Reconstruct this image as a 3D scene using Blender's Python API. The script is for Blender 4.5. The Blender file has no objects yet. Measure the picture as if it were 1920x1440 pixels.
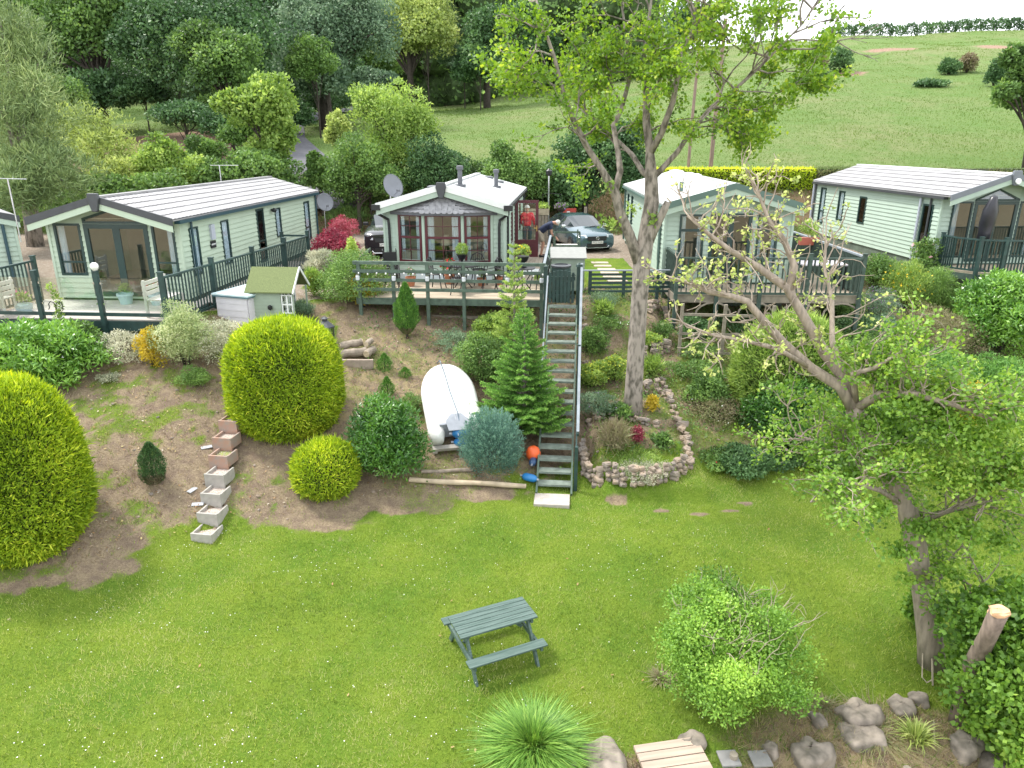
import bpy, math, random
import numpy as np
from mathutils import Vector, Matrix, Euler
R = math.radians; PI = math.pi
sc = bpy.context.scene; col = sc.collection
random.seed(7); rng = np.random.default_rng(11)
# ---------------- camera, sky, sun, exposure
CAMH = 7.2; PITCH = R(18.5); FPX = 1356.0
cam = bpy.data.objects.new('camera', bpy.data.cameras.new('camera')); col.objects.link(cam)
cam.data.lens = 36*FPX/1920; cam.data.sensor_width = 36
cam.location = (0, 0, CAMH); cam.rotation_euler = (PI/2-PITCH, 0, 0)
cam.data.clip_end = 2000; sc.camera = cam
SUN_EL, SUN_AZ = R(58), R(-62)            # azimuth from +y (away from the camera) towards +x
sd = Vector((math.sin(SUN_AZ)*math.cos(SUN_EL), math.cos(SUN_AZ)*math.cos(SUN_EL), math.sin(SUN_EL)))
sun = bpy.data.objects.new('sun', bpy.data.lights.new('sun', 'SUN')); col.objects.link(sun)
sun.data.energy = 2.4; sun.data.angle = R(11); sun.data.color = (1, .955, .88)
sun.rotation_euler = sd.to_track_quat('Z', 'Y').to_euler()
w = bpy.data.worlds.new('World'); sc.world = w; w.use_nodes = True
wn = w.node_tree; wn.nodes.clear()
def _n(t, kind, **k):
    n = t.nodes.new(kind)
    for a, b in k.items(): setattr(n, a, b)
    return n
wo = _n(wn, 'ShaderNodeOutputWorld'); bg = _n(wn, 'ShaderNodeBackground'); bg2 = _n(wn, 'ShaderNodeBackground'); mx = _n(wn, 'ShaderNodeMixShader')
sky = _n(wn, 'ShaderNodeTexSky', sky_type='NISHITA', sun_disc=False, sun_elevation=SUN_EL, sun_rotation=SUN_AZ)
sky.air_density = 1.0; sky.dust_density = 2.0
wn.links.new(sky.outputs[0], bg.inputs[0]); bg.inputs[1].default_value = .12
tc = _n(wn, 'ShaderNodeTexCoord'); ns = _n(wn, 'ShaderNodeTexNoise'); ns.inputs['Scale'].default_value = 2.2; ns.inputs['Detail'].default_value = 6
rp = _n(wn, 'ShaderNodeValToRGB'); rp.color_ramp.elements[0].position = .28; rp.color_ramp.elements[0].color = (.55, .55, .55, 1); rp.color_ramp.elements[1].position = .5
wn.links.new(tc.outputs['Generated'], ns.inputs['Vector']); wn.links.new(ns.outputs[0], rp.inputs[0]); wn.links.new(rp.outputs[0], mx.inputs[0])
bg2.inputs[0].default_value = (.93, .96, 1, 1); bg2.inputs[1].default_value = 1.25     # bright thin cloud
wn.links.new(bg.outputs[0], mx.inputs[1]); wn.links.new(bg2.outputs[0], mx.inputs[2]); wn.links.new(mx.outputs[0], wo.inputs[0])
sc.view_settings.view_transform = 'Standard'; sc.view_settings.look = 'None'; sc.view_settings.gamma = 1
sc.view_settings.exposure = 1.03
sc.cycles.max_bounces = 7; sc.cycles.diffuse_bounces = 3; sc.cycles.glossy_bounces = 3; sc.cycles.transmission_bounces = 5
sc.cycles.transparent_max_bounces = 8; sc.cycles.use_denoising = True
# ---------------- pixel -> world helpers (pixels of the 1920x1440 photograph), used to measure where things stand
def ray(px, py):
    u = (px-960)/FPX; v = (720-py)/FPX
    return np.array((u, math.cos(PITCH)+v*math.sin(PITCH), -math.sin(PITCH)+v*math.cos(PITCH)))
def Zp(px, py, z):
    r = ray(px, py); return Vector(r*((z-CAMH)/r[2])+np.array((0, 0, CAMH)))
def Yp(px, py, y):
    r = ray(px, py); return Vector(r*(y/r[1])+np.array((0, 0, CAMH)))
# ---------------- terrain height
def sst(a, b, t):
    t = np.clip((t-a)/(b-a), 0, 1); return t*t*(3-2*t)
TOX = [-40, -8.5, -7.2, -6, -4.2, -2.8, .5, 4.1, 6, 8.3, 13.3, 40]
TOY = [8.5, 10.3, 10.9, 11.8, 12.6, 13.2, 13.9, 14.7, 15.2, 16.2, 17.9, 24]
def toe(x): return np.interp(x, TOX, TOY)
_H = np.random.default_rng(3).random((128, 128))
def _vn(x, y):
    xi = np.floor(x).astype(int); yi = np.floor(y).astype(int); fx = x-xi; fy = y-yi; fx = fx*fx*(3-2*fx); fy = fy*fy*(3-2*fy)
    g = lambda i, j: _H[(xi+i) % 128, (yi+j) % 128]
    return (g(0, 0)*(1-fx)+g(1, 0)*fx)*(1-fy)+(g(0, 1)*(1-fx)+g(1, 1)*fx)*fy
def wob(x, y, s, ph=0.0):
    """smooth value noise, roughly -1..1, features about 2/s metres"""
    x = np.asarray(x, float)*s*.55+ph*17.3; y = np.asarray(y, float)*s*.55+ph*9.1
    a = x*.8-y*.6; b = x*.6+y*.8
    return ((_vn(a, b)+.5*_vn(a*2.03+7, b*2.03+3)+.28*_vn(a*4.1+1, b*4.1+9))/1.78-.5)*2.6
def hgt(x, y):
    x = np.asarray(x, float); y = np.asarray(y, float)
    t = y-toe(x)
    h = .02*wob(x, y, .6)
    h = h+np.interp(t, [-1.2, 0, 5.6, 8.2, 9], [0, .12, 2.12, 2.95, 3.0])
    h = h+.05*wob(x, y, 1.9, 2)*sst(0, 1.2, t)*(1-sst(6.5, 8.5, t))
    # rockery terraces
    rk = sst(1.75, 2.0, x)*(1-sst(4.0, 4.5, x))
    ys = 15.2
    h = h+rk*.30*sst(ys-1.6, ys-1.35, y)*(1-sst(ys+1.2, ys+2.2, y))
    h = h+rk*.45*sst(4.6, 5.6, t)*(1-sst(6.4, 8.2, t))
    # bank down to the shore in the near corner
    d = 6.9+.06*x-y
    h = h-np.interp(np.where(x > .2, d, -1), [0, .5, 2, 30], [0, .30, 1.1, 2.5])*sst(.2, 1.4, x)
    h = h-np.interp(5.2-y, [0, 1.2, 4, 30], [0, .5, 1.3, 2.5])*(1-sst(.2, 1.4, x))
    # land rising behind
    by = np.interp(x, [-30, -4, 4, 30], [35.0, 35.0, 37.5, 37.5])
    h = h+1.9*sst(0, 3.6, y-by)
    sl = np.interp(x/np.maximum(y, 30), [-.3, -.05, .25, .7], [.115, .125, .20, .232])
    e = np.maximum(y-by-3.5, 0)
    h = h+sl*(e-np.maximum(e-82, 0)*1.0-np.maximum(e-110, 0)*.02)
    h = h+.35*wob(x, y, .09, 1)*sst(8, 30, e)+.9*wob(x, y, .05, 3)*sst(55, 80, e)+.55*wob(x, y, .22, 4)*sst(25, 60, e)
    return h
def gz(x, y): return float(hgt(x, y))
def gp(px, py):
    r = ray(px, py); t = 4.0
    for _ in range(4000):
        x, y, z = r*t
        if z+CAMH <= hgt(x, y): break
        t += .04 if t < 50 else .2
    return Vector((x, y, float(hgt(x, y))))
# ---------------- mesh helpers
def rot2(a): return Matrix.Rotation(a, 3, 'Z')
class MB:
    def __init__(s): s.v = []; s.f = []
    def add(s, vs, fs):
        o = len(s.v); s.v += [tuple(p) for p in vs]; s.f += [tuple(i+o for i in f) for f in fs]; return s
    def box(s, c, d, m=None):
        vs = [Vector((x*d[0]/2, y*d[1]/2, z*d[2]/2)) for z in (-1, 1) for y in (-1, 1) for x in (-1, 1)]
        if m is not None: vs = [m @ v for v in vs]
        c = Vector(c)
        return s.add([v+c for v in vs], [(0, 2, 3, 1), (4, 5, 7, 6), (0, 1, 5, 4), (2, 6, 7, 3), (0, 4, 6, 2), (1, 3, 7, 5)])
    def bb(s, a, b): return s.box([(p+q)/2 for p, q in zip(a, b)], [abs(q-p) for p, q in zip(a, b)])
    def bar(s, a, b, w_, h_):
        a = Vector(a); b = Vector(b); d = b-a; L = d.length
        if L < 1e-6: return s
        x = d/L; up = Vector((0, 0, 1)) if abs(x.z) < .99 else Vector((0, 1, 0))
        y = up.cross(x).normalized(); z = x.cross(y)
        return s.box((a+b)/2, (L, w_, h_), Matrix((x, y, z)).transposed())
    def tube(s, pts, rad, n=8, cap=True):
        pts = [Vector(p) for p in pts]; N = len(pts)
        if not hasattr(rad, '__len__'): rad = [rad]*N
        o = len(s.v); u = None
        for i, p in enumerate(pts):
            t = (pts[min(i+1, N-1)]-pts[max(i-1, 0)]).normalized()
            if u is None: u = t.orthogonal().normalized()
            else: u = (u-t*u.dot(t)); u = u.normalized() if u.length > 1e-5 else t.orthogonal().normalized()
            v = t.cross(u)
            for k in range(n):
                a = 2*PI*k/n; s.v.append(tuple(p+(u*math.cos(a)+v*math.sin(a))*rad[i]))
        for i in range(N-1):
            for k in range(n):
                a = o+i*n+k; b = o+i*n+(k+1) % n; s.f.append((a, b, b+n, a+n))
        if cap:
            s.f.append(tuple(o+k for k in range(n))[::-1]); s.f.append(tuple(o+(N-1)*n+k for k in range(n)))
        return s
    def lathe(s, c, prof, n=16):
        c = Vector(c); o = len(s.v); N = len(prof)
        for r_, z in prof:
            for k in range(n):
                a = 2*PI*k/n; s.v.append((c.x+r_*math.cos(a), c.y+r_*math.sin(a), c.z+z))
        for i in range(N-1):
            for k in range(n):
                a = o+i*n+k; b = o+i*n+(k+1) % n; s.f.append((a, b, b+n, a+n))
        s.f.append(tuple(o+k for k in range(n))[::-1]); s.f.append(tuple(o+(N-1)*n+k for k in range(n)))
        return s
    def poly(s, pts, th):
        """flat polygon given as 3D points, given thickness vector"""
        n = len(pts); th = Vector(th)
        return s.add([Vector(p) for p in pts]+[Vector(p)+th for p in pts],
                     [tuple(range(n))[::-1], tuple(range(n, 2*n))]+[(i, (i+1) % n, n+(i+1) % n, n+i) for i in range(n)])
    def build(s, name, mat, parent=None, smooth=False, loc=None, bev=0):
        me = bpy.data.meshes.new(name); me.from_pydata(s.v, [], s.f); me.update()
        o = bpy.data.objects.new(name, me); col.objects.link(o)
        if mat: me.materials.append(mat)
        if smooth: me.polygons.foreach_set('use_smooth', [True]*len(me.polygons))
        if parent: o.parent = parent
        if loc is not None: o.location = loc
        if bev:
            md = o.modifiers.new('bevel', 'BEVEL'); md.width = bev; md.segments = 2; md.limit_method = 'ANGLE'
        return o
def tag(o, label=None, cat=None, group=None, kind=None):
    for k, v in (('label', label), ('category', cat), ('group', group), ('kind', kind)):
        if v: o[k] = v
    return o
def T(name, label, cat, loc=(0, 0, 0), rz=0, group=None, kind=None):
    o = bpy.data.objects.new(name, None); col.objects.link(o); o.location = loc; o.rotation_euler = (0, 0, rz)
    o.empty_display_size = .2
    return tag(o, label, cat, group, kind)
def dup(root, loc=None, rz=None, label=None, group=None, scale=None):
    r_ = root.copy(); col.objects.link(r_)
    if loc is not None: r_.location = loc
    if rz is not None: r_.rotation_euler = (0, 0, rz)
    if label: r_['label'] = label
    if group: r_['group'] = group
    if scale: r_.scale = (scale,)*3
    def rec(src, dst):
        for ch in [c for c in list(src.children)]:
            c = ch.copy(); col.objects.link(c); c.parent = dst; rec(ch, c)
    rec(root, r_)
    return r_
def npmesh(name, V, F, mat, parent=None, tint=None, smooth=False):
    """V (n,3); F (m,k)"""
    me = bpy.data.meshes.new(name); k = F.shape[1]
    me.vertices.add(len(V)); me.vertices.foreach_set('co', np.asarray(V, np.float32).ravel())
    me.loops.add(F.size); me.loops.foreach_set('vertex_index', np.asarray(F, np.int32).ravel())
    me.polygons.add(len(F)); me.polygons.foreach_set('loop_start', np.arange(0, F.size, k, dtype=np.int32))
    if smooth: me.polygons.foreach_set('use_smooth', np.ones(len(F), bool))
    me.update(calc_edges=True)
    if tint is not None:
        a = me.attributes.new('tint', 'FLOAT', 'FACE'); a.data.foreach_set('value', np.asarray(tint, np.float32))
    o = bpy.data.objects.new(name, me); col.objects.link(o)
    if mat: me.materials.append(mat)
    if parent: o.parent = parent
    return o
def text_mesh(name, s, size, mat, parent, mtx, ext=.004):
    cu = bpy.data.curves.new(name, 'FONT'); cu.body = s; cu.size = size; cu.extrude = ext; cu.align_x = 'CENTER'; cu.align_y = 'CENTER'
    ob = bpy.data.objects.new(name, cu); col.objects.link(ob)
    dg = bpy.context.evaluated_depsgraph_get(); me = bpy.data.meshes.new_from_object(ob.evaluated_get(dg))
    bpy.data.objects.remove(ob); o = bpy.data.objects.new(name, me); col.objects.link(o); me.materials.clear(); me.materials.append(mat)
    o.parent = parent; o.matrix_local = mtx
    return o
# ---------------- materials
_mats = {}
def mat(name, c, rough=.6, var=.12, scale=8, bump=0, bscale=None, metal=0, spec=.5, c2=None, thr=None, stretch=None, coat=0, objc=False):
    if name in _mats: return _mats[name]
    m = bpy.data.materials.new(name); m.use_nodes = True; t = m.node_tree; b = t.nodes['Principled BSDF']
    b.inputs['Roughness'].default_value = rough; b.inputs['Metallic'].default_value = metal; b.inputs['Specular IOR Level'].default_value = spec
    if coat: b.inputs['Coat Weight'].default_value = coat
    co = _n(t, 'ShaderNodeTexCoord'); vec = co.outputs['Object']
    if stretch:
        mp = _n(t, 'ShaderNodeMapping'); mp.inputs['Scale'].default_value = stretch; t.links.new(vec, mp.inputs[0]); vec = mp.outputs[0]
    nz = _n(t, 'ShaderNodeTexNoise'); nz.inputs['Scale'].default_value = scale; nz.inputs['Detail'].default_value = 5; t.links.new(vec, nz.inputs['Vector'])
    r_ = _n(t, 'ShaderNodeValToRGB'); e = r_.color_ramp.elements
    lo = c2 if c2 else tuple(x*(1-var) for x in c); hi = c if c2 else tuple(min(1, x*(1+var)) for x in c)
    e[0].color = (*lo, 1); e[1].color = (*hi, 1); e[0].position, e[1].position = thr if thr else (.3, .7)
    t.links.new(nz.outputs[0], r_.inputs[0]); t.links.new(r_.outputs[0], b.inputs['Base Color'])
    if bump:
        n2 = _n(t, 'ShaderNodeTexNoise'); n2.inputs['Scale'].default_value = bscale or scale*3; n2.inputs['Detail'].default_value = 6; t.links.new(vec, n2.inputs['Vector'])
        bp = _n(t, 'ShaderNodeBump'); bp.inputs['Strength'].default_value = min(1, bump*4); bp.inputs['Distance'].default_value = bump
        t.links.new(n2.outputs[0], bp.inputs['Height']); t.links.new(bp.outputs[0], b.inputs['Normal'])
    _mats[name] = m; return m
def leafmat(name, cols, trans=.35, rough=.5, spec=.35, flower=False):
    if name in _mats: return _mats[name]
    m = bpy.data.materials.new(name); m.use_nodes = True; t = m.node_tree; b = t.nodes['Principled BSDF']
    b.inputs['Roughness'].default_value = rough; b.inputs['Specular IOR Level'].default_value = spec
    at = _n(t, 'ShaderNodeAttribute', attribute_name='tint'); r_ = _n(t, 'ShaderNodeValToRGB'); e = r_.color_ramp.elements
    while len(e) < len(cols): e.new(.5)
    for i, c in enumerate(cols): e[i].position = i/(len(cols)-1); e[i].color = (*c, 1)
    tl = _n(t, 'ShaderNodeBsdfTranslucent'); mx_ = _n(t, 'ShaderNodeMixShader'); mx_.inputs[0].default_value = trans
    hs = _n(t, 'ShaderNodeHueSaturation'); hs.inputs['Hue'].default_value = .5 if flower else .485; hs.inputs['Saturation'].default_value = 1.1; hs.inputs['Value'].default_value = 1.35
    t.links.new(at.outputs['Fac'], r_.inputs[0]); t.links.new(r_.outputs[0], b.inputs['Base Color']); t.links.new(r_.outputs[0], hs.inputs['Color']); t.links.new(hs.outputs[0], tl.inputs[0])
    out = t.nodes['Material Output']; t.links.new(b.outputs[0], mx_.inputs[1]); t.links.new(tl.outputs[0], mx_.inputs[2]); t.links.new(mx_.outputs[0], out.inputs[0])
    _mats[name] = m; return m
def glassmat(name='window_glass', tint=(.9, .95, .95), refl=1.0, rough=.02):
    if name in _mats: return _mats[name]
    m = bpy.data.materials.new(name); m.use_nodes = True; t = m.node_tree; t.nodes.remove(t.nodes['Principled BSDF'])
    tr = _n(t, 'ShaderNodeBsdfTransparent'); tr.inputs[0].default_value = (*tint, 1); gl = _n(t, 'ShaderNodeBsdfGlossy'); gl.inputs['Roughness'].default_value = rough
    fr = _n(t, 'ShaderNodeFresnel'); fr.inputs[0].default_value = 1.5; mu = _n(t, 'ShaderNodeMath', operation='MULTIPLY_ADD'); mu.inputs[1].default_value = refl; mu.inputs[2].default_value = .05*refl
    mx_ = _n(t, 'ShaderNodeMixShader'); t.links.new(fr.outputs[0], mu.inputs[0]); t.links.new(mu.outputs[0], mx_.inputs[0])
    t.links.new(tr.outputs[0], mx_.inputs[1]); t.links.new(gl.outputs[0], mx_.inputs[2]); t.links.new(mx_.outputs[0], t.nodes['Material Output'].inputs[0])
    _mats[name] = m; return m
# ================= ground
def axis(lo, f0, f1, hi, st, k):
    a = [f0]; s = st
    while a[-1] > lo: s *= k; a.append(a[-1]-s)
    b = list(np.arange(f0+st, f1, st)); s = st; b2 = [b[-1]]
    while b2[-1] < hi: s *= k; b2.append(b2[-1]+s)
    return np.array(a[::-1]+b[:-1]+b2)
gx = axis(-260, -13, 15, 300, .12, 1.06); gy = axis(-70, 5, 27, 420, .12, 1.045)
X, Y = np.meshgrid(gx, gy); Zg = hgt(X, Y)
Zg = Zg+.012*rng.standard_normal(Zg.shape)*(Y < 32)*sst(-.2, .6, Y-toe(X))
nx, ny = len(gx), len(gy)
V = np.stack([X.ravel(), Y.ravel(), Zg.ravel()], 1)
ii = (np.arange(ny-1)[:, None]*nx+np.arange(nx-1)[None]).ravel()
Fq = np.stack([ii, ii+1, ii+nx+1, ii+nx], 1)
_SC = [(gp(1665, 94)[0], gp(1665, 94)[1], 5.5, 2.2), (gp(1875, 88)[0], gp(1875, 88)[1], 5, 3.2), (gp(1700, 90)[0], gp(1700, 90)[1], 3, 1.2), (-12, 100, 18, 6), (gp(1590, 139)[0], gp(1590, 139)[1], 3, .8), (gp(1750, 102)[0], gp(1750, 102)[1], 4, .9)]
def masks(x, y):
    t = y-toe(x)
    n = wob(x, y, 1.1, 5)*.5+wob(x, y, 3.3, 2)*.35
    bank = sst(-.1, 1.0, t-.15+.55*n+.3*wob(x, y, 9, 3)+.25*wob(x, y, 22, 5))
    soil = bank*(1-sst(7.6, 8.6, t))
    # bare earth round the feet of the clipped shrubs
    for cx, cy, rx, ry in ((-9.0, 11.3, 2.3, 1.25), (-4.0, 13.2, 1.6, 1.1), (-2.3, 13.6, 1.4, .75), (-.9, 13.9, 1.3, .5)):
        soil = np.maximum(soil, 1-sst(.75, 1.1, np.hypot((x-cx)/rx, (y-cy)/ry)+.35*n+.2*wob(x, y, 7, 2)))
    # grass strength: 1 lawn, patchy on the bank
    g = 1-soil
    patch = sst(-.2, .5, .7*wob(x, y, 1.7, 9)+.5*wob(x, y, 5.3, 1)+.5*wob(x, y, 13, 1))
    left = (x < -4.7)
    g = np.maximum(g, np.where(left & (t > .1), .66*patch*soil, 0))
    g = np.maximum(g, np.where((x > -4.8) & (x < 1.5), .45*patch, 0))
    g = np.maximum(g, sst(1.3, 2.6, x+.8*n)*.6*sst(-.6, .3, .6*wob(x, y, 2.6, 4)+.6*wob(x, y, 9, 4))*soil)
    dry = .35+.65*sst(1.2, .7, np.hypot((x+2.9)/1.7, (t-4.0)/2.1)+.5*n) if False else .35+.65*(1-sst(.7, 1.2, np.hypot((x+2.9)/1.7, (t-4.0)/2.1)+.5*n))
    # worn corner by the shore
    wc = 1-sst(.5, 1.25, np.hypot((x-5.2)/2.9, (y-7.0)/1.1)+.3*n)
    wc = np.maximum(wc, 1-sst(.4, 1.2, np.hypot((x-1.7)/1.3, (y-6.6)/.6)+.3*n))
    g = np.where(t < 0, g*(1-.85*wc), g); dry = np.maximum(dry, wc); soil = np.maximum(soil, wc*.9)
    # molehill scars on the lawn edge
    for cx, cy in ((3.1, 13.3), (3.8, 13.15), (4.5, 13.3), (3.0, 13.9), (4.9, 13.6), (2.2, 13.6)):
        s_ = 1-sst(.7, 1.2, np.hypot((x-cx)/.24, (y-cy)/.12)+.5*n); soil = np.maximum(soil, s_); g = g*(1-s_)
    gravel = sst(8.0, 8.6, t)*(1-sst(34.5, 36, y))
    gravel = gravel*np.where((x > 2.1) & (x < 4.2) & (y > 22.6) & (y < 27.6), 0, 1)       # little lawn with stepping slabs
    g = np.where(gravel > .5, 0, g); soil = np.where(gravel > .5, 0, soil)
    g = np.where((x > 2.1) & (x < 4.2) & (y > 22.6) & (y < 27.6), 1, g)
    back = sst(34.5, 36, y)
    g = np.where(y > 35, 0, g)
    soil = np.where(y > 35, 0, soil)
    bs = (1-sst(39, 42, y))*back
    # brown tilled slope behind the hedges and bare strips
    brown = 1-sst(.8, 1.15, np.hypot((x+24.5)/7.5, (y-55)/11)+.12*n)
    for cx, cy, rx, ry in _SC:
        brown = np.maximum(brown, .9*(1-sst(.5, 1.1, np.hypot((x-cx)/rx, (y-cy)/ry)+.35*n)))
    bh_ = 1-sst(3.6, 4.6, y); g = g*(1-bh_); soil = np.maximum(soil, bh_); dry = np.maximum(dry, bh_)   # sandy shore below
    return g, np.maximum(soil, bs), gravel, np.where(y > 35, 0, dry), back, brown
mk = masks(X, Y)
ground = npmesh('ground', V, Fq, None, smooth=True)
for nm, a in zip(('grass', 'soil', 'gravel', 'dry', 'field', 'brown'), mk):
    at = ground.data.attributes.new(nm, 'FLOAT', 'POINT'); at.data.foreach_set('value', a.ravel().astype(np.float32))
def ground_mat():
    m = bpy.data.materials.new('ground'); m.use_nodes = True; t = m.node_tree; b = t.nodes['Principled BSDF']; L = t.links.new
    b.inputs['Roughness'].default_value = .95; b.inputs['Specular IOR Level'].default_value = .15
    co = _n(t, 'ShaderNodeTexCoord').outputs['Object']
    def noise(s, d=6, r_=.6):
        n = _n(t, 'ShaderNodeTexNoise'); n.inputs['Scale'].default_value = s; n.inputs['Detail'].default_value = d; n.inputs['Roughness'].default_value = r_; L(co, n.inputs['Vector']); return n.outputs[0]
    def ramp(f, *st):
        r_ = _n(t, 'ShaderNodeValToRGB'); e = r_.color_ramp.elements
        while len(e) < len(st): e.new(.5)
        for i, (p, c) in enumerate(st): e[i].position = p; e[i].color = (*c, 1)
        L(f, r_.inputs[0]); return r_.outputs[0]
    def attr(n): return _n(t, 'ShaderNodeAttribute', attribute_name=n).outputs['Fac']
    def math_(op, a, b_, c=None):
        n = _n(t, 'ShaderNodeMath', operation=op); n.use_clamp = False
        for i, v in enumerate((a, b_, c)):
            if v is None: continue
            if isinstance(v, (int, float)): n.inputs[i].default_value = v
            else: L(v, n.inputs[i])
        return n.outputs[0]
    def mask(a, ns_, amt=.6, k=4):
        v = math_('MULTIPLY_ADD', math_('SUBTRACT', ns_, .5), amt, attr(a))
        n = _n(t, 'ShaderNodeMath', operation='MULTIPLY_ADD'); n.use_clamp = True; L(v, n.inputs[0]); n.inputs[1].default_value = k; n.inputs[2].default_value = .5-k*.5
        return n.outputs[0]
    def mix(f, a, b_):
        n = _n(t, 'ShaderNodeMix', data_type='RGBA'); L(f, n.inputs[0]); L(a, n.inputs[6]); L(b_, n.inputs[7]); return n.outputs[2]
    n1, n2, n3, n4 = noise(.7, 4), noise(5, 6), noise(28, 6), noise(90, 4, .7)
    lawn = mix(ramp(n1, (.38, (0, 0, 0)), (.62, (1, 1, 1))), ramp(n3, (.3, (.08, .155, .014)), (.7, (.15, .25, .03))), ramp(n3, (.3, (.12, .19, .016)), (.7, (.22, .30, .04))))
    lawn = mix(ramp(n2, (.55, (0, 0, 0)), (.8, (.7, .7, .7))), lawn, ramp(n4, (.3, (.20, .24, .06)), (.7, (.26, .28, .10))))
    soil = mix(ramp(n2, (.35, (0, 0, 0)), (.65, (1, 1, 1))), ramp(n4, (.35, (.115, .08, .057)), (.65, (.31, .235, .175))), ramp(n3, (.36, (.17, .125, .09)), (.64, (.41, .325, .235))))
    dryc = ramp(n4, (.3, (.25, .19, .10)), (.7, (.46, .38, .22)))
    soil = mix(math_('MULTIPLY', attr('dry'), ramp(n2, (.4, (.1, .1, .1)), (.6, (1, 1, 1)))), soil, dryc)
    vo = _n(t, 'ShaderNodeTexVoronoi'); vo.inputs['Scale'].default_value = 26; L(co, vo.inputs['Vector'])
    gsh = _n(t, 'ShaderNodeSeparateColor'); L(vo.outputs['Color'], gsh.inputs[0])
    grav = mix(ramp(n2, (.35, (0, 0, 0)), (.7, (1, 1, 1))), ramp(gsh.outputs[0], (0, (.22, .175, .14)), (1, (.46, .40, .33))), ramp(n3, (.3, (.25, .19, .14)), (.7, (.33, .27, .21))))
    nf = noise(.09, 5); nf2 = noise(.5, 6); nf3 = noise(3.5, 6, .7)
    fa = ramp(nf3, (.25, (.10, .16, .045)), (.75, (.155, .225, .07))); fb = ramp(nf3, (.25, (.13, .155, .06)), (.75, (.22, .25, .11)))
    fc = ramp(nf3, (.25, (.08, .15, .035)), (.75, (.13, .215, .055)))
    field = mix(ramp(nf, (.42, (0, 0, 0)), (.62, (1, 1, 1))), fa, fb); field = mix(ramp(nf2, (.45, (0, 0, 0)), (.7, (.8, .8, .8))), field, fc)
    brc = ramp(nf3, (.3, (.20, .13, .09)), (.7, (.36, .25, .18)))
    c = mix(mask('soil', n2, .9, 2.2), lawn, soil)
    c = mix(mask('grass', n3, 1.1, 2.6), c, lawn)
    c = mix(mask('gravel', n3, .3), c, grav)
    c = mix(mask('field', n2, .1), c, field)
    c = mix(mask('brown', nf3, .6), c, brc)
    # soil cut behind the terrace
    c2 = mix(math_('MULTIPLY', mask('field', n2, .1), mask('soil', n2, .8)), c, ramp(n3, (.3, (.11, .08, .045)), (.7, (.23, .165, .095))))
    L(c2, b.inputs['Base Color'])
    hsum = math_('ADD', math_('MULTIPLY', n3, .5), math_('MULTIPLY', n4, .5))
    bp = _n(t, 'ShaderNodeBump'); bp.inputs['Strength'].default_value = .9; bp.inputs['Distance'].default_value = .08; L(hsum, bp.inputs['Height']); L(bp.outputs[0], b.inputs['Normal'])
    return m
ground.data.materials.append(ground_mat()); tag(ground, 'grassy bank, lawn and rising field that everything stands on', kind='structure')
# ---- blades: N tufts of triangles
def blades(name, P, hgt_, wid, lean, mat_, tint, label=None, kind='stuff', parent=None, N=None):
    n = len(P); a = rng.uniform(0, 2*PI, n); la = rng.uniform(0, 2*PI, n); ln = rng.uniform(.1, 1, n)*lean*hgt_
    s = np.stack([np.cos(a), np.sin(a), 0*a], 1)*(wid/2)[:, None] if hasattr(wid, '__len__') else np.stack([np.cos(a), np.sin(a), 0*a], 1)*wid/2
    tip = P+np.stack([np.cos(la)*ln, np.sin(la)*ln, hgt_], 1)
    Vv = np.stack([P-s, P+s, tip], 1).reshape(-1, 3); Ff = np.arange(3*n).reshape(-1, 3)
    o = npmesh(name, Vv, Ff, mat_, parent=parent, tint=tint)
    if label: tag(o, label, kind=kind)
    return o
GR = leafmat('lawn_blades', [(.09, .16, .03), (.23, .33, .055), (.36, .44, .10), (.54, .52, .26)], .45, .55, .25)
def scatter(n, x0, x1, y0, y1):
    return rng.uniform(x0, x1, n), rng.uniform(y0, y1, n)
n = 620000; x, y = scatter(n, -14, 17, 5.2, 19.5)
keep = (np.abs(x) < (y*.948+2.4)*.72+.5); x, y = x[keep], y[keep]
g = masks(x, y)[0]; dens = np.clip(g, 0, 1)*np.clip(.55+.5*wob(x, y, 5.1, 3)+.4, .2, 1)
keep = rng.random(len(x)) < dens*np.clip(11/y, .5, 1); x, y = x[keep], y[keep]
P = np.stack([x, y, hgt(x, y)-.006], 1)
big = .5+.5*wob(x, y, 2.3, 7)
tint = np.clip(.44-.22*sst(0, .6, y-toe(x))+.24*wob(x, y, .8, 2)+.22*wob(x, y, 2.9, 4)+.12*wob(x, y, 8, 1)+.35*np.clip(wob(x, y, 1.3, 21)-.45, 0, 1)+rng.normal(0, .24, len(x)), 0, 1)
blades('lawn_grass', P, rng.uniform(.025, .06, len(x))*(1+.5*big), rng.uniform(.007, .013, len(x)), 1.1, GR, tint, 'short bright green grass of the lawn and lower bank')
# weeds and dry straw on the bank
n = 170000; x, y = scatter(n, -14, 16, 9, 24); tt = y-toe(x)
k = (tt > .2) & (tt < 9) & (rng.random(n) < np.where(x > 1.7, .75, .6)*(.55+.5*wob(x, y, 2.2, 6))); x, y = x[k], y[k]
DR = leafmat('dry_straw', [(.16, .11, .06), (.30, .22, .12), (.46, .38, .22), (.12, .2, .03), (.07, .16, .02)], .3, .8, .1)
blades('dry_grass', np.stack([x, y, hgt(x, y)-.01], 1), rng.uniform(.03, .12, len(x)), .012, 1.8, DR, np.clip(rng.random(len(x))*np.where((x > 1.7) | (rng.random(len(x)) < .3), 1.0, .55), 0, 1), 'dry straw and sparse weeds scattered over the bank')
n = 26000; x, y = scatter(n, .8, 10, 5.6, 8.2); k = masks(x, y)[3] > .55; x, y = x[k], y[k]
blades('straw', np.stack([x, y, hgt(x, y)-.01], 1), rng.uniform(.03, .14, len(x)), .009, 1.8, DR, np.clip(rng.random(len(x)), 0, 1), 'matted dry grass along the rocky shore edge')
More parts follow.
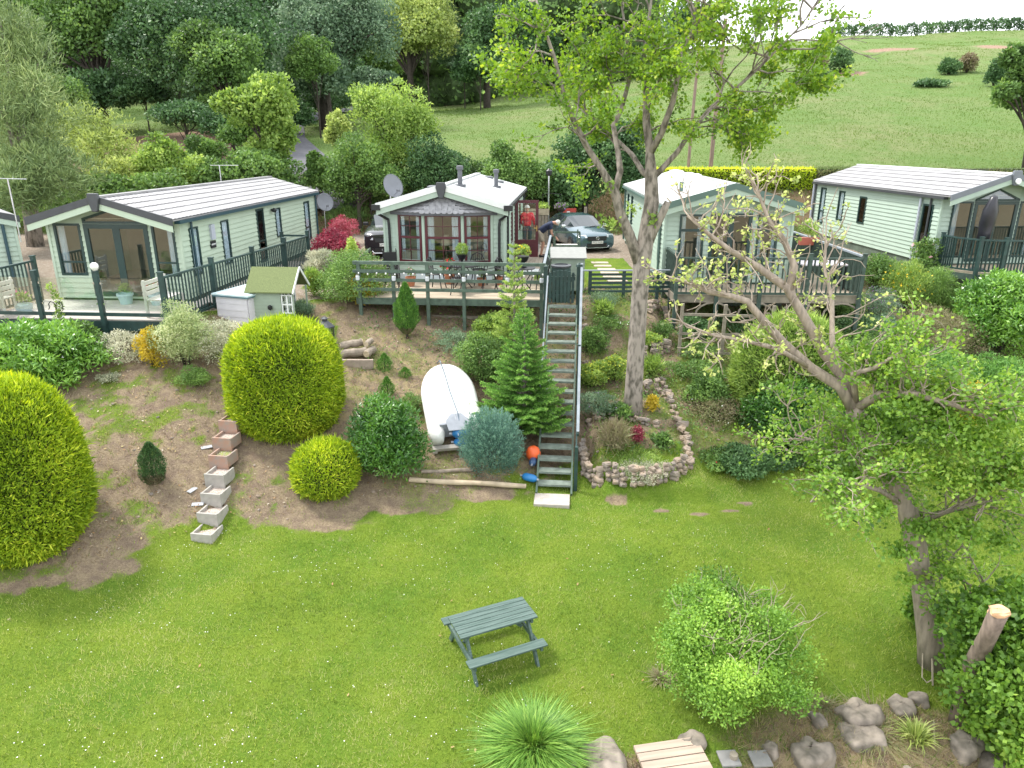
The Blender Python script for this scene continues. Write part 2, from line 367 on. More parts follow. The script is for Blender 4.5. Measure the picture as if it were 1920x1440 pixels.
# daisies
n = 620; cxs = rng.uniform(-7, 4, 70); cys = rng.uniform(6, 12.5, 70); k = rng.integers(0, 70, n)
x = np.where(rng.random(n) < .3, rng.uniform(-9, 5, n), cxs[k]+rng.normal(0, .28, n)); y = np.where(rng.random(n) < .3, rng.uniform(5.5, 13.5, n), cys[k]+rng.normal(0, .22, n))
kk = (masks(x, y)[0] > .8); x, y = x[kk], y[kk]; m_ = len(x)
r_ = rng.uniform(.005, .010, m_); c = np.stack([x, y, hgt(x, y)+.055], 1)
ang = np.arange(6)*PI/3
Vd = (c[:, None, :]+np.stack([np.cos(ang)[None]*r_[:, None], np.sin(ang)[None]*r_[:, None], .003*np.sin(ang*2)[None]+0*r_[:, None]], 2)).reshape(-1, 3)
DA = leafmat('daisy_petals', [(.8, .8, .78), (.75, .76, .74)], .2, .7, .1, True)
tag(npmesh('daisies', Vd, np.arange(6*m_).reshape(-1, 6), DA, tint=rng.random(m_)), 'tiny white daisies dotted over the lawn', kind='stuff')
# fallen leaves
n = 12000; x, y = scatter(n, -12, 12, 6, 20); t_ = y-toe(x); k = (rng.random(n) < np.where(t_ > .3, .8, .012)); x, y = x[k], y[k]; n = len(x)
a = rng.uniform(0, 2*PI, n); s1 = rng.uniform(.012, .035, n); dx = np.stack([np.cos(a), np.sin(a), rng.normal(0, .3, n)], 1)*s1[:, None]; dy = np.stack([-np.sin(a), np.cos(a), rng.normal(0, .3, n)], 1)*(s1*.55)[:, None]
c = np.stack([x, y, hgt(x, y)+.03], 1)
FL = leafmat('fallen_leaf', [(.55, .5, .42), (.42, .30, .16), (.30, .17, .08), (.5, .45, .2)], .2, .7, .2)
tag(npmesh('fallen_leaves', np.stack([c-dx, c+dy, c+dx, c-dy], 1).reshape(-1, 3), np.arange(4*n).reshape(-1, 4), FL, tint=rng.random(n)), 'dry fallen leaves and wood chips scattered on the bank', kind='stuff')
# field grass
n = 230000; u = rng.uniform(-.75, .78, n); y = 38+100*rng.random(n)**1.5; x = u*y
k = (masks(x, y)[5] < .5) & (y > 40+2*rng.random(n)); x, y = x[k], y[k]
FG = leafmat('field_blades', [(.10, .165, .04), (.14, .215, .055), (.20, .26, .09), (.30, .32, .17)], .4, .8, .1)
tn = np.clip(.35+.22*wob(x, y, .12, 2)+.15*wob(x, y, .5, 1)+rng.normal(0, .07, len(x)), 0, 1)
hh = rng.uniform(.04, .13, len(x))*(1+.7*np.clip(wob(x, y, .3, 8), 0, 1))
blades('field_grass', np.stack([x, y, hgt(x, y)-.02], 1), hh, rng.uniform(.04, .1, len(x))*(y/70), .7, FG, tn, 'rough pale grass of the hillside field')
# lane climbing between the trees
lane = [(-8.9, 36.5), (-9.9, 40), (-11.7, 45), (-14.6, 52), (-17.8, 60), (-20.5, 70), (-20.5, 82), (-17, 95)]
pv = []; 
for i, (a, b) in enumerate(lane):
    a2 = lane[min(i+1, 7)]; a1 = lane[max(i-1, 0)]; d = Vector((a2[0]-a1[0], a2[1]-a1[1], 0)).normalized(); n_ = Vector((d.y, -d.x, 0))
    for s in np.linspace(-1.5, 1.5, 7):
        p = Vector((a, b, 0))+n_*s; pv.append((p.x, p.y, 0))
# subdivide rows for a close fit to the terrain
rows = np.array(pv).reshape(8, 7, 3); tt = np.linspace(0, 7, 90); rr = np.stack([[np.interp(tt, range(8), rows[:, j, k]) for k in range(2)] for j in range(7)], 0)
PX = rr[:, 0, :].T; PY = rr[:, 1, :].T; PZ = hgt(PX, PY).max(axis=1, keepdims=True)+.06+0*PX
ix = (np.arange(89)[:, None]*7+np.arange(6)[None]).ravel()
ro = npmesh('lane', np.stack([PX, PY, PZ], 2).reshape(-1, 3), np.stack([ix, ix+1, ix+8, ix+7], 1), mat('asphalt', (.10, .10, .112), .9, .2, 3, .01, 60), smooth=True)
tag(ro, 'narrow asphalt lane climbing between the trees', kind='structure')
# water beyond the shore wall, below and behind the camera
# ================= holiday cabins
def vnorm(a, b):
    d = (Vector(b)-Vector(a)).normalized(); return d, Vector((d.y, -d.x, 0))
def clad(mb, a, b, z0, z1, ops=(), lim=None, bh=.14, pr=.028):
    """boards on the wall a->b (outside on the right of a->b); openings (s0,s1,z0,z1); lim(z)->(s0,s1)"""
    a = Vector((*a[:2], 0)); b = Vector((*b[:2], 0)); d, n = vnorm(a, b); L = (b-a).length
    lim = lim or (lambda z: (0, L))
    cuts = sorted(set([round(z0+i*bh, 4) for i in range(int((z1-z0)/bh)+1)]+[z1]+[o[2] for o in ops]+[o[3] for o in ops]))
    cuts = [c for c in cuts if z0 <= c <= z1]
    for za, zb in zip(cuts, cuts[1:]):
        if zb-za < .004: continue
        i = math.floor((za-z0+1e-4)/bh); f0 = (za-z0)/bh-i; f1 = (zb-z0)/bh-i
        pa = pr*(1-f0)-.006; pb = pr*(1-f1)-.006
        zm = (za+zb)/2; segs = [(0, L)]
        for o in ops:
            if o[2] < zm < o[3]:
                segs = [q for s0, s1 in segs for q in ((s0, min(s1, o[0])), (max(s0, o[1]), s1)) if q[1]-q[0] > .005]
        la, lb = lim(za), lim(zb)
        for s0, s1 in segs:
            A0, A1, B0, B1 = max(s0, la[0]), min(s1, la[1]), max(s0, lb[0]), min(s1, lb[1])
            if A1-A0 < .01: continue
            if B1 < B0: B0 = B1 = (max(B0, s0)+min(B1, s1))/2
            P = lambda s, z, q: a+d*s+n*q+Vector((0, 0, z))
            mb.add([P(A0, za, -.04), P(A1, za, -.04), P(A1, za, pa), P(A0, za, pa), P(B0, zb, -.04), P(B1, zb, -.04), P(B1, zb, pb), P(B0, zb, pb)],
                   [(0, 3, 2, 1), (4, 5, 6, 7), (3, 7, 6, 2), (0, 1, 5, 4), (0, 4, 7, 3), (1, 2, 6, 5)])
M_green = mat('pale_green_cladding', (.37, .465, .39), .55, .04, 2)
M_sage = mat('cream_green_cladding', (.425, .52, .405), .55, .04, 2)
M_white = mat('white_plastic', (.74, .76, .75), .4, .03, 3)
M_dkgreen = mat('dark_green_frame', (.018, .045, .042), .35, .15, 4)
M_post = mat('dark_green_painted_wood', (.022, .052, .048), .5, .3, 6, .003, 20)
M_maroon = mat('maroon_frame', (.085, .014, .022), .35, .15, 4)
M_char = mat('charcoal_plastic', (.05, .055, .062), .4, .15, 5)
M_black = mat('black_plastic', (.012, .013, .015), .4, .2, 5)
M_roof = mat('grey_steel_tile', (.30, .295, .30), .5, .16, 1.5, .002, 30)
M_roofw = mat('white_coated_roof', (.47, .485, .48), .5, .06, 1.2, .002, 8)
M_glass = glassmat(refl=1.0); M_glass2 = glassmat('net_window_glass', refl=.3)
M_curt = mat('white_curtain', (.72, .75, .80), .9, .05, 6)
M_net = mat('net_curtain', (.74, .77, .86), .9, .12, 14)
M_cream = mat('cream_interior', (.42, .36, .27), .9, .1, 2)
M_sofa = mat('cream_sofa', (.60, .54, .42), .9, .06, 4)
M_brick = mat('brown_interior', (.26, .17, .12), .9, .2, 6)
M_grey = mat('pale_grey_plastic', (.42, .45, .52), .4, .08, 4)
M_skirt = mat('skirting_panel', (.10, .13, .10), .8, .3, 3)
def window(par, a, b, s0, s1, z0, z1, fm, curtain=None, bars=(), vbars=(), fw=.06, name='window', top=None, label=None):
    """frame with a pane behind it; bars = heights, vbars = offsets; top=(z at middle) for a peaked head"""
    a = Vector((*a[:2], 0)); b = Vector((*b[:2], 0)); d, n = vnorm(a, b)
    P = lambda s, z, q: a+d*s+n*q+Vector((0, 0, z)); mb = MB()
    def bx(sa, sb, za, zb, qa, qb):
        mb.add([P(sa, za, qa), P(sb, za, qa), P(sb, za, qb), P(sa, za, qb), P(sa, zb, qa), P(sb, zb, qa), P(sb, zb, qb), P(sa, zb, qb)],
               [(0, 3, 2, 1), (4, 5, 6, 7), (3, 7, 6, 2), (0, 1, 5, 4), (0, 4, 7, 3), (1, 2, 6, 5)])
    ft = fw if top is None else .02
    bx(s0, s1, z0, z0+fw, -.03, .034); bx(s0, s0+fw, z0+fw, z1-ft, -.03, .034); bx(s1-fw, s1, z0+fw, z1-ft, -.03, .034)
    sm = (s0+s1)/2
    if top is None: bx(s0, s1, z1-fw, z1, -.03, .034)
    else:
        for sa, sb, za, zb in ((s0, sm, z1, top), (sm, s1, top, z1)):
            mb.add([P(sa, za-fw, -.03), P(sb, zb-fw, -.03), P(sb, zb-fw, .034), P(sa, za-fw, .034), P(sa, za, -.03), P(sb, zb, -.03), P(sb, zb, .034), P(sa, za, .045)],
                   [(0, 3, 2, 1), (4, 5, 6, 7), (3, 7, 6, 2), (0, 1, 5, 4), (0, 4, 7, 3), (1, 2, 6, 5)])
    for zb_ in bars:
        th = zb_[1] if isinstance(zb_, tuple) else .045; zc = zb_[0] if isinstance(zb_, tuple) else zb_
        bx(s0+fw, s1-fw, zc-th/2, zc+th/2, -.02, .018)
    for v in vbars:
        th = v[1] if isinstance(v, tuple) else .05; vc = v[0] if isinstance(v, tuple) else v
        bx(s0+vc-th/2, s0+vc+th/2, z0+fw, (z1 if top is None else (z1+(top-z1)*.8))-fw, -.018, .016)
    w_ = mb.build(name, fm, par)
    if label: w_['label'] = label
    g = MB()
    if top is None: g.poly([P(s0+fw, z0+fw, .0), P(s1-fw, z0+fw, .0), P(s1-fw, z1-fw, .0), P(s0+fw, z1-fw, .0)], n*.006)
    else: g.poly([P(s0+fw, z0+fw, .0), P(s1-fw, z0+fw, .0), P(s1-fw, z1-fw, .0), P(sm, top-fw, 0), P(s0+fw, z1-fw, .0)], n*.006)
    g.build('pane', M_glass2 if curtain and curtain[0] == 'full' else M_glass, w_)
    if curtain:
        kind, cm = curtain; c = MB(); W_ = s1-s0
        spans = {'both': [(0, .24), (.76, 1)], 'full': [(0, 1)], 'left': [(0, .35)], 'right': [(.65, 1)], 'halfr': [(.5, 1)]}[kind]
        for u0, u1 in spans:
            k = max(6, int((u1-u0)*W_/.025)); pts = []
            for i in range(k+1):
                s = s0+.02+(W_-.04)*(u0+(u1-u0)*i/k); q = -.03-.016*math.sin(i*1.35)-.008*math.sin(i*.6)
                pts.append((s, q))
            for (sa, qa), (sb, qb) in zip(pts, pts[1:]):
                c.add([P(sa, z0+.02, qa), P(sb, z0+.02, qb), P(sb, z1-.02, qb), P(sa, z1-.02, qa)], [(0, 1, 2, 3)])
        c.build('curtain', cm, w_, smooth=True)
    return w_
def tiles(mb, x0, z0, x1, z1, y0, y1, wave=.2, amp=.02, row=.36, st=.018, n=None):
    """one roof slope from eave (x0,z0) to ridge (x1,z1)"""
    L = math.hypot(x1-x0, z1-z0); nr = max(1, round(L/row)); ny_ = int((y1-y0)/(wave/6)) if amp else 2
    ys = np.linspace(y0, y1, ny_+1); nxx, nzz = -(z1-z0)/L, abs(x1-x0)/L
    for r_ in range(nr):
        rows = []
        for f, h in ((0, st), (1, 0)):
            u = (r_+f)/nr; o = len(mb.v)
            for yy in ys:
                hh = h+.004*r_*0+amp*(.5+.5*math.cos(2*PI*yy/wave)) ** .6 if amp else h
                mb.v.append((x0+(x1-x0)*u+(1 if x1 > x0 else -1)*0+(-(z1-z0)/L if x1 > x0 else (z1-z0)/L)*hh, yy, z0+(z1-z0)*u+nzz*hh))
            rows.append(o)
        a, b = rows
        for i in range(ny_):
            q = (a+i, a+i+1, b+i+1, b+i); mb.f.append(q[::-1] if x1 > x0 else q)
def cabin(loc, yaw, W, L, zb, He, rise, label, wallm, roofm, trim, wl, wr, wf, tiled=True, ovf=.45, ovs=.14, fasm=None, capm=None, gut=None, floorz=.28, bay=None, front_lim=None, endcap=True, skirt=True):
    """local frame: x across, y back, z up from the cabin's bottom edge"""
    t = T('holiday_cabin', label, 'holiday cabin', (loc[0], loc[1], zb), yaw, 'pale green holiday cabins in a row')
    h = W/2; mb = MB()
    gl = lambda s_: (lambda z: (0, W) if z <= He else (W/2*(z-He)/rise, W-W/2*(z-He)/rise))
    ops = lambda ws: [(q[0], q[1], q[2], q[3] if len(q) < 6 or q[5] is None else q[5]) for q in ws]
    if bay is None: clad(mb, (-h, 0), (h, 0), 0, He+rise-.03, ops(wf), gl(0))
    else:
        clad(mb, (-h, 0), (-bay, 0), 0, He); clad(mb, (bay, 0), (h, 0), 0, He)
        clad(mb, (-h, 0), (h, 0), He, He+rise-.03, (), gl(0))
    clad(mb, (h, 0), (h, L), 0, He, ops(wr)); clad(mb, (-h, L), (-h, 0), 0, He, ops(wl)); clad(mb, (h, L), (-h, L), 0, He+rise-.03, (), gl(0))
    for x_, y_ in ((-h, 0), (h, 0), (-h, L), (h, L)): mb.bb((x_-.035, y_-.035, 0), (x_+.035, y_+.035, He))
    mb.build('wall', wallm, t)
    fl = MB(); fl.bb((-h+.05, .05, .12), (h-.05, L-.05, .2)); fl.bb((-h+.05, 3.4, .2), (h-.05, 3.48, He)); fl.bb((-h+.05, .06, He-.03), (h-.05, L-.06, He+.0)); fl.build('interior', M_cream, t)
    # roof
    rb = MB(); e0 = He+.02; hx = h+ovs; ez = e0-ovs*rise/h
    y0, y1 = -ovf, L+.08
    for s in (-1, 1): rb.poly([(s*hx, y0, ez), (s*hx, y1, ez), (0, y1, e0+rise), (0, y0, e0+rise)], (0, 0, .03))
    if tiled:
        for s in (-1, 1): tiles(rb, s*hx, ez+.034, 0, e0+rise+.034, y0+.02, y1)
    else:
        for s in (-1, 1): rb.poly([(s*(hx+.01), y0, ez+.034), (s*(hx+.01), y1, ez+.034), (0, y1, e0+rise+.034), (0, y0, e0+rise+.034)], (0, 0, .02))
        for k in range(1, int(L/1.2)):
            for s in (-1, 1): rb.bar((s*hx, k*1.2, ez+.056), (0, k*1.2, e0+rise+.056), .05, .008)
    rf = rb.build('roof', roofm, t)
    rc = MB(); rc.bar((0, y0, e0+rise+.06), (0, y1, e0+rise+.06), .2, .05); rc.build('ridge_cap', capm or roofm, rf)
    # fascia at the front gable
    fb = MB(); fa = fasm or trim
    for s in (-1, 1): fb.add([(s*(hx+.02), y0-.05, ez-.11), (s*(hx+.02), y0-.05, ez+.08), (0, y0-.05, e0+rise+.1), (0, y0-.05, e0+rise-.07), (s*(hx+.02), y0-.002, ez-.11), (s*(hx+.02), y0-.002, ez+.08), (0, y0-.002, e0+rise+.1), (0, y0-.002, e0+rise-.07)],
                      [(0, 1, 2, 3), (7, 6, 5, 4), (1, 5, 6, 2), (0, 3, 7, 4), (0, 4, 5, 1)])
    fb.build('fascia', fa, t)
    sf = MB()
    for s in (-1, 1): sf.add([(s*hx, y0-.03, ez-.27), (s*hx, y0-.03, ez-.11), (0, y0-.03, e0+rise-.07), (0, y0-.03, e0+rise-.23), (s*hx, y0, ez-.27), (s*hx, y0, ez-.11), (0, y0, e0+rise-.07), (0, y0, e0+rise-.23)],
                      [(0, 1, 2, 3), (7, 6, 5, 4), (1, 5, 6, 2), (0, 3, 7, 4), (0, 4, 5, 1)])
    sf.build('bargeboard', wallm, t)
    if endcap:
        cp = MB(); cp.poly([(-.13, y0-.11, e0+rise+.16), (-.16, y0-.11, e0+rise+.02), (-.07, y0-.11, e0+rise-.3), (.07, y0-.11, e0+rise-.3), (.16, y0-.11, e0+rise+.02), (.13, y0-.11, e0+rise+.16)], (0, .1, 0)); cp.build('apex_cap', trim, t, bev=.02)
    gm = gut or trim
    for s in (-1, 1):
        g = MB(); g.bb((s*(h+.03), y0+.3, ez-.09), (s*(hx+.05), L+.05, ez-.01)); g.build('gutter', gm, t)
        for yy in (.55, L-.1): MB().tube([(s*(h+.06), yy, ez-.08), (s*(h+.06), yy, .02)], .035, 6).build('downpipe', gm, t)
    if skirt:
        k = MB(); gzz = -.75
        k.bb((-h+.03, .04, gzz), (h-.03, .07, -.01)); k.bb((-h+.03, .07, gzz), (-h+.06, L, -.01)); k.bb((h-.06, .07, gzz), (h-.03, L, -.01)); k.build('skirt', M_skirt, t)
    for ws, a, b in ((wl, (-h, L), (-h, 0)), (wr, (h, 0), (h, L)), (wf, (-h, 0), (h, 0))):
        for q in ws:
            o = dict(q[4]) if len(q) > 4 and q[4] else {}
            if len(q) > 5 and q[5]: o['top'] = q[5]
            if 'top' in o:
                d_, n_ = vnorm((*a, 0), (*b, 0)); P = lambda s, z: Vector((*a, 0))+d_*s+n_*-.03+Vector((0, 0, z)); sm = (q[0]+q[1])/2; cf = MB()
                for s_ in (q[0], q[1]): cf.poly([P(s_, q[3]-.02), P(sm, o['top']-.02), P(sm, o['top']+.003), P(s_, o['top']+.003)], n_*.045)
                cf.build('corner_panel', wallm, t)
            window(t, a, b, q[0], q[1], q[2], q[3], o.pop('fm', M_dkgreen), **o)
    return t
NET = dict(curtain=('full', M_net), fw=.045); BOTH = dict(curtain=('both', M_curt))
Z1 = 3.15
c1 = cabin((-10.58, 19.5), R(-4), 3.62, 10.9, Z1, 2.14, .50, 'green cabin behind the glass-fronted deck, with grey tile roof and glazed gable', M_sage, M_roof, M_char,
    [(1.2, 1.8, .7, 1.8, NET), (6.2, 6.9, .7, 1.8, NET)],
    [(.45, .95, .55, 1.85, NET), (2.35, 2.85, .55, 1.85, NET), (4.95, 5.55, .2, 1.95, dict(name='side_door', bars=(.9,))), (6.55, 7.05, .85, 1.85, NET), (9.5, 10.1, .35, 1.85, dict(curtain=('full', M_net), bars=(.85,)))],
    [(.16, .90, .62, 2.0, dict(bars=(.98,), curtain=('left', M_curt))), (1.0, 2.76, .06, 1.99, dict(name='french_doors', vbars=((.88, .2),), fw=.12)),
     (1.0, 2.76, 2.0, 2.14, dict(name='gable_window'), 2.40), (2.86, 3.48, .62, 2.0, dict(bars=(.98,), curtain=('right', M_curt)))], gut=mat('teal_gutter', (.02, .06, .08), .4), ovf=.55)
# house-name plate, meter cover and outside lamp on its side wall
m = MB(); m.box((1.83, 1.72, 1.25), (.05, .3, .2)); p = m.build('name_plate', M_black, c1)
text_mesh('lettering', 'SEAVIEW', .07, M_white, p, Matrix.Translation((1.86, 1.72, 1.25)) @ Euler((PI/2, 0, PI/2)).to_matrix().to_4x4())
m = MB(); m.box((1.85, 1.74, 1.6), (.07, .22, .42)); m.build('meter_cover', M_grey, c1)
m = MB(); m.lathe((1.93, 6.25, 1.82), [(.02, -.08), (.07, -.06), (.09, .02), (.03, .07)], 10); m.bb((1.82, 6.2, 1.8), (1.92, 6.3, 1.86)); m.build('wall_lamp', M_black, c1)
# --- cabin with the bay window
M_bw = mat('pale_blue_plinth', (.60, .68, .72), .5, .04, 3)
c2 = cabin((-2.08, 22.55), R(-4.5), 3.72, 8.6, Z1, 2.24, .50, 'smaller green cabin with slate-topped bay of maroon windows and white roof', M_green, M_roofw, M_char,
    [(1.5, 2.2, .8, 1.8, dict(fm=M_maroon, **NET)), (5.2, 6, .8, 1.8, dict(fm=M_maroon, **NET))],
    [(.75, 1.25, .7, 1.9, dict(fm=M_maroon, **BOTH)), (2.35, 2.85, .8, 1.8, dict(fm=M_maroon, **NET)), (3.95, 4.75, .06, 1.98, dict(fm=M_maroon, name='doorway')), (6.2, 6.8, .8, 1.8, dict(fm=M_maroon, **NET))],
    [], tiled=False, ovf=.32, bay=1.47, fasm=M_white, gut=M_black)
# bay: three facets standing proud of the front wall
bx_ = [(-1.47, 0), (-.60, -.24), (.60, -.24), (1.47, 0)]; bm = MB(); pl = MB()
for i in range(3):
    a, b = bx_[i], bx_[i+1]; L_ = math.dist(a, b)
    clad(bm, a, b, 1.98, 2.06); clad(bm, a, b, .28, .6, ()); 
    clad(pl, a, b, -.02, .50, (), None, .26, .01)
    window(c2, a, b, .055, L_-.055, .52, 1.98, M_maroon, ('both', M_curt), bars=((1.28, .07), (1.62, .018), (.9, .018)), vbars=((L_/2-.055, .018),), fw=.07)
for q in bx_: bm.tube([(*q, .5), (*q, 2.0)], .055, 8)
bm.build('bay_frame', M_green, c2); pl.build('bay_plinth', M_bw, c2)
fl = MB(); fl.poly([(-1.4, 0, .3), (-.58, -.2, .3), (.58, -.2, .3), (1.4, 0, .3)], (0, 0, .04)); fl.build('bay_floor', M_cream, c2)
M_slate = mat('scalloped_slate', (.27, .27, .285), .7, .25, 9, .01, 20); M_lead = mat('lead_edge', (.10, .105, .12), .5, .2, 5)
bt = [(-1.64, -.03), (-.68, -.40), (.68, -.40), (1.64, -.03)]; sm_ = MB(); ap = (0, -.02, 2.52); rr_ = MB()
for i in range(3):
    a = Vector((*bt[i], 2.02)); b = Vector((*bt[i+1], 2.02)); A = Vector(ap)
    sm_.poly([a, b, A], (0, 0, .03)); dd = (b-a); up = (A-(a+b)/2); nn = dd.cross(up).normalized()
    rows = 5
    for r_ in range(rows):          # scalloped slates
        u = r_/rows; p0 = a.lerp(A, u); p1 = b.lerp(A, u); k = max(1, int((p1-p0).length/.17))
        for j in range(k):
            c_ = p0.lerp(p1, (j+.5)/k)+up.normalized()*.0+nn*(.045+.004*(j % 2)); wd = dd.normalized()*(p1-p0).length/k*.5; sc_ = []
            for an in range(7): sc_.append(c_+wd*.97*math.cos(PI+an*PI/6)+up.normalized()*(.05*math.sin(PI+an*PI/6)))
            sm_.poly(sc_+[c_+wd*.97+up.normalized()*.1, c_-wd*.97+up.normalized()*.1], nn*.008)
    rr_.bar(a-Vector((0, 0, .02)), b-Vector((0, 0, .02)), .05, .09)
for q in (1, 2): rr_.bar((*bt[q], 2.05), (0, -.04, 2.56), .05, .04)
br_ = sm_.build('bay_roof', M_slate, c2); rr_.build('roof_edge', M_lead, br_)
# things in the lounge behind the bay
for x_ in (-.92, .95):
    m = MB(); m.box((x_, .35, .62), (.95, .75, .55)); m.box((x_, .62, .95), (.95, .25, .45)); m.build('armchair_back', M_sofa, c2, bev=.08)
m = MB(); m.lathe((.02, .15, 1.02), [(.19, 0), (.08, .30)], 16); m.build('lamp_shade', mat('lamp_shade', (.72, .62, .44), .8), c2)
m = MB(); m.lathe((.02, .15, .6), [(.09, 0), (.03, .05), (.02, .42)], 10); m.bb((-.22, -.1, .52), (.3, .4, .6)); m.build('lamp_stand', M_brick, c2)
# open door leaf at the side, hinged back
dm = MB(); dm.bb((0, -.02, 0), (.1, .02, 2.0)); dm.bb((.72, -.02, 0), (.82, .02, 2.0)); dm.bb((.1, -.02, 1.9), (.72, .02, 2.0)); dm.bb((.1, -.02, 0), (.72, .02, .62))
for k in range(3): dm.bb((.18, -.028, .12+k*.14), (.64, -.02, .22+k*.14))
for zz in (.95, 1.27, 1.6): dm.bb((.1, -.012, zz), (.72, .012, zz+.015))
dm.bb((.40, -.012, .62), (.415, .012, 1.9))
dl = dm.build('open_door', M_maroon, c2); dl.location = (1.90, 3.93, .1); dl.rotation_euler = (0, 0, R(4.5))
g = MB(); g.bb((.1, -.003, .62), (.72, .003, 1.9)); g.build('pane', glassmat('clear_glass', (.93, .97, .96), .6), dl)
g = MB(); g.bb((.75, -.05, .92), (.78, -.02, 1.12)); g.bb((.66, -.06, 1.02), (.78, -.045, 1.05)); g.build('handle', mat('brass', (.6, .42, .15), .3, metal=1), dl)
# flues
for (x_, y_) in ((.33, 1.3), (1.15, 4.6)):
    zt = 2.26+.5*(1-abs(x_)/1.86)
    m = MB(); m.box((x_, y_, zt+.05), (.32, .34, .1)); m.lathe((x_, y_, zt), [(.09, .05), (.075, .12), (.075, .55), (.11, .56), (.11, .66), (.06, .68)], 12); m.build('flue', M_lead, c2)
for (x_, y_) in ((-.75, 2.4), (1.0, 7.2), (.5, 8.0)):
    m = MB(); m.lathe((x_, y_, 2.26+.5*(1-abs(x_)/1.86)), [(.2, .02), (.2, .09), (.12, .12)], 14); m.build('roof_vent', M_lead, c2)
# downpipes bend in black at the front corners
for s in (-1, 1):
    m = MB(); m.tube([(s*2.0, -.28, 2.12), (s*2.0, -.28, 2.0), (s*1.72, -.06, 1.8), (s*1.70, -.06, 1.6), (s*1.70, -.06, .05)], .042, 8); m.bb((s*2.0-.13, -.4, 2.1), (s*2.0+.13, -.18, 2.26)); m.build('rainwater_pipe', M_black, c2)
# --- cabin beside the tall tree
M_g3 = mat('dull_green_trim', (.09, .15, .13), .45, .08, 3)
c3 = cabin((6.45, 21.9), R(-2), 3.75, 10.2, Z1, 2.30, .52, 'green cabin partly behind the tall tree, with white roof and dark bargeboard', M_green, M_roofw, M_g3,
    [sl_ for sl_ in ((.7, 1.2, .9, 2.0, NET), (2.0, 2.5, .9, 2.0, NET), (6.3, 6.9, .9, 1.9, NET), (9.2, 9.6, .5, 2.0, NET))],
    [(2, 3, .8, 1.8, NET)],
    [(.42, 1.16, .35, 2.02, dict(bars=((1.55, .08),), curtain=('both', M_curt))), (1.33, 2.55, .06, 2.05, dict(name='french_doors', vbars=((.61, .16),), fw=.1)), (2.72, 3.34, .35, 2.02, dict(bars=((1.55, .06),), curtain=('both', M_curt)))],
    tiled=False, ovf=.4, endcap=False, gut=M_g3)
m = MB(); m.bb((-1.75, -.04, 2.1), (1.75, -.015, 2.16)); m.build('trim_band', M_green, c3)
m = MB(); m.bb((-1.35, .9, 2.62), (-1.25, 1.05, 2.9)); m.build('flue', M_g3, c3)
for y_ in (5.2, 6.4, 8.6, 9.3):
    m = MB(); m.lathe((0, y_, 2.87), [(.2, .0), (.2, .06), (.1, .1)], 12); m.build('roof_vent', M_white, c3)
# --- cabin furthest along, with the parasol deck
c4 = cabin((16.05, 24.6), R(2.8), 3.7, 9.3, 3.3, 2.24, .62, 'green cabin with grey tile roof behind the pink roses and parasol deck', M_green, M_roof, mat('slate_grey_fascia', (.15, .165, .19), .4, .06, 3),
    [(.55, 1.05, .45, 2.0, dict(curtain=('full', M_curt), bars=(1.0,))), (2.25, 2.75, .75, 1.95, dict(curtain=('full', M_curt))), (4.0, 4.55, .8, 1.85, {}), (8.3, 8.9, .45, 1.9, {})],
    [(3, 4, .8, 1.8, NET)],
    [(.35, 1.05, .2, 2.04, dict(curtain=('left', M_curt))), (1.1, 2.6, .06, 2.04, dict(name='french_doors', vbars=((.75, .16),), fw=.11)), (1.1, 2.6, 2.05, 2.12, dict(name='gable_window'), 2.45), (2.65, 3.35, .2, 2.04, dict(curtain=('right', M_curt)))],
    gut=M_char, ovf=.6, capm=M_white)
m = MB(); m.tube([(0, -.76, 2.72), (0, -.80, 2.72)], .09, 12); m.build('badge', M_white, c4)
for y_ in (1.1, 9.35): MB().tube([(-1.93, y_, 2.1), (-1.93, y_, 0)], .045, 8).build('rainwater_pipe', M_grey, c4)
# --- cabin cut off by the edge of the picture
c5 = cabin((-16.35, 20.9), R(42), 3.7, 9, 2.95, 2.1, .5, 'green cabin beyond the path, cut off at the edge of the picture', M_green, M_roof, M_char,
    [], [(2, 2.6, .7, 1.8, NET)], [(2.3, 2.95, .6, 1.9, NET), (.4, 1.0, .6, 1.9, NET)], gut=mat('teal_gutter', (.02, .06, .08), .4), ovf=.1)
m = MB(); m.tube([(1.55, -.07, 2.0), (1.55, -.07, 0)], .045, 8); m.build('rainwater_pipe', mat('teal_gutter', (.02, .06, .08), .4), c5)
# ================= decks, fences, stairs
M_deck = mat('weathered_deck_board', (.40, .335, .25), .85, .22, 5, .004, 40, stretch=(.3, 3, 3))
M_deckx = mat('weathered_deck_board_side', (.38, .32, .25), .85, .22, 5, .004, 40, stretch=(3, .3, 3))
M_deckg = mat('pale_grey_deck', (.47, .43, .39), .8, .08, 5, .003, 30, stretch=(.3, 3, 3))
M_gw = mat('green_stained_timber', (.085, .125, .095), .8, .3, 7, .004, 30)
M_gwd = mat('dull_green_timber', (.05, .08, .065), .8, .3, 7, .004, 30)
M_oldwood = mat('grey_old_timber', (.24, .21, .165), .9, .25, 7, .006, 30)
M_rail = mat('pale_rail_top', (.22, .25, .28), .5, .15, 5)
M_clear = glassmat('balustrade_glass', (.94, .98, .96), .8)
def boards(mb, x0, x1, y0, y1, z, along='x', w_=.14, gap=.008, th=.03):
    a, b = (y0, y1) if along == 'x' else (x0, x1); k = a
    while k < b-.02:
        e = min(k+w_-gap, b); dz = random.uniform(-.002, .002)
        if along == 'x': mb.bb((x0+random.uniform(-.01, .01), k, z-th+dz), (x1+random.uniform(-.01, .01), e, z+dz))
        else: mb.bb((k, y0+random.uniform(-.01, .01), z-th+dz), (e, y1+random.uniform(-.01, .01), z+dz))
        k += w_
def loc2w(l, yaw, p): return Vector((l[0], l[1], 0))+Matrix.Rotation(yaw, 3, 'Z') @ Vector((*p[:2], 0))
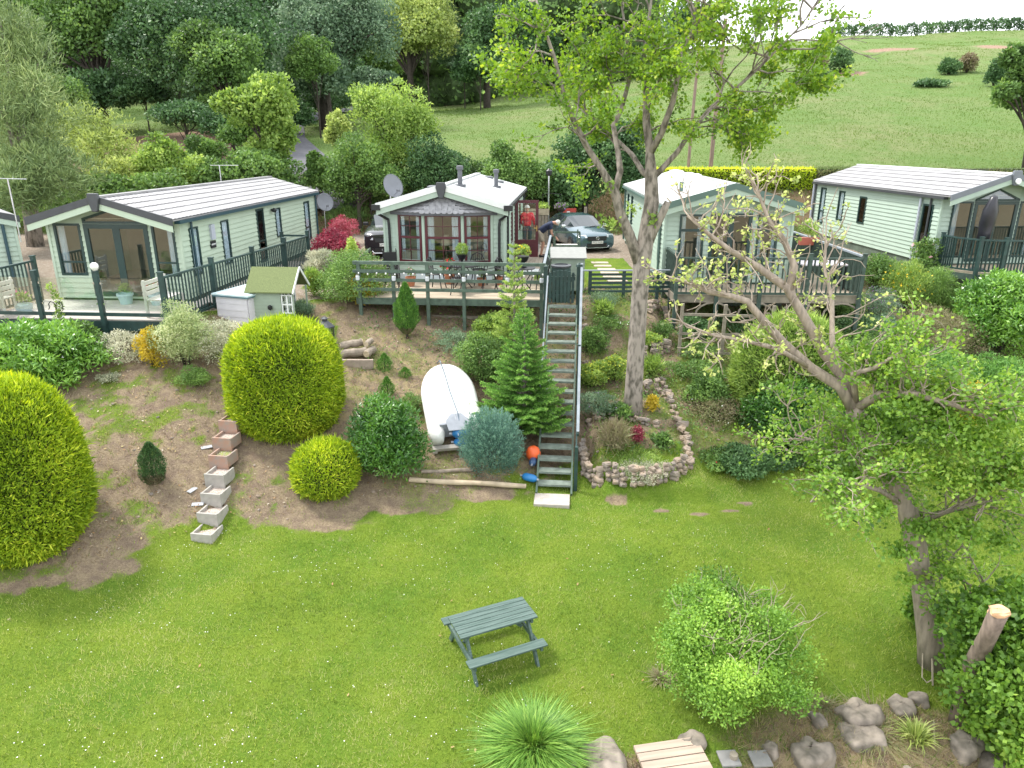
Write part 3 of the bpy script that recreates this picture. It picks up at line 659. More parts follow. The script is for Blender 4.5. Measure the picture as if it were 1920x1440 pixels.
def post(par, p, z0, z1, s, m, cap=True, name='post'):
    b = MB(); b.bb((p[0]-s/2, p[1]-s/2, z0), (p[0]+s/2, p[1]+s/2, z1))
    if cap: b.bb((p[0]-s/2-.012, p[1]-s/2-.012, z1), (p[0]+s/2+.012, p[1]+s/2+.012, z1+.025))
    return b.build(name, m, par)
def pickets(par, a, b, z0, z1, pitch=.105, pw=.03, m=None, top=None, th=.03):
    a = Vector((*a[:2], 0)); b = Vector((*b[:2], 0)); L = (b-a).length; d = (b-a)/L; k = int(L/pitch); mb = MB()
    zs = lambda t: 0
    for i in range(1, k):
        p = a+d*(L*i/k); mb.bar(p+Vector((0, 0, z0+.06)), p+Vector((0, 0, z1-.05)), th, pw) if abs(d.x) > .7 else mb.bar(p+Vector((0, 0, z0+.06)), p+Vector((0, 0, z1-.05)), pw, th)
    mb.build('pickets', m or M_post, par)
    r_ = MB(); r_.bar(a+Vector((0, 0, z1-.02)), b+Vector((0, 0, z1-.02)), .075, .05); r_.build('top_rail', top or m or M_post, par)
    r_ = MB(); r_.bar(a+Vector((0, 0, z0+.04)), b+Vector((0, 0, z0+.04)), .05, .06); r_.build('bottom_rail', m or M_post, par)
def gzl(l, yaw, x, y):
    p = loc2w(l, yaw, (x, y)); return gz(p.x, p.y)
# --- deck 1: glass balustrade
L1 = (-10.58, 19.5); A1 = R(-4)
d1 = T('raised_deck', 'pale raised deck with clear glass balustrade between dark posts', 'deck', (*L1, 0), A1)
mb = MB(); boards(mb, -2.25, 2.4, -2.2, -.06, 3.1, 'x', .15); boards(mb, 1.98, 3.1, -.06, 7.0, 3.095, 'x', .15); mb.build('deck_boards', M_deckg, d1)
mb = MB(); mb.bb((-2.3, -2.24, 2.82), (2.45, -2.205, 3.06)); mb.bb((-2.3, -2.205, 2.82), (-2.26, -.05, 3.06)); mb.bb((2.41, -2.2, 2.82), (2.45, -.3, 3.06)); mb.bb((-2.25, -1.2, 2.9), (2.4, -1.1, 3.06)); mb.build('fascia', M_post, d1)
px_ = [-2.3, -.72, .83, 2.42]
for x_ in px_:
    g0 = gzl(L1, A1, x_, -2.28)-.15; post(d1, (x_, -2.29), g0, 4.27, .1, M_post)
for x_ in (-2.2, 2.3): post(d1, (x_, -.3), gzl(L1, A1, x_, -.3)-.15, 3.06, .1, M_post, False, 'support_post')
for a, b in zip(px_, px_[1:]):
    g = MB(); g.bb((a+.09, -2.30, 3.34), (b-.09, -2.288, 4.12)); g.build('glass_panel', M_clear, d1)
    g = MB(); g.bb((a+.05, -2.315, 3.20), (b-.05, -2.265, 3.28)); g.build('lower_rail', M_post, d1)
    for xx in (a+.08, b-.08):
        for zz in (3.5, 4.0): MB().box((xx, -2.294, zz), (.05, .035, .05)).build('glass_clamp', mat('steel', (.55, .55, .56), .25, metal=1), d1)
post(d1, (-2.25, -.22), 3.1, 4.3, .1, M_post); pickets(d1, (-2.25, -2.2), (-2.25, -.28), 3.15, 4.2, .13, .03)
tag(MB().lathe((0, 0, 0), [(.03, 0), (.05, .02), (.085, .07), (.095, .11), (.085, .16), (.04, .2)], 16).build('globe_lamp', mat('opal_globe', (.82, .82, .80), .3, .01), smooth=True, loc=loc2w(L1, A1, (.83, -2.29))+Vector((0, 0, 4.29))), 'white globe lamp on top of a dark deck post', 'lamp')
# --- picket fence along the side walkway
fp = [loc2w(L1, A1, p) for p in ((2.42, -2.29), (2.66, -.2), (2.88, 1.9), (3.05, 4.0), (3.15, 5.9))]
f1 = T('picket_fence', 'dark green picket fence along the walkway beside the playhouse', 'fence', (0, 0, 0))
for i, (a, b) in enumerate(zip(fp, fp[1:])): pickets(f1, a, b, 3.0, 4.16, .125, .036, th=.02)
for p in fp[1:]: post(f1, p, gz(p.x, p.y)-.1, 4.3, .11, M_post)
p = loc2w(L1, A1, (1.95, 6.4)); q = fp[-1]
for x_ in (2.25,): post(f1, loc2w(L1, A1, (x_, 5.9)), 3.0, 4.25, .1, M_post)
r_ = MB(); r_.bar(Vector((q.x, q.y, 4.15)), loc2w(L1, A1, (2.25, 5.9))+Vector((0, 0, 4.15)), .06, .06); r_.build('return_rail', M_post, f1)
# --- deck 2 with horizontal rails
L2 = (-2.08, 22.55); A2 = R(-4.5)
d2 = T('raised_deck', 'old timber deck in front of the bay window with green horizontal rails', 'deck', (*L2, 0), A2)
mb = MB(); boards(mb, -2.0, 3.2, -2.85, -.0, 3.12, 'x', .14); mb.build('deck_boards', M_deck, d2)
mb = MB(); boards(mb, 1.92, 3.2, .02, 7.4, 3.12, 'y', .14); mb.build('side_boards', M_deckx, d2)
mb = MB(); mb.bb((-2.03, -2.89, 2.92), (3.23, -2.855, 3.10)); mb.build('front_fascia', M_gw, d2)
mb = MB(); mb.bb((3.205, -2.85, 2.90), (3.24, 7.4, 3.10)); mb.build('side_fascia', M_gw, d2)
mb = MB()
for y_ in (-2.2, -1.4, -.6): mb.bb((-1.95, y_, 2.93), (3.15, y_+.05, 3.085))
mb.build('joists', M_gwd, d2)
for x_ in (-1.9, -.95, .0, 1.0, 3.12):
    g0 = gzl(L2, A2, x_, -2.93)-.15; post(d2, (x_, -2.935), g0, 4.07, .09, M_gw, False)
for x_ in (-.9, .1, 1.1, 2.4): post(d2, (x_, -1.6), gzl(L2, A2, x_, -1.6)-.15, 2.93, .09, M_gwd, False, 'rear_support')
for i, (z_, h_) in enumerate(((4.08, .085), (3.86, .085), (3.62, .085), (3.36, .085))):
    mb = MB(); y_ = -2.99 if i else -2.95; mb.bb((-2.05, y_-.022, z_-h_/2), (3.2, y_+.022 if i else y_+.07, z_+h_/2)); mb.build('rail', M_gw, d2)
mb = MB(); mb.bb((-2.2, -2.4, 2.42), (3.0, -2.36, 2.52)); mb.build('brace_board', M_oldwood, d2)
# left return and right side rail
for zz in (4.06, 3.84, 3.6, 3.36): MB().bar((-2.0, -2.95, zz), (-2.3, -.2, zz), .04, .08).build('side_rail', M_gw, d2)
for y_ in (-1.2, .6, 2.4): post(d2, (3.18, y_), 2.7, 4.1, .08, M_gw, False, 'side_post')
for zz in (4.1, 3.8, 3.5): MB().bar((3.18, -2.9, zz), (3.18, 3.3, zz), .07, .035).build('side_rail', M_rail if zz > 4 else M_gw, d2)
# --- long stair
st = T('garden_stairs', 'long straight flight of green timber steps climbing the bank', 'stairs', (.90, 13.95, 0), R(-5.2))
NS = 18; run = 4.72; wd = .70
for i in range(NS):
    y_ = .12+run*i/(NS-1); z_ = .26+(3.10-.26)*i/(NS-1); mb = MB(); mb.bb((-wd/2, y_-.11, z_-.045), (wd/2, y_+.12, z_)); mb.build('tread', mat('worn_green_tread', (.17, .205, .175), .8, .3, 7, .004, 30), st)
mb = MB()
for s in (-1,): mb.bar((s*(wd/2+.02), -.12, .08), (s*(wd/2+.02), run+.2, 3.05), .04, .17)
mb.build('stringer', M_gw, st); mb = MB(); mb.bar((wd/2+.02, -.12, .08), (wd/2+.02, run+.2, 3.05), .04, .17); mb.build('stringer', M_gw, st)
mb = MB(); mb.bar((wd/2+.12, .35, 1.35), (wd/2+.12, run+.2, 4.2), .06, .05); mb.build('handrail', M_rail, st)
mb = MB(); mb.bar((wd/2+.12, .35, 1.28), (wd/2+.12, run+.2, 4.13), .045, .08); mb.bar((wd/2+.1, .3, .55), (wd/2+.1, run, 3.5), .035, .07); mb.build('underrail', M_post, st)
for y_, z0, z1 in ((.0, -.1, 1.12), (run*.5, 1.2, 2.7), (run, 2.6, 4.2)): post(st, (wd/2+.1, y_+.1), z0, z1, .075, M_post, False)
mb = MB(); mb.bar((-wd/2-.05, 1.6, 1.9), (-wd/2-.05, run, 3.9), .035, .035); mb.build('side_handrail', M_rail, st)
sb = MB(); sb.bb((-.40, -.62, .01), (.34, -.12, .10)); pad = sb.build('step_slab', mat('pale_concrete', (.40, .36, .33), .9, .12, 12, .004, 50), bev=.01); pad.location = (.90, 13.95, 0.02); pad.rotation_euler = (0, 0, R(-5.2))
tag(pad, 'flat pale concrete slab at the foot of the long stairs', 'step')
# --- gate at the stair head
gt = T('garden_gate', 'dark green picket gate with round top at the head of the stairs', 'gate', (1.30, 18.86, 3.1), R(-5.2))
mb = MB()
for i in range(7):
    x_ = -.30+.1*i; mb.bb((x_-.034, -.012, .06), (x_+.034, .012, .86+.06*abs(math.sin(i*.5))))
mb.build('pickets', M_post, gt); mb = MB(); mb.bb((-.36, .013, .18), (.36, .04, .27)); mb.bb((-.36, .013, .66), (.36, .04, .75)); mb.bar((-.34, .027, .2), (.34, .027, .72), .022, .06); mb.build('crossbars', M_post, gt)
for x_ in (-.42, .44): post(gt, (x_, .02), -.5, 1.02, .1, M_post, False, 'gate_post')
mb = MB(); mb.lathe((.44, .02, 1.02), [(.075, 0), (.06, .06), (.02, .1)], 10); mb.tube([(.26, -.03, .80), (.30, -.03, .86), (.36, -.03, .80), (.30, -.03, .74), (.26, -.03, .80)], .012, 5); mb.build('latch', M_post, gt)
# --- slatted fence on the bank top
sf_ = T('slatted_fence', 'low black fence of horizontal slats on the bank top beside the trunk', 'fence', (3.2, 21.15, 0), R(1))
for i in range(5): MB().bb((-.93, -.015, 2.98+i*.125), (1.9, .015, 3.05+i*.125)).build('slat', M_post, sf_)
MB().bb((-1.25, -.06, 3.62), (2.0, .05, 3.65)).build('top_rail', M_rail, sf_)
for x_ in (-.9, .1, 1.1, 1.85): post(sf_, (x_, .045), 2.6, 3.62, .09, M_post, False)
# --- deck 3
L3 = (6.45, 21.9); A3 = R(-2)
d3 = T('raised_deck', 'dull green timber deck with picket rail behind the bare branches', 'deck', (*L3, 0), A3)
mb = MB(); boards(mb, -1.75, 3.4, -1.6, -.05, 3.1, 'x'); boards(mb, 1.95, 3.4, -.05, 4.5, 3.1, 'x'); mb.build('deck_boards', M_deck, d3)
mb = MB(); mb.bb((-1.8, -1.64, 2.86), (3.45, -1.605, 3.08)); mb.bb((-1.8, -1.6, 2.86), (-1.76, 0, 3.08)); mb.build('fascia', M_oldwood, d3)
for x_ in (-1.75, -.6, .6, 1.9, 3.38): post(d3, (x_, -1.70), gzl(L3, A3, x_, -1.7)-.15, 4.25, .1, M_gwd)
for x_ in (-1.7, -.3, .9, 2.4): post(d3, (x_, -.6), gzl(L3, A3, x_, -.6)-.2, 2.9, .11, M_gwd, False, 'support_post')
for a, b in zip((-1.75, -.6, .6, 1.9), (-.6, .6, 1.9, 3.38)): pickets(d3, (a, -1.70), (b, -1.70), 3.1, 4.15, .13, .08, M_gwd, th=.02)
pickets(d3, (-1.75, -1.6), (-1.75, .3), 3.1, 4.2, .1, .09, M_gwd, th=.02); pickets(d3, (3.38, -1.6), (3.38, 4.5), 3.1, 4.2, .1, .09, M_gwd, M_rail, th=.02)
for k in range(-1, 3):
    mb = MB(); mb.tube([(k*1.2+.55-.5*math.cos(PI*j/8), -1.66, 2.5+.36*math.sin(PI*j/8)) for j in range(9)], .03, 6); mb.build('arched_brace', M_oldwood, d3)
tr = T('trellis', 'weathered timber post-and-rail trellis below the deck on the bank', 'trellis', (4.95, 19.0, 0), R(-7))
for x_ in (-.38, .75, 2.0): post(tr, (x_, 0), 1.0, 3.1, .085, M_oldwood, False)
for z_ in (1.15, 1.72, 2.25, 2.78): MB().bb((-.4, -.06, z_), (3.2, -.02, z_+.07)).build('rail', M_oldwood, tr)
# --- deck 4
d4 = T('raised_deck', 'deck with dark curved picket rail below the covered parasol', 'deck', (0, 0, 0))
pts = [(14.25, 24.2), (14.35, 23.5), (14.75, 22.95), (15.4, 22.75), (17.2, 22.7), (19.5, 22.8)]
mb = MB(); mb.poly([(x_, y_, 3.2) for x_, y_ in pts]+[(19.5, 24.7, 3.2), (14.3, 24.6, 3.2)], (0, 0, .05)); mb.build('deck_boards', M_deck, d4)
mb = MB()
for a, b in zip(pts, pts[1:]): mb.bar((*a, 3.1), (*b, 3.1), .05, .2)
mb.build('fascia', M_gwd, d4)
for a, b in zip(pts, pts[1:]): pickets(d4, a, b, 3.28, 4.3, .1, .045)
for q in (pts[0], pts[2], pts[3], pts[4]): post(d4, q, gz(*q)-.1, 4.36, .1, M_post)
tag(d4, group=None)
# ================= things on and around the decks
M_iron = mat('black_cast_iron', (.012, .012, .014), .45, .3, 8)
M_terra = mat('terracotta', (.42, .17, .09), .8, .15, 6)
M_steel = mat('steel', (.55, .55, .56), .25, metal=1)
def W2(x, y, z=3.12): p = loc2w(L2, A2, (x, y)); return (p.x, p.y, z)
# ---- picnic table
M_pt = mat('bluish_green_paint', (.04, .078, .064), .6, .22, 5, .003, 60, stretch=(.5, 6, 6), c2=(.085, .13, .115), thr=(.40, .66))
pt = T('picnic_table', 'green painted picnic table with slatted top standing on the lawn', 'picnic table', (-.28, 8.93, .0), R(24.5)); pt.scale = (.87,)*3
tp = MB()
for i in range(6): tp.bb((-.69, -.31+i*.105, .70), (.69, -.31+i*.105+.095, .73))
tp.build('table_top', M_pt, pt, bev=.004)
for s in (-1, 1): MB().bb((-.69, s*.60-.095, .41), (.69, s*.60+.095, .44)).build('bench_seat', M_pt, pt, bev=.005)
for s in (-1, 1):
    for q in (-1, 1): MB().bar((s*.55, q*.16, .69), (s*.55, q*.62, -.02), .04, .09).build('leg', M_pt, pt)
    MB().bb((s*.55-.02+s*.04, -.68, .33), (s*.55+.02+s*.04, .68, .41)).build('cross_beam', M_pt, pt); MB().bb((s*.55-.02+s*.04, -.3, .62), (s*.55+.02+s*.04, .3, .70)).build('top_batten', M_pt, pt)
    MB().bar((s*.53, 0, .38), (s*.2, 0, .69), .04, .05).build('brace', M_pt, pt)
# ---- bistro tables and chairs
def bistro(loc, r_, label):
    t = T('bistro_table', label, 'table', loc, 0, 'black iron tables on the old deck')
    m = MB(); m.lathe((0, 0, .70), [(r_-.02, 0), (r_, .01), (r_, .03), (r_-.02, .035)], 24); m.build('table_top', mat('patterned_metal_top', (.05, .05, .055), .35, .5, 30, metal=.4), t)
    for k in range(3):
        a = k*2*PI/3+.4; c, s_ = math.cos(a), math.sin(a)
        MB().tube([(c*.10, s_*.10, .69), (c*.22, s_*.22, .5), (c*.08, s_*.08, .30), (c*.30, s_*.30, 0)], .018, 6).build('leg', M_iron, t)
    m = MB(); m.tube([(.12*math.cos(k*PI/4), .12*math.sin(k*PI/4), .3) for k in range(9)], .012, 5); m.build('ring', M_iron, t); return t
bistro(W2(.75, -1.5), .6, 'round black iron table holding the box topiary in its urn'); bistro(W2(2.55, -2.0), .36, 'small black iron table with the yellow flowers')
def chair(loc, rz, label):
    t = T('garden_chair', label, 'chair', loc, rz, 'black iron chairs on the old deck')
    m = MB(); m.lathe((0, 0, .43), [(.2, 0), (.22, .015), (.2, .03)], 18); m.build('seat', M_iron, t)
    for sx in (-1, 1):
        for sy in (-1, 1): MB().tube([(sx*.15, sy*.15, .43), (sx*.17, sy*.18, .2), (sx*.2, sy*.22, 0)], .016, 6).build('leg', M_iron, t)
    m = MB(); pts_ = [(-.2, .17, .43), (-.21, .2, .7), (-.15, .22, .86), (0, .23, .92), (.15, .22, .86), (.21, .2, .7), (.2, .17, .43)]; m.tube(pts_, .016, 6)
    for k in range(-2, 3): m.tube([(k*.06, .18, .45), (k*.075+.02, .21, .65), (k*.06, .22, .87)], .009, 5)
    m.tube([(.09*math.cos(k*PI/5), .21, .66+.09*math.sin(k*PI/5)) for k in range(11)], .009, 5); m.build('backrest', M_iron, t)
    for s in (-1, 1): MB().tube([(s*.21, .19, .66), (s*.27, .05, .66), (s*.25, -.14, .62), (s*.2, -.16, .43)], .013, 6).build('armrest', M_iron, t)
    return t
c0 = chair(W2(.0, -1.55), R(75), 'black iron garden chair at the near side of the box topiary table, facing the red flowers')
c0['label'] = 'black iron garden chair below the red flowers, beside the topiary table'
for x_, y_, a, l in ((1.55, -1.5, -80, 'black iron garden chair between the topiary table and the downpipe'), (.75, -2.25, 180, 'black iron garden chair with its back to the rail, under the topiary'), (1.15, -.75, 20, 'black iron garden chair tucked close under the bay window'),
                     (-1.3, -1.7, 100, 'black iron garden chair beside the mobility scooter'), (2.0, -1.6, 60, 'black iron garden chair beside the yellow-flower table'), (3.0, -1.3, -60, 'black iron garden chair against the stair-side rail')):
    dup(c0, W2(x_, y_), R(a)+A2, l)
# small wheeled walker / folded scooter at the corner
ms = T('wheelchair', 'folded black wheelchair by the corner of the bay-window cabin', 'wheelchair', W2(-1.55, -.7), R(15))
for s in (-1, 1):
    m = MB(); m.tube([(s*.22, .28*math.cos(k*PI/10), .29+.28*math.sin(k*PI/10)) for k in range(21)], .02, 6)
    for k in range(6): m.tube([(s*.22, 0, .29), (s*.22, .27*math.cos(k*PI/3), .29+.27*math.sin(k*PI/3))], .006, 4)
    m.build('wheel', M_iron, ms); MB().tube([(s*.2, .2, .3), (s*.2, .22, .95), (s*.2, .32, .98)], .016, 6).build('handle', M_black, ms)
    MB().tube([(s*.19, -.3+.07*math.cos(k*PI/5), .09+.07*math.sin(k*PI/5)) for k in range(11)], .018, 5).build('caster', M_black, ms); MB().tube([(s*.19, .1, .45), (s*.19, -.25, .45), (s*.19, -.34, .15)], .014, 6).build('frame', M_steel, ms)
m = MB(); m.bb((-.2, -.2, .44), (.2, .2, .49)); m.build('seat', M_black, ms); m = MB(); m.bb((-.2, .19, .5), (.2, .22, .9)); m.build('backrest', M_black, ms)
# string lights and jar lanterns on the rail
sl2 = T('string_lights', 'string of small round white bulbs hung along the deck rail', 'lights', (*L2, 0), A2)
w_ = MB(); prev = None
for i in range(42):
    u = i/41; x_ = -2.0+5.15*u; z_ = 3.86-.05*abs(math.sin(u*PI*7)); p = (x_, -3.03, z_)
    if prev: w_.tube([prev, p], .004, 4)
    prev = p
    if i % 2: MB().lathe((x_, -3.035, z_-.05), [(.008, .05), (.02, .04), (.024, .02), (.012, 0)], 8).build('bulb', mat('white_bulb', (.8, .8, .78), .3), sl2)
w_.build('cord', M_black, sl2)
for x_ in (-1.9, -.9, .02, 1.02, 2.2, 3.12):
    p = W2(x_, -3.06, 3.62); l = {-1.9: 'glass jar lantern hung at the shrub end of the rail', -.9: 'glass jar lantern hung over the young columnar conifer', .02: 'glass jar lantern hung on the rail below the red flowers', 1.02: 'glass jar lantern hung on the rail under the topiary table', 2.2: 'glass jar lantern half hidden by the spruce tip', 3.12: 'glass jar lantern hung on the rail by the gate'}[x_]
    t = T('jar_lantern', l, 'lantern', p, 0, 'jar lanterns along the deck rail')
    MB().lathe((0, 0, 0), [(.045, 0), (.055, .02), (.055, .11), (.04, .13)], 12).build('jar', mat('frosted_jar', (.62, .64, .68), .2, .1, 9), t); MB().lathe((0, 0, .13), [(.042, 0), (.042, .03)], 12).build('lid', M_steel, t); MB().tube([(-.04, 0, .14), (0, 0, .24), (.04, 0, .14)], .004, 4).build('handle', M_steel, t)
# potted plants on the deck are added with the plants; here urns, pots and tubs
def urn(loc, s, label, mt=None):
    t = T('urn', label, 'urn', loc); MB().lathe((0, 0, 0), [(.13*s, 0), (.13*s, .03*s), (.04*s, .07*s), (.05*s, .13*s), (.14*s, .2*s), (.2*s, .33*s), (.23*s, .36*s), (.19*s, .355*s)], 18).build('bowl', mt or M_iron, t, smooth=False); return t
urn(W2(.75, -1.5, 3.86), .75, 'black footed urn holding the round topiary on the iron table'); urn(W2(2.55, -2.0, 3.86), .85, 'black footed urn of yellow flowers near the stair head')
def pot(loc, r_, h_, label, mt=None, grp='terracotta pots along the old deck'):
    t = tag(MB().lathe((0, 0, 0), [(r_*.72, 0), (r_*.95, h_*.8), (r_*1.05, h_*.8), (r_*1.05, h_), (r_*.9, h_), (r_*.85, h_*.85)], 14).build('plant_pot', mt or M_terra, loc=loc), label, 'plant pot', grp); return t
pot(W2(-.85, -1.2), .15, .28, 'terracotta pot of pink flowers nearest the wheelchair'); pot(W2(1.25, -1.0), .13, .24, 'terracotta pot standing behind the topiary table leg'); pot(W2(1.75, -.8), .12, .24, 'terracotta pot at the foot of the black downpipe'); pot(W2(.25, -.75), .16, .3, 'terracotta pot of red flowers under the bay window')
# shepherd hook
m = MB(); m.tube([(0, 0, 0), (0, 0, 1.15), (.06, 0, 1.25), (.14, 0, 1.22), (.15, 0, 1.12)], .009, 6); tag(m.build('hanging_hook', M_iron, loc=W2(1.25, -.9)), 'thin black shepherd hook in front of the bay window', 'hook')
# green store by the rail
M_sg = mat('grey_green_board', (.25, .31, .25), .7, .08, 4)
ss = T('storage_box', 'broad grey-green timber store with sloping lid beside the stair head', 'storage box', (1.68, 21.6, 2.95), R(-3)); ss.scale = (1, 1, .78)
m = MB(); Wd, Dp = .98, .7
for a, b in (((-Wd/2, 0), (Wd/2, 0)), ((Wd/2, 0), (Wd/2, Dp)), ((Wd/2, Dp), (-Wd/2, Dp)), ((-Wd/2, Dp), (-Wd/2, 0))): clad(m, a, b, 0, 1.22, (), None, .2, .012)
m.build('body', M_sg, ss); m = MB(); m.poly([(-Wd/2-.05, -.06, 1.23), (Wd/2+.05, -.06, 1.23), (Wd/2+.05, Dp+.05, 1.5), (-Wd/2-.05, Dp+.05, 1.5)], (0, 0, .04)); m.build('lid', mat('pale_felt', (.27, .275, .26), .9, .08, 8), ss)
m = MB(); m.poly([(-Wd/2, Dp-.03, 1.22), (Wd/2, Dp-.03, 1.22), (Wd/2, Dp-.03, 1.46), (-Wd/2, Dp-.03, 1.46)], (0, .03, 0))
for s in (-1, 1): m.poly([(s*Wd/2, 0, 1.22), (s*Wd/2, Dp, 1.22), (s*Wd/2, Dp, 1.46)], (-s*.02, 0, 0))
m.build('upper_panel', M_sg, ss)
wb = T('water_butt', 'black ribbed water butt with round lid behind the gate', 'water butt', (1.38, 20.3, 2.9))
MB().lathe((0, 0, 0), [(.24, 0), (.29, .3), (.30, .6), (.27, .95), (.27, .98)], 20).build('barrel', M_post, wb); MB().lathe((0, 0, .98), [(.29, 0), (.29, .05), (.2, .07), (.19, .03)], 20).build('lid', M_char, wb)
# steps from the parking place up to the side deck
M_cr = mat('cream_painted_wood', (.62, .60, .55), .6, .08, 5)
sp = T('entrance_steps', 'cream steps with green rails leading up to the side deck', 'steps', (1.98, 26.5, 3.05), R(0)); sp.scale = (.72, .8, .95)
for i in range(3): MB().bb((-.55, -.1+i*.26, .62-i*.2), (.55, .16+i*.26, .66-i*.2)).build('tread', M_cr, sp); MB().bb((-.55, .13+i*.26, .46-i*.2), (.55, .16+i*.26, .62-i*.2)).build('riser', M_cr, sp)
for s in (-1, 1):
    for y_ in (-.35, .75): post(sp, (s*.62, y_), 0, 1.15, .07, M_gw, False)
    for zz in (1.15, .85): MB().bar((s*.62, -.35, zz), (s*.62, .75, zz-.2), .05, .05).build('rail', M_rail if zz > 1 else M_gw, sp)
for zz in (.25, .6, 1.12): MB().bb((-.62, -.38, zz), (.62, -.34, zz+.07)).build('front_rail', M_gw, sp)
tag(MB().bb((-.5, -.4, 0), (.5, .4, .02)).build('door_mat', M_white, loc=W2(2.7, 1.6, 3.135)), 'white square mat lying on the side deck', 'mat').rotation_euler = (0, 0, A2)
bk = T('bucket', 'small grey metal bucket by the bending man', 'bucket', W2(2.55, 6.1)); MB().lathe((0, 0, 0), [(.11, 0), (.15, .28), (.155, .29), (.13, .28)], 14).build('pail', mat('zinc', (.42, .45, .48), .4, .1, 8, metal=.6), bk); MB().tube([(-.15, 0, .28), (-.08, 0, .4), (.08, 0, .4), (.15, 0, .28)], .006, 5).build('handle', M_steel, bk)
# white store by deck 1
M_lil = mat('lilac_white_board', (.66, .64, .68), .6, .05, 4)
sh = T('storage_shed', 'white boarded garden store with pale blue lid beside the deck', 'storage shed', (-7.05, 18.35, 2.2), R(-20))
m = MB()
for a, b in (((-.72, 0), (.25, 0)), ((.25, 1.45), (-.72, 1.45)), ((-.72, 1.45), (-.72, 0))): clad(m, a, b, 0, 1.2, (), None, .17, .012)
clad(m, (.25, 0), (.25, 1.45), 0, 1.2, (), None, 1.3, .004); m.build('body', M_lil, sh)
for k in range(2): 
    m = MB(); m.bb((.262, .04+k*.7, .03), (.28, .71+k*.7, 1.16))
    for j in range(1, 6): m.bb((.28, .04+k*.7+j*.112-.004, .03), (.284, .04+k*.7+j*.112+.004, 1.16))
    m.build('door', M_lil, sh)
m = MB(); m.box((0, 0, 0), (.04, .18, .07)); o = m.build('latch', M_black, sh); o.location = (.3, .72, 1.02)
m = MB(); m.bb((-.78, -.08, 1.24), (.36, 1.52, 1.28)); m.build('lid', mat('pale_blue_lid', (.55, .68, .70), .5, .04, 3), sh); m = MB(); m.bb((-.76, -.06, 1.2), (.33, 1.5, 1.239)); m.build('lid_edge', mat('teal_edge', (.10, .22, .28), .5), sh)
# playhouse
M_turf = mat('artificial_turf', (.135, .165, .065), .95, .35, 50, .02, 90); M_pg = mat('sage_board', (.30, .37, .29), .65, .06, 4)
ph = T('playhouse', 'small green playhouse with artificial-grass roof and white lattice windows', 'playhouse', (-6.22, 18.45, 2.62), R(-4)); ph.scale = (.84,)*3
m = MB(); W_ = 1.36
clad(m, (-W_/2, 0), (W_/2-.4, 0), 0, 1.12, (), None, .11, .01); clad(m, (W_/2-.4, 1.25), (-W_/2, 1.25), 0, 1.12, (), None, .11, .01)
clad(m, (-W_/2, 1.25), (-W_/2, 0), 0, 1.7, (), lambda z: (0, 1.25) if z < 1.12 else (.62*(z-1.12)/.58, 1.25-.62*(z-1.12)/.58), .11, .01)
clad(m, (W_/2-.4, 0), (W_/2-.4, 1.25), 0, .4, (), None, .11, .01); m.build('wall', M_pg, ph)
rf = MB()
for s, yy in ((-1, -.12), (1, 1.37)): rf.poly([(-W_/2-.12, yy, 1.06), (W_/2+.03, yy, 1.06), (W_/2+.03, .625, 1.72), (-W_/2-.12, .625, 1.72)], (0, 0, .035))
rf.build('roof', M_turf, ph); m = MB()
for yy in (-.14, 1.39): m.bar((W_/2+.05, yy, 1.05), (W_/2+.05, .625, 1.74), .03, .075)
m.build('bargeboard', M_white, ph)
window(ph, (W_/2-.4, 0), (W_/2-.4, 1.25), .06, .6, .42, 1.05, M_white, None, bars=(.73,), vbars=(.27,), fw=.035)
window(ph, (W_/2-.4, 0), (W_/2-.4, 1.25), .66, 1.2, .05, 1.15, M_white, None, bars=(.5, .8), vbars=(.27,), fw=.035, name='door')
window(ph, (W_/2-.4, .0), (W_/2, .0), .03, .37, .42, 1.0, M_white, None, bars=(.7,), vbars=(.17,), fw=.03)
for yy in (.03, 1.22): post(ph, (W_/2-.02, yy), 0, 1.1, .05, M_pg, False)
m = MB(); m.lathe((-.05, -.08, .62), [(.02, -.09), (.07, -.05), (.07, .03), (.02, .07)], 10); m.build('wall_lamp', M_black, ph)
# lantern and logs
ln = T('garden_lantern', 'black hexagonal candle lantern on the gravel by the logs', 'lantern', (-4.78, 18.0, gz(-4.78, 18.0)))
MB().lathe((0, 0, 0), [(.23, 0), (.23, .04), (.19, .05)], 6).build('base', M_char, ln); MB().lathe((0, 0, .55), [(.25, 0), (.25, .03), (.1, .16), (.07, .17), (.07, .22), (.1, .23), (.04, .27)], 6).build('roof', M_char, ln)
m = MB()
for k in range(6): m.tube([(.2*math.cos(k*PI/3), .2*math.sin(k*PI/3), .04), (.22*math.cos(k*PI/3), .22*math.sin(k*PI/3), .55)], .013, 5)
m.build('frame', M_char, ln); g = MB()
g.lathe((0, 0, .05), [(.185, 0), (.205, .49)], 6); g.build('glass', M_clear, ln); MB().lathe((0, 0, .05), [(.05, 0), (.05, .2)], 10).build('candle', mat('wax', (.7, .66, .55), .6), ln)
M_bark = mat('grey_bark', (.26, .215, .17), .9, .3, 9, .02, 14); M_cut = mat('cut_wood', (.52, .42, .29), .8, .2, 20)
def log(a, b, r_, label, grp, mt=None, name='log'):
    a = Vector(a); b = Vector(b); t = T(name, label, 'log', a, 0, grp); d = b-a
    MB().tube([d*u+Vector((0, 0, .01*math.sin(9*u+r_*40))) for u in np.linspace(0, 1, 8)], [r_*(1+.09*math.sin(k*2.1+r_*50)) for k in range(8)], 12, True).build('bark', mt or M_bark, t)
    for u, s in ((0, -1), (1, 1)): MB().tube([d*u, d*u+d.normalized()*s*.012], r_*.86, 12).build('cut_end', M_cut, t)
zl = gz(-4.1, 17.8)+.12
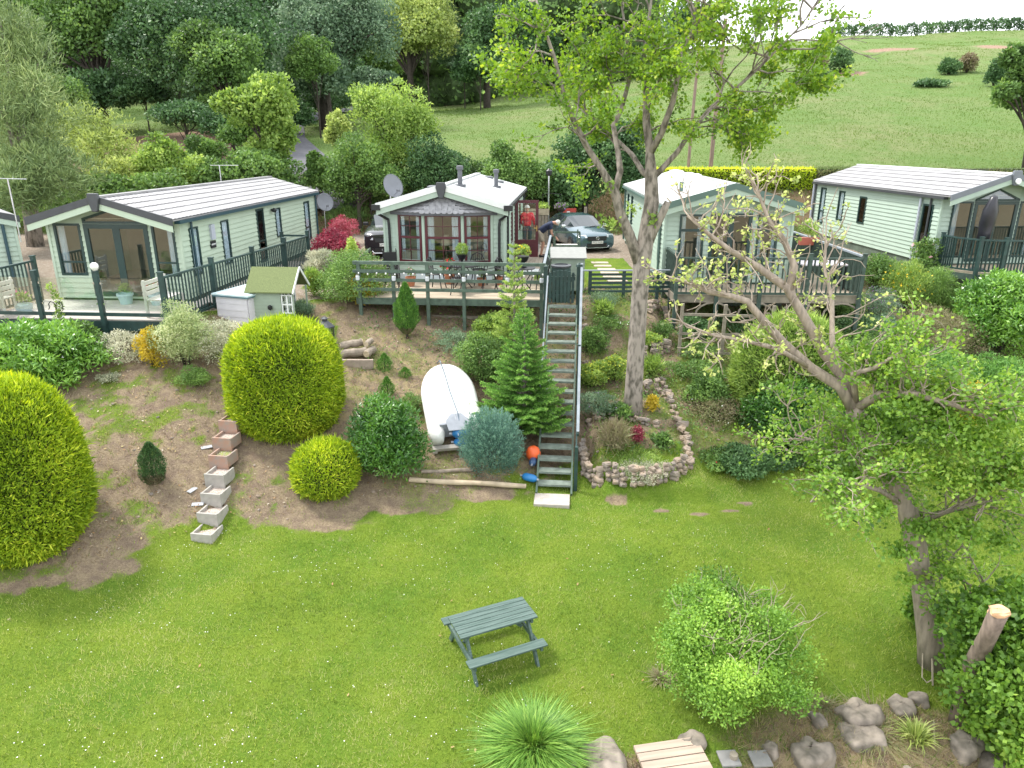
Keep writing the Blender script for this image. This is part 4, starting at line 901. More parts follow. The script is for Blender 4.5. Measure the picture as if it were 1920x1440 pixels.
log((-4.45, 17.7, zl), (-3.75, 17.95, zl+.02), .11, 'thick pale grey log at the front of the small pile', 'logs stacked by the lantern'); log((-4.42, 17.98, zl+.15), (-3.9, 18.2, zl+.2), .10, 'grey log resting on top of the small pile', 'logs stacked by the lantern')
log((-3.72, 17.75, zl+.0), (-3.6, 18.1, zl+.03), .10, 'short log lying end-on beside the small pile', 'logs stacked by the lantern'); log((-3.75, 17.95, zl+.2), (-3.68, 18.3, zl+.22), .075, 'smallest log with round cut end showing', 'logs stacked by the lantern')
m = MB(); m.bb((-4.55, 17.42, zl-.3), (-3.5, 17.5, zl-.06)); tag(m.build('stone_kerb', mat('pinkish_stone', (.36, .29, .24), .9, .15, 9, .01, 30)), 'low stone kerb in front of the log pile', 'kerb')
# seven stepped planters
M_conc = mat('grey_concrete', (.36, .34, .31), .9, .14, 9, .006, 40); M_ter2 = mat('reddish_concrete', (.38, .23, .17), .9, .16, 7, .006, 40, c2=(.30, .26, .23), thr=(.3, .6)); M_chip = mat('pale_chippings', (.58, .50, .44), .9, .3, 60, .02, 90, c2=(.30, .24, .20))
pl_ = [(0, 0), (.02, .42), (.0, .84), (-.02, 1.28), (-.04, 1.74), (-.06, 2.2), (-.03, 2.66)]
names_ = ['lowest grey step planter at the edge of the lawn', 'second grey step planter from the lawn', 'third grey step planter with pink chippings', 'grey step planter just under the reddish ones', 'mossy reddish step planter, third from the top', 'reddish step planter with chippings, second from the top', 'topmost reddish step planter half under the clipped hedge']
for i, (dx, dy) in enumerate(pl_):
    x_ = -5.78+dx-.05*i; y_ = 11.86+dy*.98; z_ = .045+.205*i; red = i >= 4
    t = T('step_planter', names_[i], 'planter', (x_, y_, z_), R(-9), 'row of open box planters stepping down the bank')
    m = MB(); w2 = .21; dd = .40
    m.bb((-w2, -.02, -.12), (w2, .02, .25)); m.bb((-w2, .02, .0), (-w2+.035, dd, .24)); m.bb((w2-.035, .02, .0), (w2, dd, .24)); m.build('box', M_ter2 if red else M_conc, t, bev=.004)
    f = MB(); k = 10
    for a in range(k):
        for b in range(k): pass
    f.bb((-w2+.035, .02, .02), (w2-.035, dd, .17)); ff = f.build('chippings', M_chip if i != 4 else mat('mossy_fill', (.22, .24, .08), .9, .3, 20, .02), t)
    q = MB()
    for _ in range(70):
        cx, cy = random.uniform(-w2+.05, w2-.05), random.uniform(.04, dd-.02); s = random.uniform(.01, .022); q.box((cx, cy, .168), (s, s*.8, s*.7), Euler((random.random()*3, random.random()*3, 0)).to_matrix())
    q.build('loose_stones', M_chip, ff)
for (p, a, l) in ((gp(361, 922), 75, 'thin grey slate tile lying by the fourth planter'), (gp(371, 948), 10, 'small grey slate lying by the second planter'), (gp(388, 842), 30, 'small pale slate beside the reddish planters')):
    o = MB().box((0, 0, 0), (.22, .09, .015)).build('slate', mat('slate_grey', (.35, .36, .38), .7, .1), loc=p+Vector((0, 0, .02))); o.rotation_euler = (.25, 0, R(a)); tag(o, l, 'slate', 'loose slates beside the planters')
# ---- upturned inflatable dinghy
M_hyp = mat('white_hypalon', (.76, .76, .75), .45, .03, 2.2, .006, 5, c2=(.60, .60, .57), thr=(.3, .52)); M_seam = mat('grey_seam', (.28, .30, .34), .6, .1)
bow = Vector((-1.72, 17.2, 0)); stn = Vector((-1.20, 15.0, 0)); bow.z = gz(bow.x, bow.y)+.12; stn.z = gz(stn.x, stn.y)+.05
ax = (bow-stn); LB = ax.length; yv = ax.normalized(); xv = yv.cross(Vector((0, 0, 1))).normalized(); zv = xv.cross(yv)
bt_ = T('inflatable_dinghy', 'white inflatable dinghy lying upturned on the bank, tied down with rope', 'boat', stn); bt_.matrix_world = Matrix.Translation(stn) @ Matrix((xv, yv, zv)).transposed().to_4x4()
tubeR = .19; hw = .42; pts_ = [(-hw-.06, -.12, .2)]
path = [(-hw-.05, y) for y in np.linspace(.0, LB*.62, 8)]+[(-(hw+.05)*math.cos(a), LB*.62+LB*.33*math.sin(a)) for a in np.linspace(.15, PI-.15, 17)]+[(hw+.05, y) for y in np.linspace(LB*.62, .0, 8)]
rad = [.13]+[.19]+[tubeR]*(len(path)-4)+[.19]+[.13]
MB().tube([(x_, y_, .22+.10*sst(LB*.5, LB, y_)) for x_, y_ in path], rad, 18).build('tube', M_hyp, bt_, smooth=True)
hull = MB(); ny_ = 15; nx_ = 11; rows = []
for j in range(ny_):
    y_ = .35+(LB*.92-.35)*j/(ny_-1); hwid = hw*math.sqrt(max(.0, 1-max(0, (y_-LB*.55)/(LB*.46))**2))+.02; r_ = []
    for i in range(nx_):
        u = -1+2*i/(nx_-1); r_.append(len(hull.v)); hull.v.append((u*hwid, y_, .40+.06*sst(LB*.5, LB, y_)+.10*(1-abs(u))*sst(.2, .9, y_) if abs(u) < .99 else .34))
    rows.append(r_)
for a, b in zip(rows, rows[1:]):
    for i in range(nx_-1): hull.f.append((a[i], a[i+1], b[i+1], b[i]))
hull.build('hull', M_hyp, bt_, smooth=True)
m = MB(); m.bb((-hw+.02, .30, .05), (hw-.02, .36, .44)); m.build('transom', M_seam, bt_)
m = MB(); m.poly([(-.22, .1, .42), (.22, .1, .42), (.26, .35, .5), (.12, .52, .535), (-.12, .52, .535), (-.26, .35, .5)], (0, 0, .012)); m.build('transom_patch', M_seam, bt_)
for s in (-1, 1): 
    m = MB(); m.tube([(s*.33, .4, .455), (s*.34, 1.0, .475), (s*.30, 1.7, .50)], .006, 4); m.build('seam', M_seam, bt_)
m = MB(); m.tube([(.05, .0, .35), (.04, .5, .56), (-.02, 1.3, .535), (-.06, 2.1, .57), (-.1, LB+.05, .55), (-.12, LB+.25, .3)], .012, 5); m.build('rope', mat('blue_grey_rope', (.12, .16, .2), .8), bt_)
m = MB(); m.tube([(-.02, .0, .35), (-.03, .5, .56), (-.10, 1.5, .54), (-.08, LB+.02, .55)], .008, 5); m.build('rope', mat('white_rope', (.5, .52, .54), .8), bt_)
m = MB(); m.bb((-.6, -.14, .05), (.55, -.02, .12)); m.bb((-.6, -.16, .0), (-.5, .3, .05)); m.build('seat_board', mat('grey_board', (.30, .28, .25), .8, .2, 8), bt_)
M_blue = mat('blue_fender', (.02, .17, .42), .4, .1, 4); M_red = mat('orange_buoy', (.75, .12, .03), .45, .12, 4)
def fender(loc, rz, label, s=1, ry=0, mt=M_blue, cat='fender', grp='blue fenders around the dinghy'):
    t = T('fender', label, cat, loc, rz, grp); b = MB(); b.tube([(x_*s, 0, 0) for x_ in (-.24, -.22, -.17, -.1, .1, .17, .22, .24)], [.03*s, .06*s, .1*s, .115*s, .115*s, .1*s, .06*s, .03*s], 14).build('float_body', mt, t, smooth=True)
    b = MB(); b.tube([(.24*s, 0, 0), (.3*s, 0, 0)], .03*s, 8); b.tube([(-.24*s, 0, 0), (-.3*s, 0, 0)], .03*s, 8); b.build('eyelet', M_seam, t); return t
Mw = bt_.matrix_world
fender(Mw @ Vector((.1, .12, .30)), R(10), 'blue fender tied under the dinghy transom, upper one'); fender(Mw @ Vector((.12, -.02, .14)), R(-4), 'blue fender tied under the dinghy transom, lower one')
p = gp(993, 905); fender((p.x, p.y, p.z+.12), R(-30), 'blue fender lying at the foot of the stairs', .75)
p = gp(995, 878); fender((p.x+.05, p.y, p.z+.14), R(80), 'dark blue fender leaning on the stair stringer', .7, mt=mat('dark_blue_fender', (.03, .07, .16), .4))
p = gp(1000, 868); b_ = MB().lathe((0, 0, 0), [(.03, -.19), (.1, -.15), (.155, -.07), (.165, .02), (.12, .12), (.04, .17)], 18).build('buoy', M_red, smooth=True, loc=(p.x, p.y+.05, p.z+.2)); tag(b_, 'orange mooring buoy tucked behind the spruce by the stairs', 'buoy')
a = gp(768, 905); b = gp(985, 912)
log((a.x, a.y, a.z+.05), (b.x, b.y-.1, b.z+.05), .055, 'long round edging pole along the foot of the bank', None, mat('pale_pole', (.42, .34, .24), .85, .2, 5, .006), 'timber_pole')
a = gp(790, 893); b = gp(885, 890); log((a.x, a.y+.1, a.z+.05), (b.x, b.y+.1, b.z+.06), .04, 'split grey branch lying behind the edging pole', None, None, 'timber_pole')
# ---- deck 1 dressing
def W1(x, y, z=3.1): p = loc2w(L1, A1, (x, y)); return (p.x, p.y, z)
bn = T('garden_bench', 'cream slatted bench partly behind the rail by the white store', 'bench', W1(2.0, -1.5), A1+R(90))
for i in range(4): MB().bb((-.5, -.2+i*.11, .42), (.5, -.11+i*.11, .45)).build('seat_slat', M_cr, bn)
for i in range(3): MB().bb((-.5, .24, .52+i*.13), (.5, .27, .61+i*.13)).build('back_slat', M_cr, bn)
for s in (-1, 1):
    for y_ in (-.18, .22): MB().bb((s*.48-.03, y_-.03, 0), (s*.48+.03, y_+.03, .42 if y_ < 0 else .92)).build('leg', M_cr, bn)
bn = T('slatted_chair', 'cream wooden chair at the far end of the glass-fronted deck', 'chair', W1(-2.0, -1.95), A1+R(-90))
for i in range(4): MB().bb((-.22, -.2+i*.11, .42), (.22, -.11+i*.11, .45)).build('seat_slat', M_cr, bn)
for i in range(3): MB().bb((-.22, .24, .52+i*.13), (.22, .27, .61+i*.13)).build('back_slat', M_cr, bn)
for s in (-1, 1):
    for y_ in (-.18, .22): MB().bb((s*.2-.025, y_-.025, 0), (s*.2+.025, y_+.025, .42 if y_ < 0 else .92)).build('leg', M_cr, bn)
tag(MB().lathe((0, 0, 0), [(.16, 0), (.2, .1), (.2, .2), (.15, .22)], 14).build('plant_pot', mat('pale_blue_glaze', (.42, .55, .58), .3, .08), loc=W1(-1.7, -1.6)), 'pale blue round pot on the glass-fronted deck', 'plant pot')
pot(W1(1.2, -.5), .2, .3, 'pale trough of red geraniums by the french doors', mat('pale_blue_glaze', (.42, .55, .58), .3, .08), None); pot(W1(.3, -.45), .2, .28, 'pale bowl of clipped greenery by the french doors', mat('pale_blue_glaze', (.42, .55, .58), .3, .08), None)
m = MB(); p = W1(-.1, -2.6, 0)
z0 = gz(p[0], p[1])-.1
m.tube([(0, 0, z0), (0, 0, 3.5)], .018, 6)
for s in (-1, 1): m.tube([(0, 0, 3.45), (s*.03, 0, 3.58), (s*.11, 0, 3.61), (s*.16, 0, 3.55), (s*.15, 0, 3.45), (s*.19, 0, 3.42)], .011, 6)
tag(m.build('plant_support', M_iron, loc=(p[0], p[1], 0)), 'double-hooked iron support with a climber in front of the deck', 'plant support')
# ---- aerials, dishes, lamp post, poles
def dish(loc, rz, label, zs):
    t = T('satellite_dish', label, 'satellite dish', loc, rz, 'grey satellite dishes on poles')
    b = MB(); prof = [(r_, .18*(r_/.34)**2*.5) for r_ in (.001, .1, .2, .28, .34)]+[(.35, .1), (.28, .05), (.1, -.005)]
    b.lathe((0, 0, 0), prof, 22); o = b.build('reflector', M_lead if False else mat('dish_grey', (.16, .17, .19), .5, .08, 4), t, smooth=True); o.rotation_euler = (R(68), 0, 0); o.location = (0, -.12, 0); o.scale = (1, 1.1, 1)
    MB().tube([(0, 0, -zs), (0, 0, .1)], .022, 8).build('mast', M_steel, t); MB().tube([(0, -.1, -.3), (0, -.5, -.12)], .012, 6).build('feed_arm', M_steel, t); MB().box((0, -.5, -.1), (.07, .12, .07)).build('receiver', M_lead, t); return t
p = Yp(731, 350, 23.9); dish((p.x, p.y, p.z), R(40), 'large grey satellite dish beside the white-roofed bay cabin', 1.3)
p = Yp(607, 380, 31.0); dish((p.x, p.y, p.z), R(30), 'grey satellite dish behind the long tiled cabin', 1.6)
def yagi(p, h, rz, label, n=9, lean=0):
    t = T('aerial', label, 'aerial', p, rz, 'television aerials on poles'); MB().tube([(0, 0, -h), (lean, 0, 0)], .02, 6).build('mast', M_steel, t)
    b = MB(); b.tube([(-.35, 0, .0), (.75, 0, .0)], .012, 5)
    for k in range(n): b.tube([(-.3+k*.12, -.14+.006*k, 0), (-.3+k*.12, .14-.006*k, 0)], .006, 4)
    b.build('boom', M_steel, t)
yagi(Yp(411, 310, 30.5), 1.5, R(5), 'television aerial above the ridge of the long tiled cabin'); yagi(Yp(14, 335, 21.5), 1.8, R(-20), 'television aerial above the cabin cut off by the picture edge', 9)
lp = T('lamp_post', 'slim grey lamp post in front of the dark hedge', 'lamp post', (1.55, 31.6, 3.0)); MB().tube([(0, 0, 0), (0, 0, 2.85)], [.045, .035], 8).build('pole', M_steel, lp); MB().lathe((0, 0, 2.85), [(.05, 0), (.12, .06), (.14, .2), (.06, .26), (.02, .3)], 10).build('lantern_head', M_black, lp)
for px_, py0, py1, l in ((1291, 305, 130, 'thinner weathered utility pole seen through the tall tree'), (1332, 318, 120, 'thick dark utility pole behind the white-roofed cabin')):
    q = Yp(px_, py0, 42.5); t = T('utility_pole', l, 'utility pole', (q.x, q.y, gz(q.x, q.y)), 0, 'timber utility poles at the field edge')
    MB().tube([(0, 0, -.1), (.02, 0, 3), (.15, 0, 8.2)], [.12, .115, .09] if px_ > 1300 else [.09, .085, .07], 10).build('shaft', mat('pole_wood', (.22, .16, .125), .9, .3, 4, .01, 20, stretch=(4, 4, .5)), t); MB().bb((-.5, -.05, 7.6), (.8, .05, 7.7)).build('crossarm', M_oldwood, t)
fpn = T('fence_panel', 'weathered feather-edge fence panel beside the bay cabin door', 'fence', (.95, 31.0, 3.0))
for k in range(7): MB().bb((-.36+k*.13, 0, .05), (-.25+k*.13, .02, 1.45)).build('board', M_oldwood, fpn)
MB().bb((-.4, -.03, 1.3), (.6, -.0, 1.55)).build('top_board', mat('pale_old_timber', (.36, .31, .22), .9, .2, 7), fpn); MB().bb((-.4, .02, .3), (.6, .06, .4)).build('batten', M_oldwood, fpn)
sg = T('notice_board', 'red notice board with white paper behind the parked car', 'sign', (2.55, 33.6, 3.0)); MB().bb((-.36, -.02, .55), (.36, .02, 1.35)).build('board', mat('red_board', (.38, .05, .035), .6, .1), sg)
for s in (-1, 1): MB().bb((s*.3-.03, .02, 0), (s*.3+.03, .06, 1.3)).build('post', M_gw, sg)
m = MB(); m.bb((-.16, -.03, .75), (.17, -.021, 1.12)); m.bb((-.06, -.03, 1.12), (.07, -.021, 1.22)); pp = m.build('paper', M_white, sg)
tag(MB().bb((-.06, -.06, 0), (.06, .06, 1.4)).build('wooden_post', M_oldwood, loc=(3.35, 33.7, 3.0)), 'short pale wooden post behind the parked car', 'post')
bf = T('bird_feeder', 'green bird feeder on a stand against the bank', 'bird feeder', (5.6, 37.0, gz(5.6, 37.0))); MB().tube([(0, 0, 0), (0, 0, 1.1)], .025, 6).build('stand', M_iron, bf); MB().lathe((0, 0, .75), [(.16, 0), (.16, .25), (.22, .26), (.03, .45)], 10).build('feeder_body', mat('teal_green', (.02, .16, .11), .5), bf)
# ---- parasol on deck 4, furniture on deck 3
ps = T('parasol', 'closed parasol in a shiny black cover on the corner deck', 'parasol', (15.12, 23.5, 3.25), 0)
MB().tube([(0, 0, 0), (0, 0, 1.1)], .03, 8).build('pole', M_steel, ps); MB().lathe((0, 0, 0), [(.25, 0), (.25, .05), (.04, .1)], 14).build('base', M_char, ps)
b = MB(); n_ = 20; prof = [(.05, .85), (.17, .98), (.16, 1.2), (.2, 1.5), (.22, 1.9), (.17, 2.15), (.13, 2.3), (.05, 2.36)]
for r_, z_ in prof:
    for k in range(n_):
        a = 2*PI*k/n_; rr2 = r_*(1+.18*math.sin(k*2.5+z_*3)*(1 if k % 2 else -1)); b.v.append((rr2*math.cos(a)+(z_-.9)*.06, rr2*math.sin(a), z_))
for i in range(len(prof)-1):
    for k in range(n_): b.f.append((i*n_+k, i*n_+(k+1) % n_, (i+1)*n_+(k+1) % n_, (i+1)*n_+k))
b.f.append(tuple(range(n_))[::-1]); b.f.append(tuple((len(prof)-1)*n_+k for k in range(n_))); b.build('cover', mat('shiny_black_cover', (.02, .02, .028), .3, .2, 6, .02, 6), ps, smooth=True)
def W3(x, y, z=3.1): p = loc2w(L3, A3, (x, y)); return (p.x, p.y, z)
tb = T('outdoor_table', 'pale-topped dark table on the deck behind the branches', 'table', W3(2.65, -.5), A3); MB().bb((-.65, -.4, .70), (.65, .4, .74)).build('table_top', mat('pale_cloth', (.62, .58, .62), .7, .08), tb)
for sx in (-1, 1):
    for sy in (-1, 1): MB().bb((sx*.58-.03, sy*.34-.03, 0), (sx*.58+.03, sy*.34+.03, .70)).build('leg', M_black, tb)
tb = T('plant_trough', 'red trough of green plants at the rail between the two far cabins', 'planter', W3(3.2, 2.2, 4.0), A3); MB().bb((-.3, -.12, 0), (.3, .12, .24)).build('trough', mat('brick_red_plastic', (.45, .12, .08), .6, .08), tb)
c3a = chair(W3(-.2, -.9), R(160), 'dark metal chair on the picket-rail deck, in front of the french doors'); del c3a['group']
MB
# stepping slabs on the little lawn
for k in range(6):
    o = MB().box((0, 0, 0), (.62, .36, .04)).build('stepping_slab', mat('pink_slab', (.46, .37, .30), .9, .12, 8, .004), loc=(3.35-.03*k+random.uniform(-.03, .03), 22.95+k*.72, 3.0), bev=.01); o.rotation_euler = (0, 0, R(random.uniform(-5, 5)))
    tag(o, 'pinkish paving slab in the stepping path across the little lawn', 'paving slab', 'stepping slabs across the little lawn')
# ================= parked cars
M_tyre = mat('tyre_rubber', (.02, .02, .02), .85, .1); M_cg = mat('dark_car_glass', (.03, .04, .045), .04, .1, 3, spec=.8, coat=.6); M_trim = mat('black_car_trim', (.015, .015, .017), .5, .1)
M_lampg = mat('headlight_glass', (.55, .58, .62), .12, .15, 20, coat=.5); M_chrome = mat('chrome', (.7, .7, .72), .15, metal=1); M_plate = mat('number_plate', (.82, .82, .80), .4, .02)
def car(loc, rz, label, paint, st, hw, plate, emblem, suv=False, L=4.5):
    t = T('parked_car', label, 'car', loc, rz, 'cars parked on the gravel terrace'); body, gl = MB(), MB(); rings = []
    for y, w_, zb, gw, zr, z0 in st:
        W_ = hw*w_; r_ = [(W_*.90, z0), (W_*.99, z0+.14), (W_, (z0+zb)/2+.04), (W_*.985, zb-.04), (W_*.93 if zr is None else W_*.93, zb+.01)]
        r_ += [(W_*.62, zb+.045), (W_*.3, zb+.06), (0, zb+.065)] if zr is None else [(W_*gw, zr-.05), (W_*gw*.6, zr-.005), (0, zr)]
        o = len(body.v); pts = r_+[(-x, z) for x, z in r_[-2::-1]]
        body.v += [(x, y, z) for x, z in pts]; rings.append((o, zr is not None))
    n = 15; gl.v = list(body.v)
    for i, ((a, ga), (b, gb)) in enumerate(zip(rings, rings[1:])):
        for k in range(n-1):
            f = (a+k, b+k, b+k+1, a+k+1)
            side = k in (4, 9) and (ga and gb); screen = (ga != gb) and 4 <= k <= 9
            (gl if side or screen else body).f.append(f)
    a = rings[0][0]; body.f.append(tuple(a+k for k in range(n))); a = rings[-1][0]; body.f.append(tuple(a+k for k in range(n))[::-1])
    b_ = body.build('body', paint, t, smooth=True); md = b_.modifiers.new('s', 'EDGE_SPLIT'); md.split_angle = R(38)
    gl.build('glazing', M_cg, t)
    for s in (-1, 1):
        for y in (.85, L-.85):
            w1 = T('wheel', None, None, (s*(hw-.08), y, .32)); w1.parent = t
            MB().tube([(-.11, 0, 0), (-.1, 0, 0), (.1, 0, 0), (.11, 0, 0)], [.26, .32, .32, .26], 22).build('tyre', M_tyre, w1); MB().tube([(-.115, 0, 0), (.115, 0, 0)], .2, 12).build('rim', M_chrome, w1)
        zb = st[1][2]
        hz = .66 if not suv else .72
        hl = MB(); hl.poly([(s*hw*.50, -.015, hz-.02), (s*hw*.95, .16, hz-.06), (s*hw*.95, .3, hz+.08), (s*hw*.55, .10, hz+.10)], (0, -.03, .01)) if not suv else hl.poly([(s*hw*.56, -.02, hz-.02), (s*hw*.96, .10, hz-.02), (s*hw*.96, .14, hz+.09), (s*hw*.56, .0, hz+.06)], (0, -.02, 0))
        hl.build('headlight', M_lampg, t, bev=.01)
        MB().box((s*(hw+.09), 1.52, 1.0 if not suv else 1.15), (.2, .12, .13)).build('wing_mirror', M_chrome if not suv else M_trim, t, bev=.03)
    MB().poly([(-hw*.46, -.03, .52 if not suv else .62), (hw*.46, -.03, .52 if not suv else .62), (hw*.5, -.01, .70 if not suv else .76), (-hw*.5, -.01, .70 if not suv else .76)], (0, -.02, 0)).build('grille', M_trim, t)
    MB().bb((-hw*.5, -.05, .24), (hw*.5, -.02, .40)).build('lower_intake', M_trim, t)
    MB().tube([(-hw*.62, -.04, .30), (-hw*.52, -.055, .22), (hw*.52, -.055, .22), (hw*.62, -.04, .30)], .014, 5).build('bumper_trim', M_chrome, t)
    pz = .45 if not suv else .53
    p = MB().bb((-.26, -.085, pz-.055), (.26, -.055, pz+.055)).build('number_plate', M_plate, t)
    text_mesh('lettering', plate, .105, M_black, p, Matrix.Translation((0, -.087, pz)) @ Matrix.Rotation(PI/2, 4, 'X'), .002)
    e = MB()
    if emblem == 'ring':
        e.tube([(.07*math.cos(k*PI/8), -.07, .62+.07*math.sin(k*PI/8)) for k in range(17)], .009, 6)
        e.tube([(-.035, -.07, .675), (0, -.07, .625), (.035, -.07, .675)], .007, 5); e.tube([(-.055, -.07, .645), (-.025, -.07, .565), (0, -.07, .61), (.025, -.07, .565), (.055, -.07, .645)], .007, 5)
    else:
        for q in (0, .055): e.tube([(-.10, -.06, .70+q), (0, -.06, .755+q), (.10, -.06, .70+q)], .012, 5)
    e.build('emblem', M_chrome, t)
    for s in (-1, 1): MB().bar((s*.1, 1.12, st[3][2]+.09), (s*.1+.55, 1.2, st[3][2]+.12), .02, .02).build('wiper', M_trim, t)
    if suv:
        for s in (-1, 1): MB().tube([(s*.55, 1.9, 1.60), (s*.55, 2.1, 1.68), (s*.55, 3.6, 1.68), (s*.55, 3.8, 1.62)], .02, 6).build('roof_rail', M_trim, t)
    return t
st1 = [(0, .80, .62, 0, None, .2), (.08, .93, .68, 0, None, .18), (.4, .99, .76, 0, None, .2), (1.05, 1, .88, 0, None, .22), (1.3, 1, .93, 0, None, .22), (2.0, 1, .95, .70, 1.40, .22), (2.7, 1, .95, .72, 1.46, .22), (3.5, 1, .96, .68, 1.40, .22), (4.1, .98, .98, 0, None, .22), (4.65, .9, .95, 0, None, .25)]
car((3.38, 29.1, 3.0), R(17), 'dark teal saloon car with chrome ringed grille beside the entrance steps', mat('teal_car_paint', (.06, .115, .145), .22, .1, 2, coat=.8, metal=.3), st1, .90, 'PY23 XOS', 'ring', L=4.65).scale = (.92, .92, .93)
st2 = [(0, .82, .84, 0, None, .22), (.08, .95, .90, 0, None, .2), (.35, 1, .96, 0, None, .22), (.85, 1, 1.04, 0, None, .24), (1.1, 1, 1.08, 0, None, .24), (1.7, 1, 1.08, .76, 1.52, .24), (2.5, 1, 1.08, .78, 1.6, .24), (3.7, 1, 1.1, .74, 1.55, .24), (4.1, .97, 1.1, 0, None, .24), (4.2, .93, .9, 0, None, .26)]
car((-4.72, 27.55, 3.0), R(2), 'dark grey high-bodied car half hidden behind the bay-window cabin', mat('dark_grey_car_paint', (.035, .036, .042), .22, .1, 2, coat=.8, metal=.3), st2, .90, 'GM71 WXK', 'chevron', True, 4.2)
# ================= people
def skin(name, J, E_, Rd, m, parent, sub=2, root=0, loc=None):
    me = bpy.data.meshes.new(name); me.from_pydata([Vector(j) for j in J], E_, []); o = bpy.data.objects.new(name, me); col.objects.link(o)
    o.modifiers.new('skin', 'SKIN'); o.modifiers.new('sub', 'SUBSURF').levels = sub
    for i, v in enumerate(me.skin_vertices[0].data):
        r_ = Rd[i]; v.radius = r_ if isinstance(r_, tuple) else (r_, r_); v.use_root = i == root
    dg = bpy.context.evaluated_depsgraph_get(); m2 = bpy.data.meshes.new_from_object(o.evaluated_get(dg)); bpy.data.objects.remove(o)
    o = bpy.data.objects.new(name, m2); col.objects.link(o); m2.materials.clear(); m2.materials.append(m); m2.polygons.foreach_set('use_smooth', [True]*len(m2.polygons)); o.parent = parent
    return o
M_skin = mat('skin', (.50, .27, .19), .55, .06, 10)
def hand(J, E_, Rd, wi, d, side, curl):
    """palm and five curled fingers as chains from the wrist"""
    d = Vector(d).normalized(); s = Vector(side).normalized(); c = Vector(curl).normalized(); w0 = Vector(J[wi])
    J.append(w0+d*.05); Rd.append((.034, .018)); E_.append((wi, len(J)-1)); pm = len(J)-1
    for k, (off, ln) in enumerate(((-.027, .062), (-.009, .074), (.009, .07), (.027, .055))):
        b = w0+d*.085+s*off; J.append(b); Rd.append(.0095); E_.append((pm, len(J)-1))
        J.append(b+d*ln*.5+c*ln*.25); Rd.append(.0085); E_.append((len(J)-2, len(J)-1)); J.append(b+d*ln*.62+c*ln*.75); Rd.append(.007); E_.append((len(J)-2, len(J)-1))
    J.append(w0+d*.045-s*.042+c*.01); Rd.append(.011); E_.append((pm, len(J)-1)); J.append(w0+d*.08-s*.05+c*.035); Rd.append(.009); E_.append((len(J)-2, len(J)-1))
def person(label, loc, rz, P, shirt, shorts, hairm, long=False):
    t = T('person', label, 'person', loc, rz); pel, chest, neck, head, hd = Vector(P['pel']), Vector(P['chest']), Vector(P['neck']), Vector(P['head']), Vector(P['face']).normalized()
    J = [pel, pel.lerp(chest, .5), chest, neck, head-(head-neck)*.35, head, head+(head-neck).normalized()*.07]; Rd = [(.15, .12), (.14, .11), (.16, .12), (.058, .058), (.065, .07), (.078, .092), (.06, .07)]; E_ = [(i, i+1) for i in range(6)]
    sh = {}
    for s in 'LR':
        i0 = 2; n0 = len(J); sho, elb, wri = map(Vector, P['arm'+s]); J += [sho, elb, elb.lerp(wri, .3), wri]; Rd += [.062, .042, .042, .027]; E_ += [(2, n0), (n0, n0+1), (n0+1, n0+2), (n0+2, n0+3)]
        hand(J, E_, Rd, n0+3, wri-elb, P.get('side', (1, 0, 0)), P.get('curl', (0, -1, -.3))); n0 = len(J)
        hip, kne, ank, toe_ = map(Vector, P['leg'+s]); J += [hip, kne, kne.lerp(ank, .3), ank, toe_]; Rd += [.092, .058, .056, .036, .035]; E_ += [(0, n0), (n0, n0+1), (n0+1, n0+2), (n0+2, n0+3), (n0+3, n0+4)]
        sh[s] = (sho, elb, wri, hip, kne, ank, toe_)
    skin('body', J, E_, Rd, M_skin, t)
    # face: nose, eyes, ears, mouth as small features
    sd_ = hd.cross(Vector((0, 0, 1))).normalized(); up = sd_.cross(hd); f = MB()
    f.lathe((0, 0, 0), [(.006, -.012), (.012, 0), (.004, .014)], 8); o = f.build('nose', M_skin, t); o.location = head+hd*.095-up*.01
    for q in (-1, 1):
        o = MB().lathe((0, 0, 0), [(.003, -.005), (.008, 0), (.003, .005)], 8).build('eye', M_black, t); o.location = head+hd*.088+sd_*q*.03+up*.015
        o = MB().lathe((0, 0, 0), [(.008, -.03), (.014, 0), (.008, .03)], 8).build('ear', M_skin, t); o.location = head+sd_*q*.082-up*.005
    o = MB().box((0, 0, 0), (.04, .01, .008)).build('mouth', mat('lips', (.35, .12, .10), .6), t); o.location = head+hd*.088-up*.045; o.rotation_euler = hd.to_track_quat('-Y', 'Z').to_euler()
    # hair: cap of short hair over crown and back
    hb = MB(); c = head+up*.022-hd*.012; nl, nk = 7, 16
    for i in range(nl+1):
        th = i/nl*PI*.56
        for k in range(nk):
            ph_ = 2*PI*k/nk; v = up*math.cos(th)+(hd*math.cos(ph_)*.92+sd_*math.sin(ph_))*math.sin(th)
            if v.dot(hd) > .45: v = v*.90
            hb.v.append(tuple(c+v*(.103+random.uniform(-.003, .005))))
    for i in range(nl):
        for k in range(nk): hb.f.append((i*nk+k, i*nk+(k+1) % nk, (i+1)*nk+(k+1) % nk, (i+1)*nk+k))
    hb.build('hair', hairm, t, smooth=True)
    # clothes
    J = [pel.lerp(chest, -.22), pel.lerp(chest, .5), chest, chest.lerp(neck, .88)]; Rd = [(.185, .155), (.175, .145), (.20, .16), (.10, .10)]; E_ = [(0, 1), (1, 2), (2, 3)]
    for s in 'LR':
        sho, elb, wri = sh[s][:3]; n0 = len(J); J += [sho, sho.lerp(elb, .62)]; Rd += [.092, .075]; E_ += [(2, n0), (n0, n0+1)]
        if long: J += [elb, elb.lerp(wri, .85)]; Rd += [.055, .043]; E_ += [(n0+1, n0+2), (n0+2, n0+3)]
    skin('shirt', J, E_, Rd, shirt, t)
    J = [pel.lerp(chest, .22), pel]; Rd = [(.165, .135), (.168, .14)]; E_ = [(0, 1)]
